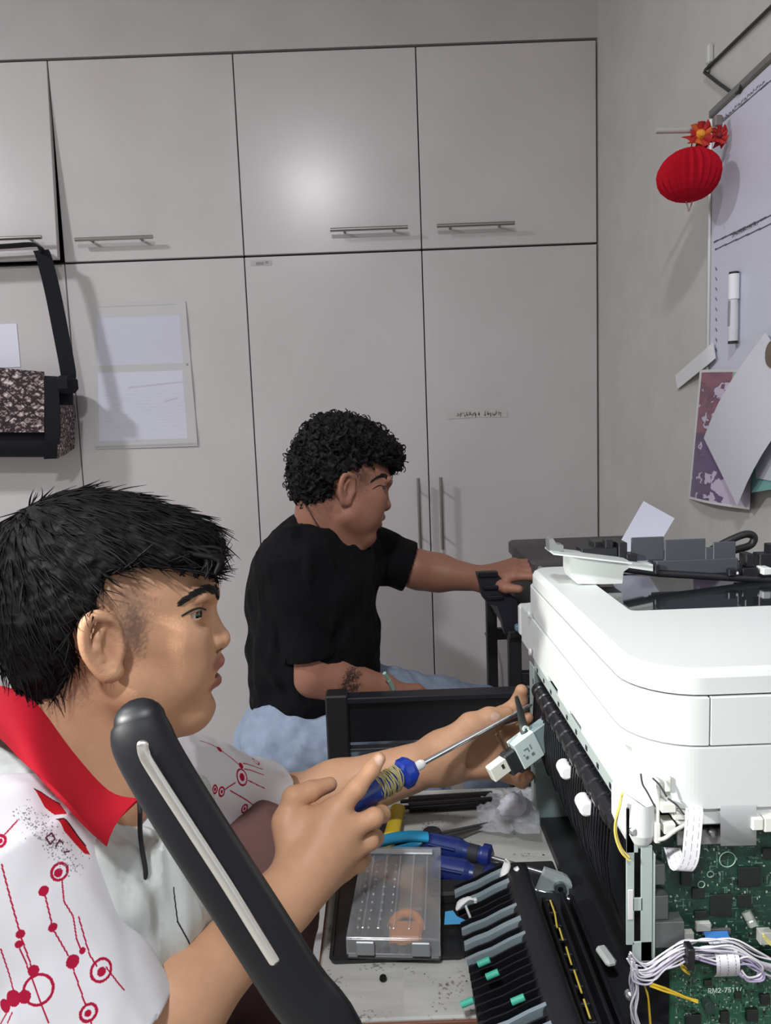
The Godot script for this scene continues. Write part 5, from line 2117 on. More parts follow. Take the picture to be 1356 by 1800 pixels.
# ---------------------------------------------------------------- the work table
func build_table() -> void:
	var t := thing("work_table", "worn whitish work table with a brown edge, tools scattered on it", "table", Vector3(0.28, 0, -0.9))
	var im := Image.create(512, 512, false, Image.FORMAT_RGB8)
	var n1 := FastNoiseLite.new()
	n1.seed = 3
	n1.frequency = 0.012
	n1.fractal_octaves = 5
	var n2 := FastNoiseLite.new()
	n2.seed = 9
	n2.frequency = 0.09
	for y in 512:
		for x in 512:
			var v := 0.5 + 0.5 * n1.get_noise_2d(x * 0.35, y * 2.4)
			var c := rgb(160, 158, 152).lerp(rgb(188, 187, 182), v)
			var w := n2.get_noise_2d(x, y) + n1.get_noise_2d(x + 700, y) * 0.8
			if w > 0.62:
				c = c.lerp(rgb(92, 86, 80), 0.6)
			im.set_pixel(x, y, c)
	var r := RandomNumberGenerator.new()
	r.seed = 6
	for i in 70:
		dot(im, r.randi() % 512, r.randi() % 512, r.randf_range(0.6, 2.4), rgb(58, 52, 48))
	var top := tri_mat(ImageTexture.create_from_image(im), 3.2, 0.55, 0.4)
	put(box_at(Vector3(0.283, 0.707, -0.8925), Vector3(0.745, 0.026, 0.455), 0.002), "tabletop", top, t)
	var brown := mat(rgb(118, 74, 58), 0.6)
	put(box_at(Vector3(0.283, 0.7055, -0.664), Vector3(0.745, 0.022, 0.003), 0.0005), "edge_band", brown, t, "brown edge band")
	put(box_at(Vector3(-0.0905, 0.7055, -0.8925), Vector3(0.003, 0.022, 0.455), 0.0005), "edge_band", brown, t)
	for x in [-0.06, 0.62]:
		for z in [-0.70, -1.09]:
			put(box_at(Vector3(x, 0.347, z), Vector3(0.04, 0.694, 0.04), 0.003), "leg", mat(rgb(60, 58, 58), 0.5, 0.3), t)

# ---------------------------------------------------------------- things on the table
func build_bench_things() -> void:
	var ty := TABLE_Y
	var black := mat(rgb(24, 24, 26), 0.45)
	var steel := mat(rgb(190, 192, 196), 0.22, 0.95)
	# black tray under the bit case
	var st := S()
	var tr := thing("tool_tray", "flat black tray under the clear bit case", "tray", Vector3(-0.006, ty, -0.86))
	stack(st, [[plan(-0.078, -0.965, 0.068, -0.742, [0.006, 0.006, 0.006, 0.006]), ty], [plan(-0.08, -0.967, 0.07, -0.74, [0.006, 0.006, 0.006, 0.006]), ty + 0.006], [plan(-0.076, -0.963, 0.066, -0.744, [0.004, 0.004, 0.004, 0.004]), ty + 0.006], [plan(-0.076, -0.963, 0.066, -0.744, [0.004, 0.004, 0.004, 0.004]), ty + 0.002]])
	put(st, "pan", black, tr)
	bit_case()
	# two blue screwdrivers side by side
	lying_driver(PY(748, 1482, ty + 0.017), PY(866, 1508, ty + 0.017), 0.0155, 0.10, "navy blue screwdriver lying nearest the cyan pliers")
	lying_driver(PY(764, 1524, ty + 0.017), PY(872, 1545, ty + 0.016), 0.0155, 0.09, "navy blue screwdriver lying closest to the ribbed black door")
	# pliers with cyan grips
	var pl := thing("pliers", "cyan-handled pliers behind the clear bit case", "pliers", PY(700, 1480, ty))
	var cy := mat(rgb(34, 150, 196), 0.45)
	var cu := curve([PY(648, 1500, ty + 0.022), PY(662, 1483, ty + 0.03), PY(690, 1474, ty + 0.034), PY(725, 1470, ty + 0.034), PY(752, 1472, ty + 0.03)], 5)
	st = S()
	tube(st, cu, 0.0085, 10, true, 0.7)
	put(st, "grip", cy, pl)
	st = S()
	tube(st, curve([PY(655, 1508, ty + 0.01), PY(690, 1496, ty + 0.01), PY(730, 1486, ty + 0.012), PY(755, 1478, ty + 0.02)], 5), 0.0065, 10, true, 0.7)
	put(st, "grip", cy, pl)
	st = S()
	lathe(st, [Vector2(0, 0.008), Vector2(0.012, 0.008), Vector2(0.014, 0.004), Vector2(0.014, -0.008), Vector2(0, -0.008)], Transform3D(Basis(), PY(760, 1470, ty + 0.022)), 16)
	put(st, "pivot", black, pl)
	for e in [[770, 1468, 862, 1446], [774, 1474, 856, 1452]]:
		st = S()
		tube(st, [PY(e[0], e[1], ty + 0.02), PY(e[2], e[3], ty + 0.006)], [0.004, 0.0016], 8)
		put(st, "jaw", mat(rgb(96, 94, 92), 0.4, 0.7), pl)
	# yellow-handled tool standing behind
	var yt := thing("cutter", "yellow plastic cutter behind the hand with the screwdriver", "cutter", PY(686, 1495, ty))
	st = S()
	tube(st, curve([PY(676, 1494, ty + 0.012), PY(690, 1462, ty + 0.014), PY(696, 1436, ty + 0.014), PY(700, 1420, ty + 0.012)], 5), 0.011, 10, true, 0.6)
	put(st, "handle", mat(rgb(206, 176, 44), 0.45), yt)
	st = S()
	box(st, PY(672, 1470, ty + 0.008), Vector3(0.016, 0.012, 0.05), 0.003, Basis(Vector3.UP, -0.3))
	put(st, "blade_holder", black, yt)
	# two dark rollers lying at the back
	for k in 2:
		st = S()
		var a := PY(704, 1420 - k * 11, ty + 0.008)
		var b := PY(880, 1408 - k * 10, ty + 0.008)
		var ln := (b - a).length()
		lathe(st, [Vector2(0, 0), Vector2(0.003, 0), Vector2(0.003, 0.012), Vector2(0.0075, 0.013), Vector2(0.0075, ln - 0.013), Vector2(0.003, ln - 0.012), Vector2(0.003, ln), Vector2(0, ln)], Transform3D(frame_of(b - a), a), 14)
		tag(put(st, "roller_rod", mat(rgb(36, 34, 34), 0.15, 0.2), null), ["shiny black roller rod lying on the table behind the pliers", "second shiny black roller rod, farther from the camera"][k], "roller", "roller rods on the table")
	crumple(PY(905, 1446, ty), 0.036)
	# clear plastic bag sheet beside it
	var pm := StandardMaterial3D.new()
	pm.albedo_color = Color(0.9, 0.92, 0.95, 0.22)
	pm.transparency = BaseMaterial3D.TRANSPARENCY_ALPHA
	pm.roughness = 0.08
	st = S()
	var nz := FastNoiseLite.new()
	nz.seed = 5
	nz.frequency = 40.0
	sheet(st, patch(PY(835, 1392, ty + 0.004), PY(946, 1386, ty + 0.03), PY(950, 1470, ty + 0.02), PY(842, 1462, ty + 0.004), 12, 10, func(u: float, v: float) -> Vector3: return Vector3(0, 0.012 * absf(nz.get_noise_2d(u * 0.2, v * 0.2)), 0)), 0.0004)
	tag(put(st, "plastic_bag", pm, null), "clear plastic bag lying under the crumpled white tissue", "bag")
	# scraps of plastic
	var wp := mat(rgb(228, 228, 226), 0.5)
	st = S()
	var c := PY(893, 1530, ty + 0.045)
	tube(st, curve([c + Vector3(-0.008, -0.010, 0.003), c + Vector3(-0.003, 0.0, 0), c + Vector3(0.0, 0.010, 0), c + Vector3(-0.002, 0.014, 0)], 4), [0.003, 0.004, 0.005, 0.006, 0.006, 0.006, 0.006, 0.006, 0.005, 0.005, 0.004, 0.003, 0.002], 8, true, 0.5)
	tube(st, [c + Vector3(-0.008, -0.006, 0.003), c + Vector3(0.006, -0.003, 0), c + Vector3(0.013, 0.003, 0)], [0.005, 0.006, 0.003], 8, true, 0.5)
	tag(put(st, "plastic_clip", wp, null), "broken white plastic clip on top of the black door bar", "clip")
	st = S()
	c = PY(812, 1592, ty + 0.03)
	tube(st, curve([c + Vector3(-0.006, -0.004, 0), c + Vector3(-0.001, 0.003, 0), c + Vector3(0.008, 0.007, -0.002), c + Vector3(0.013, 0.006, -0.002)], 4), [0.003, 0.004, 0.0055, 0.006, 0.006, 0.0055, 0.005, 0.004, 0.004, 0.0035, 0.003, 0.0025, 0.002], 8, true, 0.5)
	tube(st, [c + Vector3(0.004, 0.001, 0), c + Vector3(0.011, -0.018, 0.004)], 0.0016, 6)
	tag(put(st, "plastic_hook", wp, null), "small white plastic hook beside the clear bit case", "hook")
	tag(put(box_at(PY(835, 1583, ty + 0.03), Vector3(0.005, 0.005, 0.005), 0.0008), "plastic_cube", wp, null), "tiny white plastic cube right of the white hook", "scrap")
	st = S()
	c = PY(797, 1614, ty + 0.014)
	extrude(st, PackedVector2Array([Vector2(-0.011, -0.006), Vector2(0.013, -0.006), Vector2(0.013, -0.002), Vector2(0.004, 0.002), Vector2(0.0, 0.008), Vector2(-0.009, 0.007)]), Transform3D(Basis(Vector3.RIGHT, -0.6), c), 0.007)
	tag(put(st, "blue_scrap", mat(rgb(40, 140, 190), 0.45), null), "bright blue plastic scrap right of the bit case", "scrap")
	st = S()
	tube(st, curve([PY(742, 1684, ty + 0.003), PY(752, 1678, ty + 0.005), PY(764, 1682, ty + 0.003)], 4), 0.003, 6)
	tag(put(st, "yellow_scrap", mat(rgb(196, 168, 70), 0.6), null), "small yellow scrap on the bare table edge", "scrap")
	st = S()
	lathe(st, [Vector2(0, 0.006), Vector2(0.0035, 0.005), Vector2(0.004, 0.002), Vector2(0.002, 0.0), Vector2(0, 0)], Transform3D(Basis(), PY(674, 1724, ty)), 10)
	tag(put(st, "screw", mat(rgb(30, 28, 28), 0.4, 0.6), null), "tiny black screw on the bare table edge", "screw")
	# black box behind the blue drivers
	st = S()
	box(st, PY(815, 1566, ty + 0.008), Vector3(0.085, 0.016, 0.03), 0.003)
	tag(put(st, "rubber_block", mat(rgb(26, 26, 28), 0.7), null), "black rubber block between the blue screwdrivers and the fins", "block")
	held_driver()
	held_relay()

func lying_driver(a: Vector3, b: Vector3, r: float, shaft: float, label: String) -> void:
	var t := thing("screwdriver", label, "screwdriver", Vector3(a.x, TABLE_Y, a.z), "blue screwdrivers on the table")
	var ln := (b - a).length()
	var st := S()
	lathe(st, [Vector2(0, 0), Vector2(r * 0.75, 0), Vector2(r, 0.006), Vector2(r, ln * 0.52), Vector2(r * 0.8, ln * 0.6), Vector2(r * 0.72, ln * 0.8), Vector2(r * 0.72, ln * 0.86), Vector2(0, ln * 0.86)], Transform3D(frame_of(b - a), a), 14)
	var hd := put(st, "handle", mat(rgb(28, 44, 104), 0.32), t)
	st = S()
	lathe(st, [Vector2(r * 0.73, ln * 0.60), Vector2(r * 0.78, ln * 0.62), Vector2(r * 0.76, ln * 0.8), Vector2(r * 0.70, ln * 0.82)], Transform3D(frame_of(b - a), a), 14)
	put(st, "rubber_sleeve", mat(rgb(34, 36, 44), 0.7), hd)
	st = S()
	lathe(st, [Vector2(0, ln * 0.86), Vector2(r * 0.98, ln * 0.86), Vector2(r, ln * 0.88), Vector2(r, ln * 0.97), Vector2(r * 0.6, ln), Vector2(0, ln)], Transform3D(frame_of(b - a), a), 6)
	put(st, "hex_collar", mat(rgb(28, 42, 108), 0.32), t)
	st = S()
	var d := (b - a).normalized()
	tube(st, [b, b + d * shaft - Vector3(0, 0.008, 0)], 0.0032, 10)
	put(st, "shaft", mat(rgb(180, 182, 186), 0.25, 0.9), t)
	for k in 3:
		st = S()
		var up := frame_of(d)
		var o := up.z * cos(k * 2.1) * r + up.x * sin(k * 2.1) * r
		tube(st, [a + d * 0.01 + o, a + d * ln * 0.5 + o], 0.0022, 6)
		put(st, "grip_ridge", mat(rgb(24, 38, 92), 0.35), hd)

func bit_case() -> void:
	var y := TABLE_Y + 0.0062
	var t := thing("bit_case", "clear plastic screwdriver-bit case on the black tray, orange piece inside", "case", Vector3(-0.005, TABLE_Y, -0.85))
	var a := PY(652, 1487, y + 0.026)
	var b := PY(762, 1490, y + 0.026)
	var c := PY(770, 1650, y + 0.026)
	var d := PY(612, 1650, y + 0.026)
	var o := (a + b + c + d) * 0.25
	var ex := ((b - a) + (c - d)).normalized()
	ex.y = 0.0
	ex = ex.normalized()
	var ez := ex.cross(Vector3.UP)
	var w := 0.102
	var l := (d - a + c - b).length() * 0.5
	o.y = y
	var bs := Basis(ex, Vector3.UP, ez)
	var place := func(u: float, h: float, v: float) -> Vector3: return o + ex * u + ez * v + Vector3.UP * h
	var base := mat(rgb(66, 66, 66), 0.5)
	put(box_at(place.call(0, 0.003, 0), Vector3(w, 0.006, l), 0.002, bs), "base", base, t)
	var clear := StandardMaterial3D.new()
	clear.albedo_color = Color(0.8, 0.82, 0.84, 0.12)
	clear.transparency = BaseMaterial3D.TRANSPARENCY_ALPHA
	clear.roughness = 0.07
	clear.metallic_specular = 0.6
	var st := S()
	box(st, place.call(0, 0.0255, 0), Vector3(w, 0.002, l), 0.0006, bs)
	for s in [-1.0, 1.0]:
		box(st, place.call(s * (w * 0.5 - 0.001), 0.0155, 0), Vector3(0.002, 0.018, l), 0.0004, bs)
		box(st, place.call(0, 0.0155, s * (l * 0.5 - 0.001)), Vector3(w, 0.018, 0.002), 0.0004, bs)
	var lid := put(st, "lid", clear, t, "clear plastic lid")
	for k in 5:
		put(box_at(place.call(-0.034 + k * 0.017, 0.0272, 0), Vector3(0.0022, 0.0016, l * 0.84), 0.0004, bs), "ridge", clear, lid)
	put(box_at(place.call(0, 0.0275, -l * 0.42), Vector3(w * 0.8, 0.003, 0.01), 0.001, bs), "hinge", mat(rgb(150, 152, 154), 0.3), lid)
	for s in [-1.0, 1.0]:
		put(box_at(place.call(s * 0.03, 0.016, l * 0.5 + 0.002), Vector3(0.02, 0.016, 0.004), 0.001, bs), "latch", mat(rgb(128, 130, 132), 0.3), lid)
	# rows of bits
	var steel := mat(rgb(170, 170, 166), 0.25, 0.9)
	for i in 4:
		for j in 9:
			st = S()
			var p: Vector3 = place.call(-0.042 + i * 0.012, 0.007, -l * 0.36 + j * l * 0.085)
			lathe(st, [Vector2(0, 0), Vector2(0.0026, 0), Vector2(0.0026, 0.009), Vector2(0.0012, 0.011), Vector2(0.0008, 0.015), Vector2(0, 0.015)], Transform3D(Basis(), p), 6)
			put(st, "bit", steel, t)
	put(box_at(place.call(0.016, 0.012, -0.018), Vector3(0.03, 0.012, l * 0.5), 0.002, bs), "bit_strip", mat(rgb(104, 84, 62), 0.55), t)
	st = S()
	var arc: Array = []
	for k in 9:
		var an := PI * k / 8
		arc.append(place.call(0.012 + cos(an) * 0.016, 0.014, l * 0.30 - sin(an) * 0.024))
	tube(st, arc, 0.0055, 8)
	put(st, "orange_grip", mat(rgb(206, 124, 40), 0.45), t, "orange handle inside the case")
	put(box_at(place.call(0.012, 0.012, l * 0.34), Vector3(0.036, 0.012, 0.03), 0.003, bs), "ratchet", mat(rgb(196, 120, 44), 0.5), t)
	for k in 5:
		st = S()
		lathe(st, [Vector2(0, 0.004), Vector2(0.005, 0.004), Vector2(0.006, 0.0), Vector2(0, 0)], Transform3D(Basis(ex, Vector3.UP, ez), place.call(-0.036 + k * 0.018, 0.007, l * 0.45)), 12)
		put(st, "socket", mat(rgb(60, 58, 56), 0.3, 0.6), t)

func crumple(at: Vector3, r: float) -> void:
	var st := S()
	var nz := FastNoiseLite.new()
	nz.seed = 15
	nz.frequency = 1.0
	nz.noise_type = FastNoiseLite.TYPE_CELLULAR
	nz.cellular_return_type = FastNoiseLite.RETURN_DISTANCE2_SUB
	var pts: Array = []
	for i in 13:
		var row: Array = []
		for j in 18:
			var th := PI * i / 12
			var ph := TAU * j / 18
			var d := Vector3(sin(th) * cos(ph), cos(th), sin(th) * sin(ph))
			var q := r * (0.72 + 0.55 * (nz.get_noise_3dv(d * 2.0) + 0.6)) 
			var p := d * q * Vector3(1.0, 0.92, 0.8)
			p.y = maxf(p.y, -r * 0.62)
			row.append(at + Vector3(0, r * 0.62 + 0.001, 0) + p)
		pts.append(row)
	var cc := at + Vector3(0, r * 0.6, 0)
	for i in 12:
		for j in 18:
			var a: Vector3 = pts[i][j]
			var b: Vector3 = pts[i][(j + 1) % 18]
			var c: Vector3 = pts[i + 1][(j + 1) % 18]
			var d: Vector3 = pts[i + 1][j]
			for q in [[a, b, c], [a, c, d]]:
				var n: Vector3 = (q[1] - q[0]).cross(q[2] - q[0])
				if n.length() < 1e-12:
					continue
				n = n.normalized()
				if n.dot(q[0] - cc) < 0.0:
					n = -n
				tri(st, q[0], q[1], q[2], n)
	tag(put(st, "crumpled_tissue", mat(rgb(226, 224, 234), 0.8), null), "crumpled white tissue on the table beside the copier", "tissue")

# ---------------------------------------------------------------- what the front man holds
func held_driver() -> void:
	var tip := PX(943, 1238, 0.1995) + Vector3(-0.006, 0, 0)
	var col := P(716, 1357, 0.862)
	var fe := P(556, 1404, 0.822)
	var d := (tip - col).normalized()
	var back := (fe - col).length()
	var t := thing("screwdriver", "long-shafted blue screwdriver in the right hand of the man in the printed shirt", "screwdriver", col)
	var st := S()
	tube(st, [col + d * 0.018, tip - d * 0.008, tip], [0.0034, 0.0034, 0.0012], 12)
	put(st, "shaft", mat(rgb(222, 222, 226), 0.2, 0.9), t)
	st = S()
	lathe(st, [Vector2(0, 0.008), Vector2(0.0062, 0.008), Vector2(0.0062, 0.022), Vector2(0.0048, 0.026), Vector2(0, 0.026)], Transform3D(frame_of(d), col), 10)
	put(st, "ferrule", mat(rgb(226, 226, 222), 0.35), t, "white ferrule")
	st = S()
	lathe(st, [Vector2(0, -0.012), Vector2(0.013, -0.012), Vector2(0.0185, -0.008), Vector2(0.0185, 0.002), Vector2(0.015, 0.008), Vector2(0, 0.010)], Transform3D(frame_of(d), col), 6)
	put(st, "hex_collar", mat(rgb(26, 58, 160), 0.35), t)
	st = S()
	lathe(st, [Vector2(0, -back), Vector2(0.011, -back), Vector2(0.0145, -back + 0.006), Vector2(0.0145, -0.05), Vector2(0.0125, -0.03), Vector2(0.0125, -0.012), Vector2(0, -0.012)], Transform3D(frame_of(d), col), 14)
	var hd := put(st, "handle", mat(rgb(30, 54, 130), 0.35), t)
	st = S()
	var r := RandomNumberGenerator.new()
	r.seed = 2
	var fb := frame_of(d)
	for i in 26:      # frayed tape wound over the neck of the handle
		var pts: Array = []
		var s0 := -0.046 + i * 0.0012
		var tl := r.randf_range(-0.006, 0.006)
		for k in 13:
			var an := TAU * k / 12
			pts.append(col + d * (s0 + tl * cos(an + i)) + (fb.x * cos(an) + fb.z * sin(an)) * (0.0138 + 0.0006 * (i % 3)))
		tube(st, pts, 0.0008, 4, false)
	put(st, "tape_winding", mat(rgb(168, 158, 112), 0.6), hd, "straw-coloured tape wound round the neck").set_meta("kind", "stuff")

func held_relay() -> void:
	var c := P(934, 1308, 0.925)
	var t := thing("solenoid", "grey-green metal solenoid with a white plug held at the copier", "solenoid", c)
	var ex := (P(964, 1288, 0.935) - P(908, 1330, 0.915)).normalized()
	var ey := (P(920, 1290, 0.925) - P(934, 1335, 0.925)).normalized()
	var ez := ex.cross(ey).normalized()
	ey = ez.cross(ex).normalized()
	var bs := Basis(ex, ey, ez)
	var zinc := mat(rgb(206, 222, 218), 0.38, 0.15)
	var st0: SurfaceTool
	put(box_at(c - ex * 0.008, Vector3(0.028, 0.031, 0.016), 0.0008, bs), "coil_case", zinc, t)
	put(box_at(c + ex * 0.017, Vector3(0.024, 0.029, 0.015), 0.0008, bs), "yoke", mat(rgb(142, 160, 164), 0.38, 0.3), t)
	st0 = S()
	for e in [[-0.004, 0.004, 0.004, 0.0012], [-0.001, 0.002, 0.0012, 0.005], [0.003, 0.003, 0.0012, 0.006], [-0.006, -0.005, 0.0035, 0.003], [0.002, -0.0055, 0.0035, 0.0032], [-0.008, -0.001, 0.0014, 0.0014]]:
		box(st0, c - ex * 0.008 + ex * e[0] + ey * e[1] + ez * 0.0082, Vector3(e[2], e[3], 0.0003), 0.0, bs)
	put(st0, "stamped_marking", mat(rgb(104, 122, 120), 0.6), t).set_meta("kind", "stuff")
	put(box_at(c - ex * 0.029 - ey * 0.002, Vector3(0.016, 0.026, 0.013), 0.002, bs), "bobbin", mat(rgb(42, 44, 46), 0.5), t)
	put(box_at(c - ex * 0.046, Vector3(0.022, 0.017, 0.011), 0.001, bs), "plug", mat(rgb(228, 228, 214), 0.45), t, "white plug")
	put(box_at(c - ex * 0.042 + ey * 0.002 + ez * 0.0056, Vector3(0.003, 0.005, 0.0006), 0.0, bs), "plug_slot", mat(rgb(40, 40, 40), 0.6), t)
	for s in [-1.0, 1.0]:
		var st := S()
		tube(st, [c - ex * 0.030 + ey * 0.010, c - ex * (0.028 - s * 0.003) + ey * 0.034], 0.0016, 6)
		put(st, "terminal", mat(rgb(96, 70, 56), 0.45, 0.5), t)
	var st := S()
	tube(st, curve([c + ex * 0.0 + ey * 0.014, P(921, 1275, 0.93), P(917, 1256, 0.925), P(912, 1238, 0.92)], 4), [0.006, 0.006, 0.0058, 0.0055, 0.005, 0.0048, 0.0044, 0.004, 0.0036, 0.0032, 0.003, 0.0026, 0.002], 8, true, 0.5)
	put(st, "plunger_arm", mat(rgb(58, 60, 58), 0.5), t)
	for e in [[945, 1282, 952, 1262, 962, 1240, rgb(60, 52, 80)], [948, 1284, 958, 1250, 973, 1228, rgb(212, 196, 96)]]:
		st = S()
		tube(st, curve([P(e[0], e[1], 0.932), P(e[2], e[3], 0.945), P(e[4], e[5], 0.96)], 5), 0.0014, 6)
		put(st, "lead", mat(e[6], 0.5), t)
	st = S()
	lathe(st, [Vector2(0.0015, 0.001), Vector2(0.004, 0.001), Vector2(0.004, -0.001), Vector2(0.0015, -0.001), Vector2(0.0015, 0.001)], Transform3D(Basis(ex, ez, ey), c + ey * 0.018 + ex * 0.002), 12)
	put(st, "lug", zinc, t)
	t.scale = Vector3.ONE * 1.2

# ---------------------------------------------------------------- on and along the walls
func build_wall_things() -> void:
	shoulder_bag()
	var z := WARD_Z + 0.0006
	# laminated sheet on the second tall door
	var im := Image.create(256, 352, false, Image.FORMAT_RGB8)
	# a plastic sleeve with two lilac-white papers in it
	im.fill(rgb(190, 187, 188))
	im.fill_rect(Rect2i(10, 34, 226, 116), rgb(196, 195, 208))
	im.fill_rect(Rect2i(10, 166, 222, 166), rgb(202, 201, 214))
	im.fill_rect(Rect2i(0, 148, 256, 16), rgb(186, 185, 186))
	im.fill_rect(Rect2i(0, 344, 256, 6), rgb(168, 166, 166))
	im.fill_rect(Rect2i(10, 6, 220, 3), rgb(176, 173, 173))
	var r := RandomNumberGenerator.new()
	r.seed = 18
	for i in 34:
		var y := 44 + i * 8
		if y > 138 and y < 205:
			continue
		if y > 320:
			break
		var x := 24
		while x < 216:
			var l := r.randi_range(6, 26)
			if r.randf() < 0.6:
				im.fill_rect(Rect2i(x, y, l, 1), rgb(188, 187, 201))
			x += l + 5
	for k in 3:
		line(im, Vector2(90, 204 - k), Vector2(240, 194 - k), 1.0, rgb(184, 183, 196))
	line(im, Vector2(180, 240), Vector2(214, 232), 1.5, rgb(180, 180, 190))
	dot(im, 246, 152, 3.0, rgb(140, 136, 138))
	var st := S()
	var a := P(163, 534, 2.29)
	var b := P(325, 528, 2.29)
	var c := P(347, 784, 2.29)
	var d := P(166, 790, 2.29)
	sheet(st, patch(Vector3(a.x, a.y, z), Vector3(b.x, b.y, z), Vector3(c.x, c.y, z), Vector3(d.x, d.y, z), 8, 16, func(u: float, v: float) -> Vector3: return Vector3(0, 0, 0.0012 + 0.003 * absf(sin(v * 8.0)) * (0.4 + 0.6 * u))), 0.0006)
	tag(put(st, "laminated_sheet", tex_mat(im, 0.25, 0.5), null), "creased lilac-white laminated sheet taped to the wardrobe door", "paper")
	# pale notice left of it
	st = S()
	a = P(-60, 572, 2.298)
	c = P(36, 645, 2.298)
	box(st, Vector3((a.x + c.x) * 0.5, (a.y + c.y) * 0.5, z + 0.0006), Vector3(c.x - a.x, a.y - c.y, 0.0008))
	tag(put(st, "paper_notice", mat(rgb(212, 210, 222), 0.6), null), "pale paper notice half hidden behind the hanging bag", "paper")
	# label strips
	var lt := thing("paper_label", "torn paper strip lettered on the tall door beside the long handles", "label", P(842, 728, 2.3))
	st = S()
	a = P(786, 732, 2.298)
	b = P(892, 727, 2.298)
	ribbon(st, [Vector3(a.x, a.y + 0.002, z + 0.0005), Vector3((a.x + b.x) * 0.5, (a.y + b.y) * 0.5 + 0.004, z + 0.0006), Vector3(b.x, b.y, z + 0.0005)], Vector3.UP, 0.022, 0.0004)
	put(st, "strip", mat(rgb(188, 182, 176), 0.7), lt)
	# the lettering is worn past reading: two words of short strokes
	st = S()
	var rr := RandomNumberGenerator.new()
	rr.seed = 12
	for k in 15:
		if k == 8:
			continue
		var q := P(806 + k * 5.2, 729 - k * 0.2, 2.298)
		q.z = z + 0.0012
		for m in 3:
			var o := Vector3(rr.randf_range(-0.003, 0.003), rr.randf_range(-0.005, 0.005), 0)
			box(st, q + o, Vector3(0.0022, rr.randf_range(0.005, 0.012), 0.0003) if m < 2 else Vector3(0.006, 0.002, 0.0003))
	put(st, "lettering", mat(rgb(112, 102, 94), 0.7), lt).set_meta("kind", "stuff")
	var ft := thing("worn_sticker", "faint grey remains of a sticker at the tall door's top corner", "sticker", P(457, 463, 2.3))
	for e in [[440, 458, 478, 466], [450, 461, 464, 465], [466, 459, 472, 463]]:
		var q0 := P(e[0], e[1], 2.298)
		var q1 := P(e[2], e[3], 2.298)
		var mn: bool = e[0] == 440
		put(box_at(Vector3((q0.x + q1.x) * 0.5, (q0.y + q1.y) * 0.5, z + (0.0002 if mn else 0.0006)), Vector3(q1.x - q0.x, q0.y - q1.y, 0.0004)), "sticker_film" if mn else "print_mark", mat(rgb(178, 172, 171) if mn else rgb(140, 134, 132), 0.6), ft)
	whiteboard()

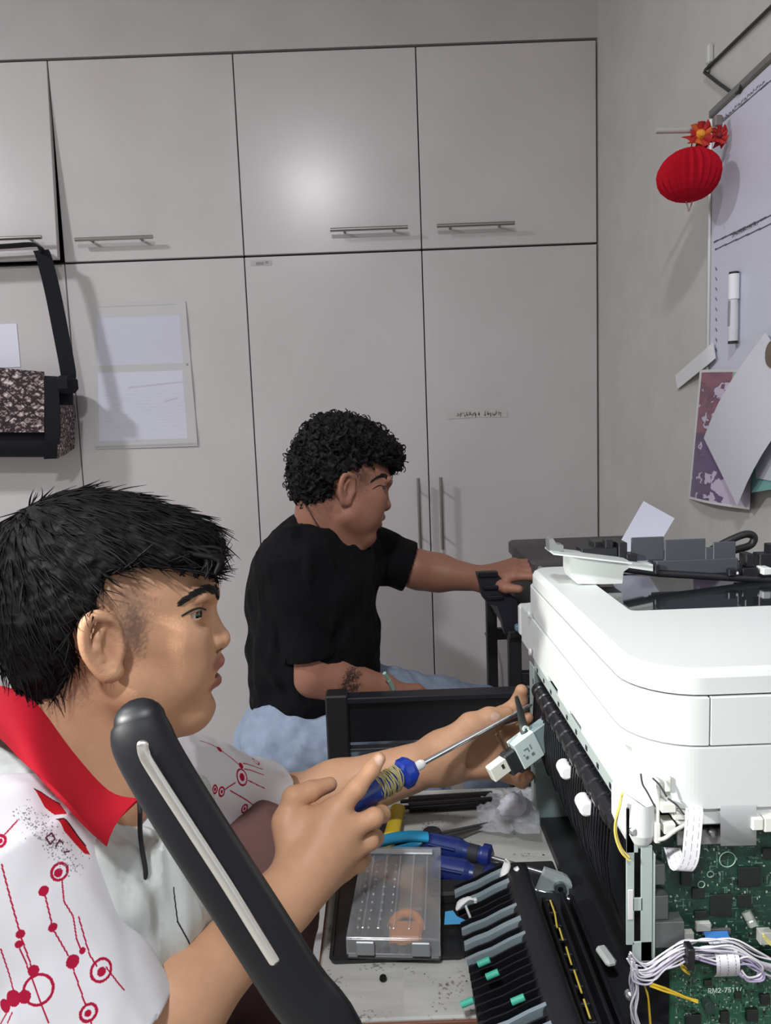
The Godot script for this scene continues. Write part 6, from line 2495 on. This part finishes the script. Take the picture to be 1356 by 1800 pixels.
func shoulder_bag() -> void:
	var base := P(60, 812, 2.24)
	var t := thing("shoulder_bag", "black and batik-print shoulder bag hanging from the upper flap's bar", "bag", base)
	var black := mat(rgb(24, 25, 31), 0.8, 0.0, 0.3)
	var im := Image.create(256, 128, false, Image.FORMAT_RGB8)
	var n := FastNoiseLite.new()
	n.seed = 4
	n.noise_type = FastNoiseLite.TYPE_CELLULAR
	n.cellular_return_type = FastNoiseLite.RETURN_DISTANCE2_SUB
	n.frequency = 0.045
	var n2 := FastNoiseLite.new()
	n2.seed = 8
	n2.frequency = 0.12
	for y in 128:
		for x in 256:
			var v := n.get_noise_2d(x, y * 1.4) + n2.get_noise_2d(x, y) * 0.5
			var g := absf(fposmod((x + y) * 0.045, 1.0) - 0.5)
			var c := rgb(58, 48, 50)
			if v > -0.72:
				c = rgb(140, 124, 122)
			if v > -0.45:
				c = rgb(196, 186, 182)
			if g < 0.05 or absf(fposmod((x - y) * 0.03, 1.0) - 0.5) < 0.04:
				c = rgb(46, 38, 42)
			im.set_pixel(x, y, c)
	var pat := tex_mat(im, 0.85, 0.2)
	# body: a soft box
	var f := Field.new()
	f.cap(P(-170, 680, 2.225), P(98, 690, 2.225), 0.05, 0.048, 0.02)
	f.cap(P(-170, 770, 2.225), P(96, 772, 2.225), 0.056, 0.054, 0.03)
	f.cap(P(-170, 725, 2.225), P(100, 730, 2.225), 0.054, 0.052, 0.03)
	var dd := f.polygonize(0.006)
	put_mesh(field_mesh(dd), "body", black, t)
	# printed flap over the front and the side gusset
	var st := S()
	var rows: Array = []
	for i in 7:
		var v := i / 6.0
		var row: Array = []
		for j in 13:
			var u := j / 12.0
			var x := lerpf(-190, 78, u)
			var y := lerpf(632 + u * 22, 760, v)
			var dep := 2.235 - 0.084 * sin(minf(v * 3.2 + 0.2, 1.5))
			row.append(P(x, y, dep))
		rows.append(row)
	sheet(st, rows, 0.003)
	put(st, "flap", pat, t, "dark batik-print flap")
	st = S()
	rows = []
	for i in 6:
		var v := i / 5.0
		var row: Array = []
		for j in 5:
			var u := j / 4.0
			row.append(P(lerpf(101, 131, u), lerpf(712, 806 - u * 18, v), 2.165 + u * u * 0.05))
		rows.append(row)
	sheet(st, rows, 0.002)
	put(st, "gusset", pat, t)
	st = S()
	ribbon(st, curve([P(90, 668, 2.16), P(92, 720, 2.155), P(92, 770, 2.158), P(90, 806, 2.18)], 4), Vector3(1, 0, -0.2).normalized(), 0.04, 0.004)
	put(st, "side_strap", black, t)
	# the shoulder strap up to the bar and along it
	st = S()
	ribbon(st, curve([P(118, 672, 2.2), P(120, 655, 2.2), P(108, 590, 2.205), P(92, 510, 2.21), P(78, 455, 2.212), P(72, 440, 2.215)], 4), Vector3(1, 0.12, -0.25).normalized(), 0.043, 0.003)
	put(st, "strap", black, t)
	st = S()
	ribbon(st, curve([P(76, 446, 2.214), P(68, 432, 2.214), P(50, 430, 2.214), P(10, 433, 2.214), P(-120, 440, 2.214)], 4), Vector3(0, 0, 1), 0.04, 0.004)
	put(st, "strap_top", black, t)
	st = S()
	ribbon(st, curve([P(-120, 440, 2.214), P(-140, 470, 2.21), P(-160, 560, 2.2), P(-170, 650, 2.2)], 4), Vector3(1, -0.12, 0), 0.043, 0.003)
	put(st, "strap", black, t)
	st = S()
	box(st, P(118, 676, 2.185), Vector3(0.05, 0.05, 0.06), 0.012)
	put(st, "strap_mount", black, t)

func whiteboard() -> void:
	var wx := WALL_X
	var t := thing("whiteboard", "whiteboard with faint handwriting on the right wall", "whiteboard", Vector3(wx, 1.22, -1.05))
	var z0 := -1.502
	var z1 := -0.55
	var y0 := 1.22
	var y1 := 1.866
	put(box_at(Vector3(wx - 0.006, (y0 + y1) * 0.5, (z0 + z1) * 0.5), Vector3(0.010, y1 - y0, z1 - z0), 0.001), "backing", mat(rgb(200, 200, 204), 0.5), t)
	var im := Image.create(768, 512, false, Image.FORMAT_RGB8)
	im.fill(rgb(202, 202, 218))
	var r := RandomNumberGenerator.new()
	r.seed = 42
	var ink := rgb(70, 72, 84)
	var sc := 768.0 / (z1 - z0)
	var put_line := func(ax: float, ay: float, bx: float, by: float, w: float) -> void:
		var p := PX(ax, ay, wx)
		var q := PX(bx, by, wx)
		line(im, Vector2((p.z - z0) * sc, (y1 - p.y) * 512.0 / (y1 - y0)), Vector2((q.z - z0) * sc, (y1 - q.y) * 512.0 / (y1 - y0)), w, ink)
	put_line.call(1266, 222, 1420, 92, 1.2)
	put_line.call(1264, 425, 1420, 352, 1.3)
	put_line.call(1266, 438, 1420, 368, 1.1)
	for row in [[1280, 208, 1356, 140, 5], [1297, 416, 1345, 392, 6]]:
		var n := 14
		for i in n:
			var s := float(i) / n
			var x := lerpf(row[0], row[2], s)
			var y := lerpf(row[1], row[3], s)
			var hgt: float = row[4] * 1.3
			put_line.call(x, y, x + r.randf_range(0, 3), y - hgt * r.randf_range(0.5, 1.0), 0.9)
			put_line.call(x + 1, y - hgt * 0.5, x + 4, y - hgt * r.randf_range(0.1, 1.0) - 2, 0.9)
	for i in 9:
		put_line.call(1267, 470 + i * 18, 1269, 474 + i * 18, 1.4)
	var st := S()
	var x := wx - 0.0112
	uvquad(st, Vector3(x, y1 - 0.004, z0 + 0.004), Vector3(x, y1 - 0.004, z1 - 0.004), Vector3(x, y0 + 0.004, z1 - 0.004), Vector3(x, y0 + 0.004, z0 + 0.004), Vector3.LEFT)
	put(st, "writing_surface", tex_mat(im, 0.3, 0.45), t)
	var fr := mat(rgb(186, 186, 186), 0.4, 0.4)
	put(box_at(Vector3(wx - 0.008, y1 + 0.008, (z0 + z1) * 0.5), Vector3(0.016, 0.016, z1 - z0 + 0.02), 0.003), "frame", mat(rgb(122, 122, 120), 0.4, 0.3), t)
	put(box_at(Vector3(wx - 0.008, y0 - 0.006, (z0 + z1) * 0.5), Vector3(0.016, 0.012, z1 - z0 + 0.02), 0.003), "frame", fr, t)
	put(box_at(Vector3(wx - 0.008, (y0 + y1) * 0.5, z0 - 0.005), Vector3(0.016, y1 - y0, 0.01), 0.003), "frame", fr, t)
	put(box_at(Vector3(wx - 0.008, (y0 + y1) * 0.5, z1 + 0.005), Vector3(0.016, y1 - y0, 0.01), 0.003), "frame", fr, t)
	# marker stuck to the board
	var mk := thing("marker_pen", "white marker pen with black ends standing on the whiteboard", "marker", PX(1291, 605, wx - 0.021))
	st = S()
	var a := PX(1289, 604, wx - 0.021)
	var b := PX(1291, 478, wx - 0.021)
	var ln := (b - a).length()
	lathe(st, [Vector2(0, 0.004), Vector2(0.0085, 0.004), Vector2(0.009, 0.03), Vector2(0.008, ln * 0.62), Vector2(0, ln * 0.62)], Transform3D(frame_of(b - a), a), 14)
	put(st, "barrel", mat(rgb(206, 206, 208), 0.4), mk)
	st = S()
	lathe(st, [Vector2(0, ln * 0.62), Vector2(0.0095, ln * 0.62), Vector2(0.0095, ln - 0.004), Vector2(0, ln - 0.004)], Transform3D(frame_of(b - a), a), 14)
	put(st, "cap", mat(rgb(230, 230, 232), 0.4), mk)
	for e in [[0.0, 0.0045], [ln - 0.0045, ln]]:
		st = S()
		lathe(st, [Vector2(0, e[0]), Vector2(0.0088, e[0]), Vector2(0.0088, e[1]), Vector2(0, e[1])], Transform3D(frame_of(b - a), a), 14)
		put(st, "end_plug", mat(rgb(28, 28, 30), 0.4), mk)
	st = S()
	box(st, (a + b) * 0.5 + Vector3(-0.0083, -0.01, 0), Vector3(0.001, 0.045, 0.008))
	put(st, "print", mat(rgb(150, 150, 156), 0.5), mk)
	# white folded strip
	st = S()
	ribbon(st, curve([PX(1190, 672, wx - 0.004), PX(1210, 655, wx - 0.009), PX(1240, 630, wx - 0.02), PX(1256, 616, wx - 0.017)], 4), Vector3(0, 0.93, -0.36).normalized(), 0.034, 0.002)
	tag(put(st, "paper_strip", mat(rgb(216, 216, 218), 0.6), null), "white folded paper strip slanting at the whiteboard's edge", "paper")
	# colour print
	var pr := Image.create(128, 256, false, Image.FORMAT_RGB8)
	var n := FastNoiseLite.new()
	n.seed = 5
	n.frequency = 0.018
	n.fractal_octaves = 4
	for y in 256:
		for xx in 128:
			var v := n.get_noise_2d(xx * 0.8 + n.get_noise_2d(xx, y) * 40.0, y)
			var c := rgb(142, 92, 106) if y < 120 else rgb(98, 80, 120)
			c = c.lerp(rgb(84, 62, 84), clampf(v * 1.8 + 0.2, 0, 0.8))
			if v > 0.28 or (y > 190 and xx > 60 and v > -0.1):
				c = rgb(198, 186, 208)
			if y < 60 and xx > 80:
				c = rgb(150, 178, 164)
			if xx < 6 or y < 5 or y > 250:
				c = rgb(212, 210, 210)
			pr.set_pixel(xx, y, c)
	st = S()
	sheet(st, patch(PX(1231, 650, wx - 0.018), PX(1330, 648, wx - 0.018), PX(1318, 890, wx - 0.012), PX(1211, 876, wx - 0.004), 8, 12, func(u: float, v: float) -> Vector3: return Vector3(-0.012 * sin(u * PI) * v, -0.006 * u * v, 0)), 0.0006)
	tag(put(st, "photo_print", tex_mat(pr, 0.3), null), "curling mauve and purple photo print under the white sheet", "photo")
	# the big white sheet set on its corner, and a second one under it
	var pw := mat(rgb(206, 206, 214), 0.7)
	st = S()
	sheet(st, patch(PX(1346, 585, wx - 0.03), PX(1420, 690, wx - 0.03), PX(1297, 889, wx - 0.034), PX(1238, 770, wx - 0.026), 6, 8, func(u: float, v: float) -> Vector3: return Vector3(-0.012 * sin(v * PI), 0, 0)), 0.0006)
	tag(put(st, "paper_sheet", pw, null), "white paper sheet pinned cornerwise over the photo print", "paper")
	st = S()
	sheet(st, patch(PX(1322, 592, wx - 0.022), PX(1420, 560, wx - 0.022), PX(1430, 860, wx - 0.022), PX(1330, 840, wx - 0.022), 6, 8, func(u: float, v: float) -> Vector3: return Vector3(-0.004 * sin(v * PI), 0, 0)), 0.0006)
	tag(put(st, "paper_sheet", mat(rgb(196, 197, 208), 0.7), null), "white paper sheet behind the cornerwise sheet at the frame's edge", "paper")
	st = S()
	sheet(st, patch(PX(1322, 800, wx - 0.02), PX(1420, 790, wx - 0.02), PX(1420, 850, wx - 0.02), PX(1322, 866, wx - 0.02), 4, 4), 0.0008)
	tag(put(st, "teal_card", mat(rgb(120, 168, 164), 0.7), null), "teal card peeping out below the white sheets", "card")
	st = S()
	lathe(st, [Vector2(0, 0.008), Vector2(0.022, 0.006), Vector2(0.025, 0.0), Vector2(0, 0)], Transform3D(Basis(Vector3.BACK, PI / 2), PX(1364, 622, wx - 0.03)), 18)
	tag(put(st, "magnet", mat(rgb(108, 96, 82), 0.5), null), "round brown magnet holding the sheets on the whiteboard", "magnet")
	lantern()
	# cable along the wall, with its clip
	var cb := thing("cable", "black cable running slantwise up the right wall", "cable", PX(1240, 122, wx))
	var blk := mat(rgb(44, 46, 46), 0.6)
	st = S()
	tube(st, curve([PX(1480, -110, wx - 0.005), PX(1356, 12, wx - 0.005), PX(1300, 66, wx - 0.005), PX(1246, 118, wx - 0.005), PX(1241, 123, wx - 0.01)], 5), 0.0032, 8)
	put(st, "cable_run", blk, cb)
	st = S()
	tube(st, [PX(1239, 127, wx - 0.006), PX(1262, 145, wx - 0.006), PX(1290, 165, wx - 0.01), PX(1300, 162, wx - 0.014), PX(1304, 150, wx - 0.016)], 0.0032, 8)
	put(st, "cable_run", blk, cb)
	st = S()
	box(st, PX(1248, 96, wx - 0.006), Vector3(0.012, 0.036, 0.014), 0.003)
	tag(put(st, "cable_clip", mat(rgb(190, 190, 186), 0.5), null), "small pale plastic clip on the wall above the cable's bend", "clip")

func lantern() -> void:
	var wx := WALL_X
	var z := 1.43
	var rd := thing("hanging_rod", "thin pale rod sticking out from the whiteboard's top corner", "rod", P(1258, 229, z))
	var st := S()
	tube(st, [P(1264, 228, z), P(1153, 230, z)], 0.0052, 10)
	put(st, "rod", mat(rgb(176, 174, 168), 0.4), rd)
	st = S()
	box(st, P(1262, 214, z), Vector3(0.014, 0.02, 0.014), 0.002)
	put(st, "clamp", mat(rgb(120, 110, 108), 0.4), rd)
	# tissue ball
	var c := P(1212, 308, z)
	var t := thing("paper_lantern", "red honeycomb tissue-paper ball hanging by the whiteboard", "decoration", c - Vector3(0, 0.05, 0))
	var red := mat(rgb(172, 22, 38), 0.85, 0.0, 0.15)
	st = S()
	var nr := 48
	var nv := 12
	for i in nr:
		for j in nv:
			var q: Array[Vector3] = []
			for e in [[i, j], [i + 1, j], [i + 1, j + 1], [i, j + 1]]:
				var ph: float = TAU * e[0] / nr
				var th: float = PI * e[1] / nv
				var rr := (0.0575 if e[0] % 2 == 0 else 0.052) + 0.0012 * sin(e[1] * 7.0 + e[0] * 3.0)
				q.append(c + Vector3(sin(th) * cos(ph) * rr, cos(th) * 0.047, sin(th) * sin(ph) * rr))
			autoquad(st, q[0], q[1], q[2], q[3], c)
	put(st, "ball", red, t)
	st = S()
	tube(st, [P(1218, 236, z), P(1216, 262, z), c + Vector3(0, 0.045, 0)], 0.0012, 6)
	put(st, "hanging_thread", mat(rgb(80, 40, 36), 0.7), t)
	for e in [[1204, 348, 1211, 372], [1218, 350, 1211, 372]]:
		st = S()
		tube(st, curve([P(e[0], e[1], z), P((e[0] + e[2]) * 0.5 + 1, (e[1] + e[3]) * 0.5, z), P(e[2], e[3], z)], 4), 0.0012, 6)
		put(st, "tail_thread", mat(rgb(150, 130, 116), 0.7), t)
	# red and gold rosettes
	for e in [[1230, 238, 20, "red and gold paper rosette hanging on the rod above the red ball"], [1262, 240, 15, "small dark red rosette at the whiteboard's corner"]]:
		var p := P(e[0], e[1], z)
		var o := thing("paper_rosette", e[3], "decoration", p, "rosettes on the rod")
		var R: float = e[2] / 1300.0 * z
		var gold: bool = e[2] > 16
		for k in 9:
			st = S()
			var an := TAU * k / 9
			var dv := Vector3(cos(an), sin(an), 0)
			var tn := Vector3(-sin(an), cos(an), 0)
			sheet(st, patch(p + dv * R * 0.2 - tn * R * 0.12, p + dv * R * 0.2 + tn * R * 0.12, p + dv * R * (0.8 + 0.25 * (k % 2)) + tn * R * 0.52 + Vector3(0, 0, 0.012), p + dv * R * (0.85 + 0.2 * (k % 3)) - tn * R * 0.5 + Vector3(0, 0, -0.008), 3, 3, func(u: float, v: float) -> Vector3: return Vector3(0, 0, 0.006 * sin(u * PI))), 0.0012)
			put(st, "petal", mat(rgb(178, 30, 30) if k % 3 != 0 or not gold else rgb(206, 92, 34), 0.7), o)
		st = S()
		lathe(st, [Vector2(0, R * 0.45), Vector2(R * 0.25, R * 0.38), Vector2(R * 0.42, R * 0.1), Vector2(R * 0.3, -R * 0.2), Vector2(0, -R * 0.2)], Transform3D(Basis(Vector3.RIGHT, PI / 2), p + Vector3(0, 0, 0.004)), 9)
		put(st, "heart", mat(rgb(224, 150, 40) if gold else rgb(120, 20, 26), 0.6), o)

# ---------------------------------------------------------------- the far printer, its rack, the bench in front
func build_far_printer() -> void:
	var black := mat(rgb(22, 23, 27), 0.5)
	var grey := mat(rgb(74, 71, 72), 0.6)
	var x0 := 0.322
	var yt := 0.985
	var t := thing("printer", "black printer with a grey lid standing on the rack by the corner", "printer", Vector3(0.46, 0.838, -1.78))
	var st := S()
	stack(st, [[plan(x0, -1.95, 0.655, -1.60, [0.02, 0.02, 0.02, 0.02]), yt - 0.03], [plan(x0, -1.95, 0.655, -1.60, [0.02, 0.02, 0.02, 0.02]), yt - 0.004], [plan(x0, -1.95, 0.655, -1.60, [0.02, 0.02, 0.02, 0.02], 0.006), yt]])
	put(st, "lid", grey, t, "grey lid")
	put(box_at(Vector3((x0 + 0.655) * 0.5 + 0.004, 0.897, -1.775), Vector3(0.655 - x0 - 0.01, 0.118, 0.33), 0.006), "body", black, t)
	put(box_at(Vector3(x0 + 0.06, 0.955, -1.60), Vector3(0.11, 0.02, 0.02), 0.003, Basis(Vector3.BACK, -0.3)), "panel", mat(rgb(150, 150, 148), 0.4), t)
	put(box_at(Vector3(x0 + 0.02, 0.93, -1.60), Vector3(0.05, 0.05, 0.03), 0.004, Basis(Vector3.BACK, -0.5)), "hinge_arm", black, t)
	put(box_at(Vector3(x0 + 0.04, 0.868, -1.60), Vector3(0.15, 0.05, 0.05), 0.004), "tray", mat(rgb(34, 37, 46), 0.45), t)
	put(box_at(P(918, 1103, 1.57), Vector3(0.03, 0.014, 0.02), 0.003), "blue_tab", mat(rgb(96, 130, 148), 0.4), t)
	# black part that the man in black is pulling
	var pt := thing("printer_part", "dark plastic printer part in the hand of the man in black", "printer part", P(866, 1035, 1.64))
	st = S()
	var poly := PackedVector2Array()
	for e in [[838, 1008], [872, 1006], [884, 1018], [892, 1040], [906, 1052], [906, 1110], [886, 1112], [880, 1085], [872, 1062], [858, 1060], [846, 1046], [842, 1026]]:
		var q := P(e[0], e[1], 1.64)
		poly.append(Vector2(q.x, q.y))
	extrude(st, poly, Transform3D(Basis(), Vector3(0, 0, -1.665)), 0.04)
	put(st, "shell", mat(rgb(32, 34, 44), 0.5), pt)
	for e in [[842, 1006, 876, 1014], [850, 1030, 882, 1036], [856, 1048, 886, 1054]]:
		var a := P(e[0], e[1], 1.62)
		var b := P(e[2], e[3], 1.62)
		put(box_at(Vector3((a.x + b.x) * 0.5, (a.y + b.y) * 0.5, -1.628), Vector3(b.x - a.x, a.y - b.y, 0.02), 0.002), "rib", mat(rgb(24, 25, 32), 0.45), pt)
	# rack
	var rk := thing("steel_rack", "black steel rack carrying the far printer", "rack", Vector3(0.46, 0, -1.82))
	put(box_at(Vector3(0.46, 0.829, -1.80), Vector3(0.39, 0.016, 0.42), 0.002), "shelf", black, rk)
	for x in [0.279, 0.64]:
		for z in [-1.62, -1.98]:
			put(box_at(Vector3(x, 0.41, z), Vector3(0.028, 0.82, 0.028), 0.002), "post", black, rk)
	for z in [-1.62, -1.98]:
		put(box_at(Vector3(0.46, 0.72, z), Vector3(0.35, 0.03, 0.024), 0.002), "rail", black, rk)
	# bench
	var bn := thing("bench_frame", "low black metal bench frame in front of the man in black", "bench", Vector3(0.07, 0, -1.36))
	var a := P(592, 1217, 1.35)
	var rail_y := P(760, 1222, 1.35).y
	put(box_at(Vector3(a.x, a.y * 0.5, -1.35), Vector3(0.042, a.y, 0.042), 0.003), "post", black, bn)
	var b := P(930, 1210, 1.35)
	put(box_at(Vector3(b.x, rail_y * 0.5, -1.35), Vector3(0.042, rail_y, 0.042), 0.003), "post", black, bn)
	var low := P(760, 1300, 1.35).y
	put(box_at(Vector3((a.x + b.x) * 0.5, (rail_y + low) * 0.5, -1.355), Vector3(b.x - a.x, rail_y - low, 0.012), 0.002), "apron", mat(rgb(20, 21, 27), 0.35), bn)
	put(box_at(Vector3((a.x + b.x) * 0.5, rail_y, -1.35), Vector3(b.x - a.x, 0.012, 0.034), 0.002), "rail", mat(rgb(30, 32, 38), 0.3), bn)
	put(box_at(Vector3((a.x + b.x) * 0.5, low - 0.012, -1.35), Vector3(b.x - a.x, 0.006, 0.02), 0.001), "wire_rail", mat(rgb(70, 74, 78), 0.35, 0.5), bn)
	put(box_at(Vector3((a.x + b.x) * 0.5, 0.12, -1.35), Vector3(b.x - a.x, 0.03, 0.03), 0.002), "foot_rail", black, bn)
	# thin cable hanging down the tall door
	st = S()
	tube(st, curve([P(853, 1112, 2.28), P(866, 1150, 2.285), P(871, 1190, 2.285), P(868, 1260, 2.285), P(866, 1400, 2.285)], 5), 0.0022, 6)
	tag(put(st, "power_cord", mat(rgb(120, 116, 114), 0.6), null), "thin grey cord hanging in front of the tall door by the rack", "cord")
	# green pen in his hand
	st = S()
	tube(st, [P(684, 1195, 1.46), P(676, 1183, 1.45)], [0.003, 0.004], 8)
	tube(st, [P(684, 1195, 1.46), P(692, 1212, 1.47)], [0.004, 0.004], 8)
	tag(put(st, "green_pen", mat(rgb(150, 190, 176), 0.4), null), "pale green pen in the near hand of the man in black", "pen")

# ---------------------------------------------------------------- what lies on the copier
func build_top_unit() -> void:
	var z := -0.945
	var y := 1.087
	var t := thing("hinge_unit", "black and silver printer sub-assembly lying across the copier's glass", "printer part", Vector3(0.36, y, z))
	var black := mat(rgb(26, 27, 31), 0.36)
	var slate := mat(rgb(66, 68, 76), 0.34)
	var silver := mat(rgb(222, 228, 225), 0.3, 0.2)
	var st := S()
	var poly := PackedVector2Array()
	for e in [[1002, 974], [1002, 1004], [1006, 1018], [1016, 1026], [1060, 1031], [1094, 1029], [1096, 1005], [1106, 998], [1148, 1004], [1148, 992], [1096, 986]]:
		var q := P(e[0], e[1], 0.93)
		poly.append(Vector2(q.x, maxf(q.y, y + 0.0005)))
	extrude(st, poly, Transform3D(Basis(), Vector3(0, 0, z - 0.02)), 0.036)
	put(st, "end_casting", silver, t, "silver end casting")
	st = S()
	var a := P(966, 968, 0.93)
	var b := P(1100, 984, 0.93)
	ribbon(st, [a, b], Vector3(0, 0, 1), 0.05, 0.002)
	put(st, "flange", silver, t)
	st = S()
	poly = PackedVector2Array()
	for e in [[965, 948], [972, 946], [978, 956], [990, 958], [990, 968], [966, 970]]:
		var q := P(e[0], e[1], 0.93)
		poly.append(Vector2(q.x, q.y))
	extrude(st, poly, Transform3D(Basis(), Vector3(0, 0, z - 0.004)), 0.022)
	put(st, "hook", mat(rgb(150, 154, 152), 0.3, 0.5), t)
	for e in [[1018, 962, 1080, 984, 0.03, -0.012], [1040, 950, 1092, 970, 0.03, -0.03], [1062, 948, 1076, 962, 0.014, -0.006], [1084, 952, 1099, 984, 0.02, -0.004], [1098, 972, 1116, 988, 0.02, 0.0]]:
		unit_box(t, "latch_block", black, e, z)
	for e in [[1110, 945, 1167, 984, 0.003, 0.0], [1169, 949, 1240, 989, 0.003, 0.004], [1254, 953, 1293, 992, 0.003, 0.006], [1240, 962, 1254, 990, 0.003, 0.005]]:
		unit_box(t, "deflector_plate", slate, e, z)
	unit_box(t, "sill", slate, [1150, 984, 1292, 1004, 0.02, 0.0], z)
	st = S()
	tube(st, [P(1098, 1000, 0.935), P(1160, 1008, 0.935), P(1380, 1021, 0.935)], 0.0048, 8)
	put(st, "beam", black, t)
	for e in [[1146, 990, 1154, 1006, 0.026, 0.004], [1292, 985, 1300, 1008, 0.02, 0.0], [1306, 972, 1320, 994, 0.02, -0.004], [1298, 996, 1325, 1014, 0.026, 0.0], [1330, 972, 1354, 1000, 0.02, -0.006], [1276, 998, 1290, 1010, 0.02, 0.008], [1322, 1000, 1360, 1012, 0.02, 0.0], [1350, 956, 1380, 1005, 0.02, -0.012]]:
		unit_box(t, "bearing_block", black, e, z)
	for e in [[1336, 996, 1350, 1008, 0.02, 0.01], [1284, 1004, 1296, 1009, 0.012, 0.012]]:
		unit_box(t, "white_pad", mat(rgb(210, 212, 212), 0.4), e, z)
	# black flat loop
	st = S()
	var lp := curve([P(1252, 966, 0.99), P(1285, 949, 0.99), P(1312, 939, 0.99), P(1326, 944, 0.99), P(1320, 958, 0.99), P(1296, 966, 0.985), P(1270, 972, 0.98)], 5)
	tube(st, lp, 0.0052, 8)
	put(st, "lever_loop", mat(rgb(24, 24, 26), 0.5), t)
	# white card leaning behind it
	st = S()
	sheet(st, [[P(1132, 881, 1.055), P(1186, 911, 1.055)], [P(1088, 958, 1.045), P(1142, 985, 1.045)], [PY(1076, 1000, y + 0.001) * Vector3(1, 1, 0) + Vector3(0, 0, -1.035), PY(1130, 1010, y + 0.001) * Vector3(1, 1, 0) + Vector3(0, 0, -1.035)]], 0.0012)
	tag(put(st, "white_card", mat(rgb(206, 206, 220), 0.6), null), "plain white card leaning behind the sub-assembly on the copier", "card")

func unit_box(t: Node, called: String, m: Material, e: Array, z: float) -> void:
	var d: float = -(z + e[5])
	var a := P(e[0], e[1], d)
	var b := P(e[2], e[3], d)
	put(box_at(Vector3((a.x + b.x) * 0.5, (a.y + b.y) * 0.5, z + e[5]), Vector3(b.x - a.x, a.y - b.y, e[4]), 0.001), called, m, t)

# ---------------------------------------------------------------- the chair whose arm stands in front
func build_chair_arm() -> void:
	var t := thing("office_chair", "black chair arm with a chrome inlay slanting across the foreground", "chair", Vector3(0.12, 0, -0.42))
	var black := mat(rgb(21, 22, 26), 0.42, 0.0, 0.4)
	# the arm: a swept rounded bar
	var path := curve([P(246, 1268, 0.515), P(258, 1318, 0.508), P(330, 1440, 0.50), P(440, 1610, 0.49), P(520, 1735, 0.482), P(600, 1860, 0.475), Vector3(-0.012, 0.70, -0.46), Vector3(0.0, 0.50, -0.44)], 6)
	var st := S()
	var rows: Array = []
	var n := path.size()
	var rad: Array = []
	for i in n:
		rad.append(0.0222 if i > 4 else [0.0185, 0.0196, 0.0206, 0.0214, 0.022][i])
	arm_bar(st, path, rad, 0.62)
	put(st, "armrest", black, t)
	st = S()
	var cp := curve([P(251, 1310, 0.489), P(254, 1326, 0.489), P(268, 1352, 0.487), P(330, 1448, 0.4835), P(400, 1556, 0.479), P(452, 1640, 0.4755), P(482, 1688, 0.4735)], 5)
	arm_bar(st, cp, 0.0042, 0.5)
	put(st, "chrome_inlay", mat(rgb(232, 228, 220), 0.28, 1.0), t, "polished chrome strip")
	put(box_at(Vector3(0.13, 0.47, -0.32), Vector3(0.42, 0.07, 0.42), 0.03), "seat", mat(rgb(30, 30, 33), 0.8), t)
	st = S()
	tube(st, [Vector3(0.13, 0.43, -0.32), Vector3(0.13, 0.08, -0.32)], 0.025, 12)
	put(st, "column", mat(rgb(60, 60, 62), 0.3, 0.8), t)
	for k in 5:
		st = S()
		var an := TAU * k / 5 + 0.3
		tube(st, [Vector3(0.13, 0.09, -0.32), Vector3(0.13 + cos(an) * 0.25, 0.03, -0.32 + sin(an) * 0.25)], [0.022, 0.014], 8)
		put(st, "base_leg", black, t)

func arm_bar(st: SurfaceTool, pts: Array, rad, flat: float) -> void:
	# broad side towards +z, a little bevelled
	var n := pts.size()
	var rings: Array = []
	var nors: Array = []
	var m := 20
	for i in n:
		var tg: Vector3 = (pts[mini(i + 1, n - 1)] - pts[maxi(i - 1, 0)]).normalized()
		var sx := tg.cross(Vector3.BACK).normalized()
		var sz := sx.cross(tg).normalized()
		var r: float = rad[i] if rad is Array else rad
		var ring: Array[Vector3] = []
		var nor: Array[Vector3] = []
		for k in m:
			var an := TAU * k / m
			var c := cos(an)
			var s := sin(an)
			var cx := signf(c) * pow(absf(c), 0.75)
			var cs := signf(s) * pow(absf(s), 0.75)
			ring.append(pts[i] + sx * cx * r + sz * cs * r * flat)
			nor.append((sx * c * flat + sz * s).normalized())
		rings.append(ring)
		nors.append(nor)
	for i in n - 1:
		for k in m:
			var k2 := (k + 1) % m
			tri3(st, rings[i][k], rings[i][k2], rings[i + 1][k2], nors[i][k], nors[i][k2], nors[i + 1][k2])
			tri3(st, rings[i][k], rings[i + 1][k2], rings[i + 1][k], nors[i][k], nors[i + 1][k2], nors[i + 1][k])
	for e in [0, n - 1]:
		var d: Vector3 = (pts[0] - pts[1]) if e == 0 else (pts[n - 1] - pts[n - 2])
		d = d.normalized()
		var r: float = rad[e] if rad is Array else rad
		var prev: Array = rings[e]
		var pn: Array = nors[e]
		for lv in range(1, 6):      # domed end
			var an := PI / 2 * lv / 5
			var cur: Array[Vector3] = []
			var cn: Array[Vector3] = []
			for k in m:
				cur.append((pts[e] as Vector3).lerp(rings[e][k], cos(an)) + d * r * 0.9 * sin(an))
				cn.append((nors[e][k] * cos(an) + d * sin(an)).normalized())
			for k in m:
				var k2 := (k + 1) % m
				tri3(st, prev[k], prev[k2], cur[k2], pn[k], pn[k2], cn[k2])
				if lv < 5:
					tri3(st, prev[k], cur[k2], cur[k], pn[k], cn[k2], cn[k])
			prev = cur
			pn = cn
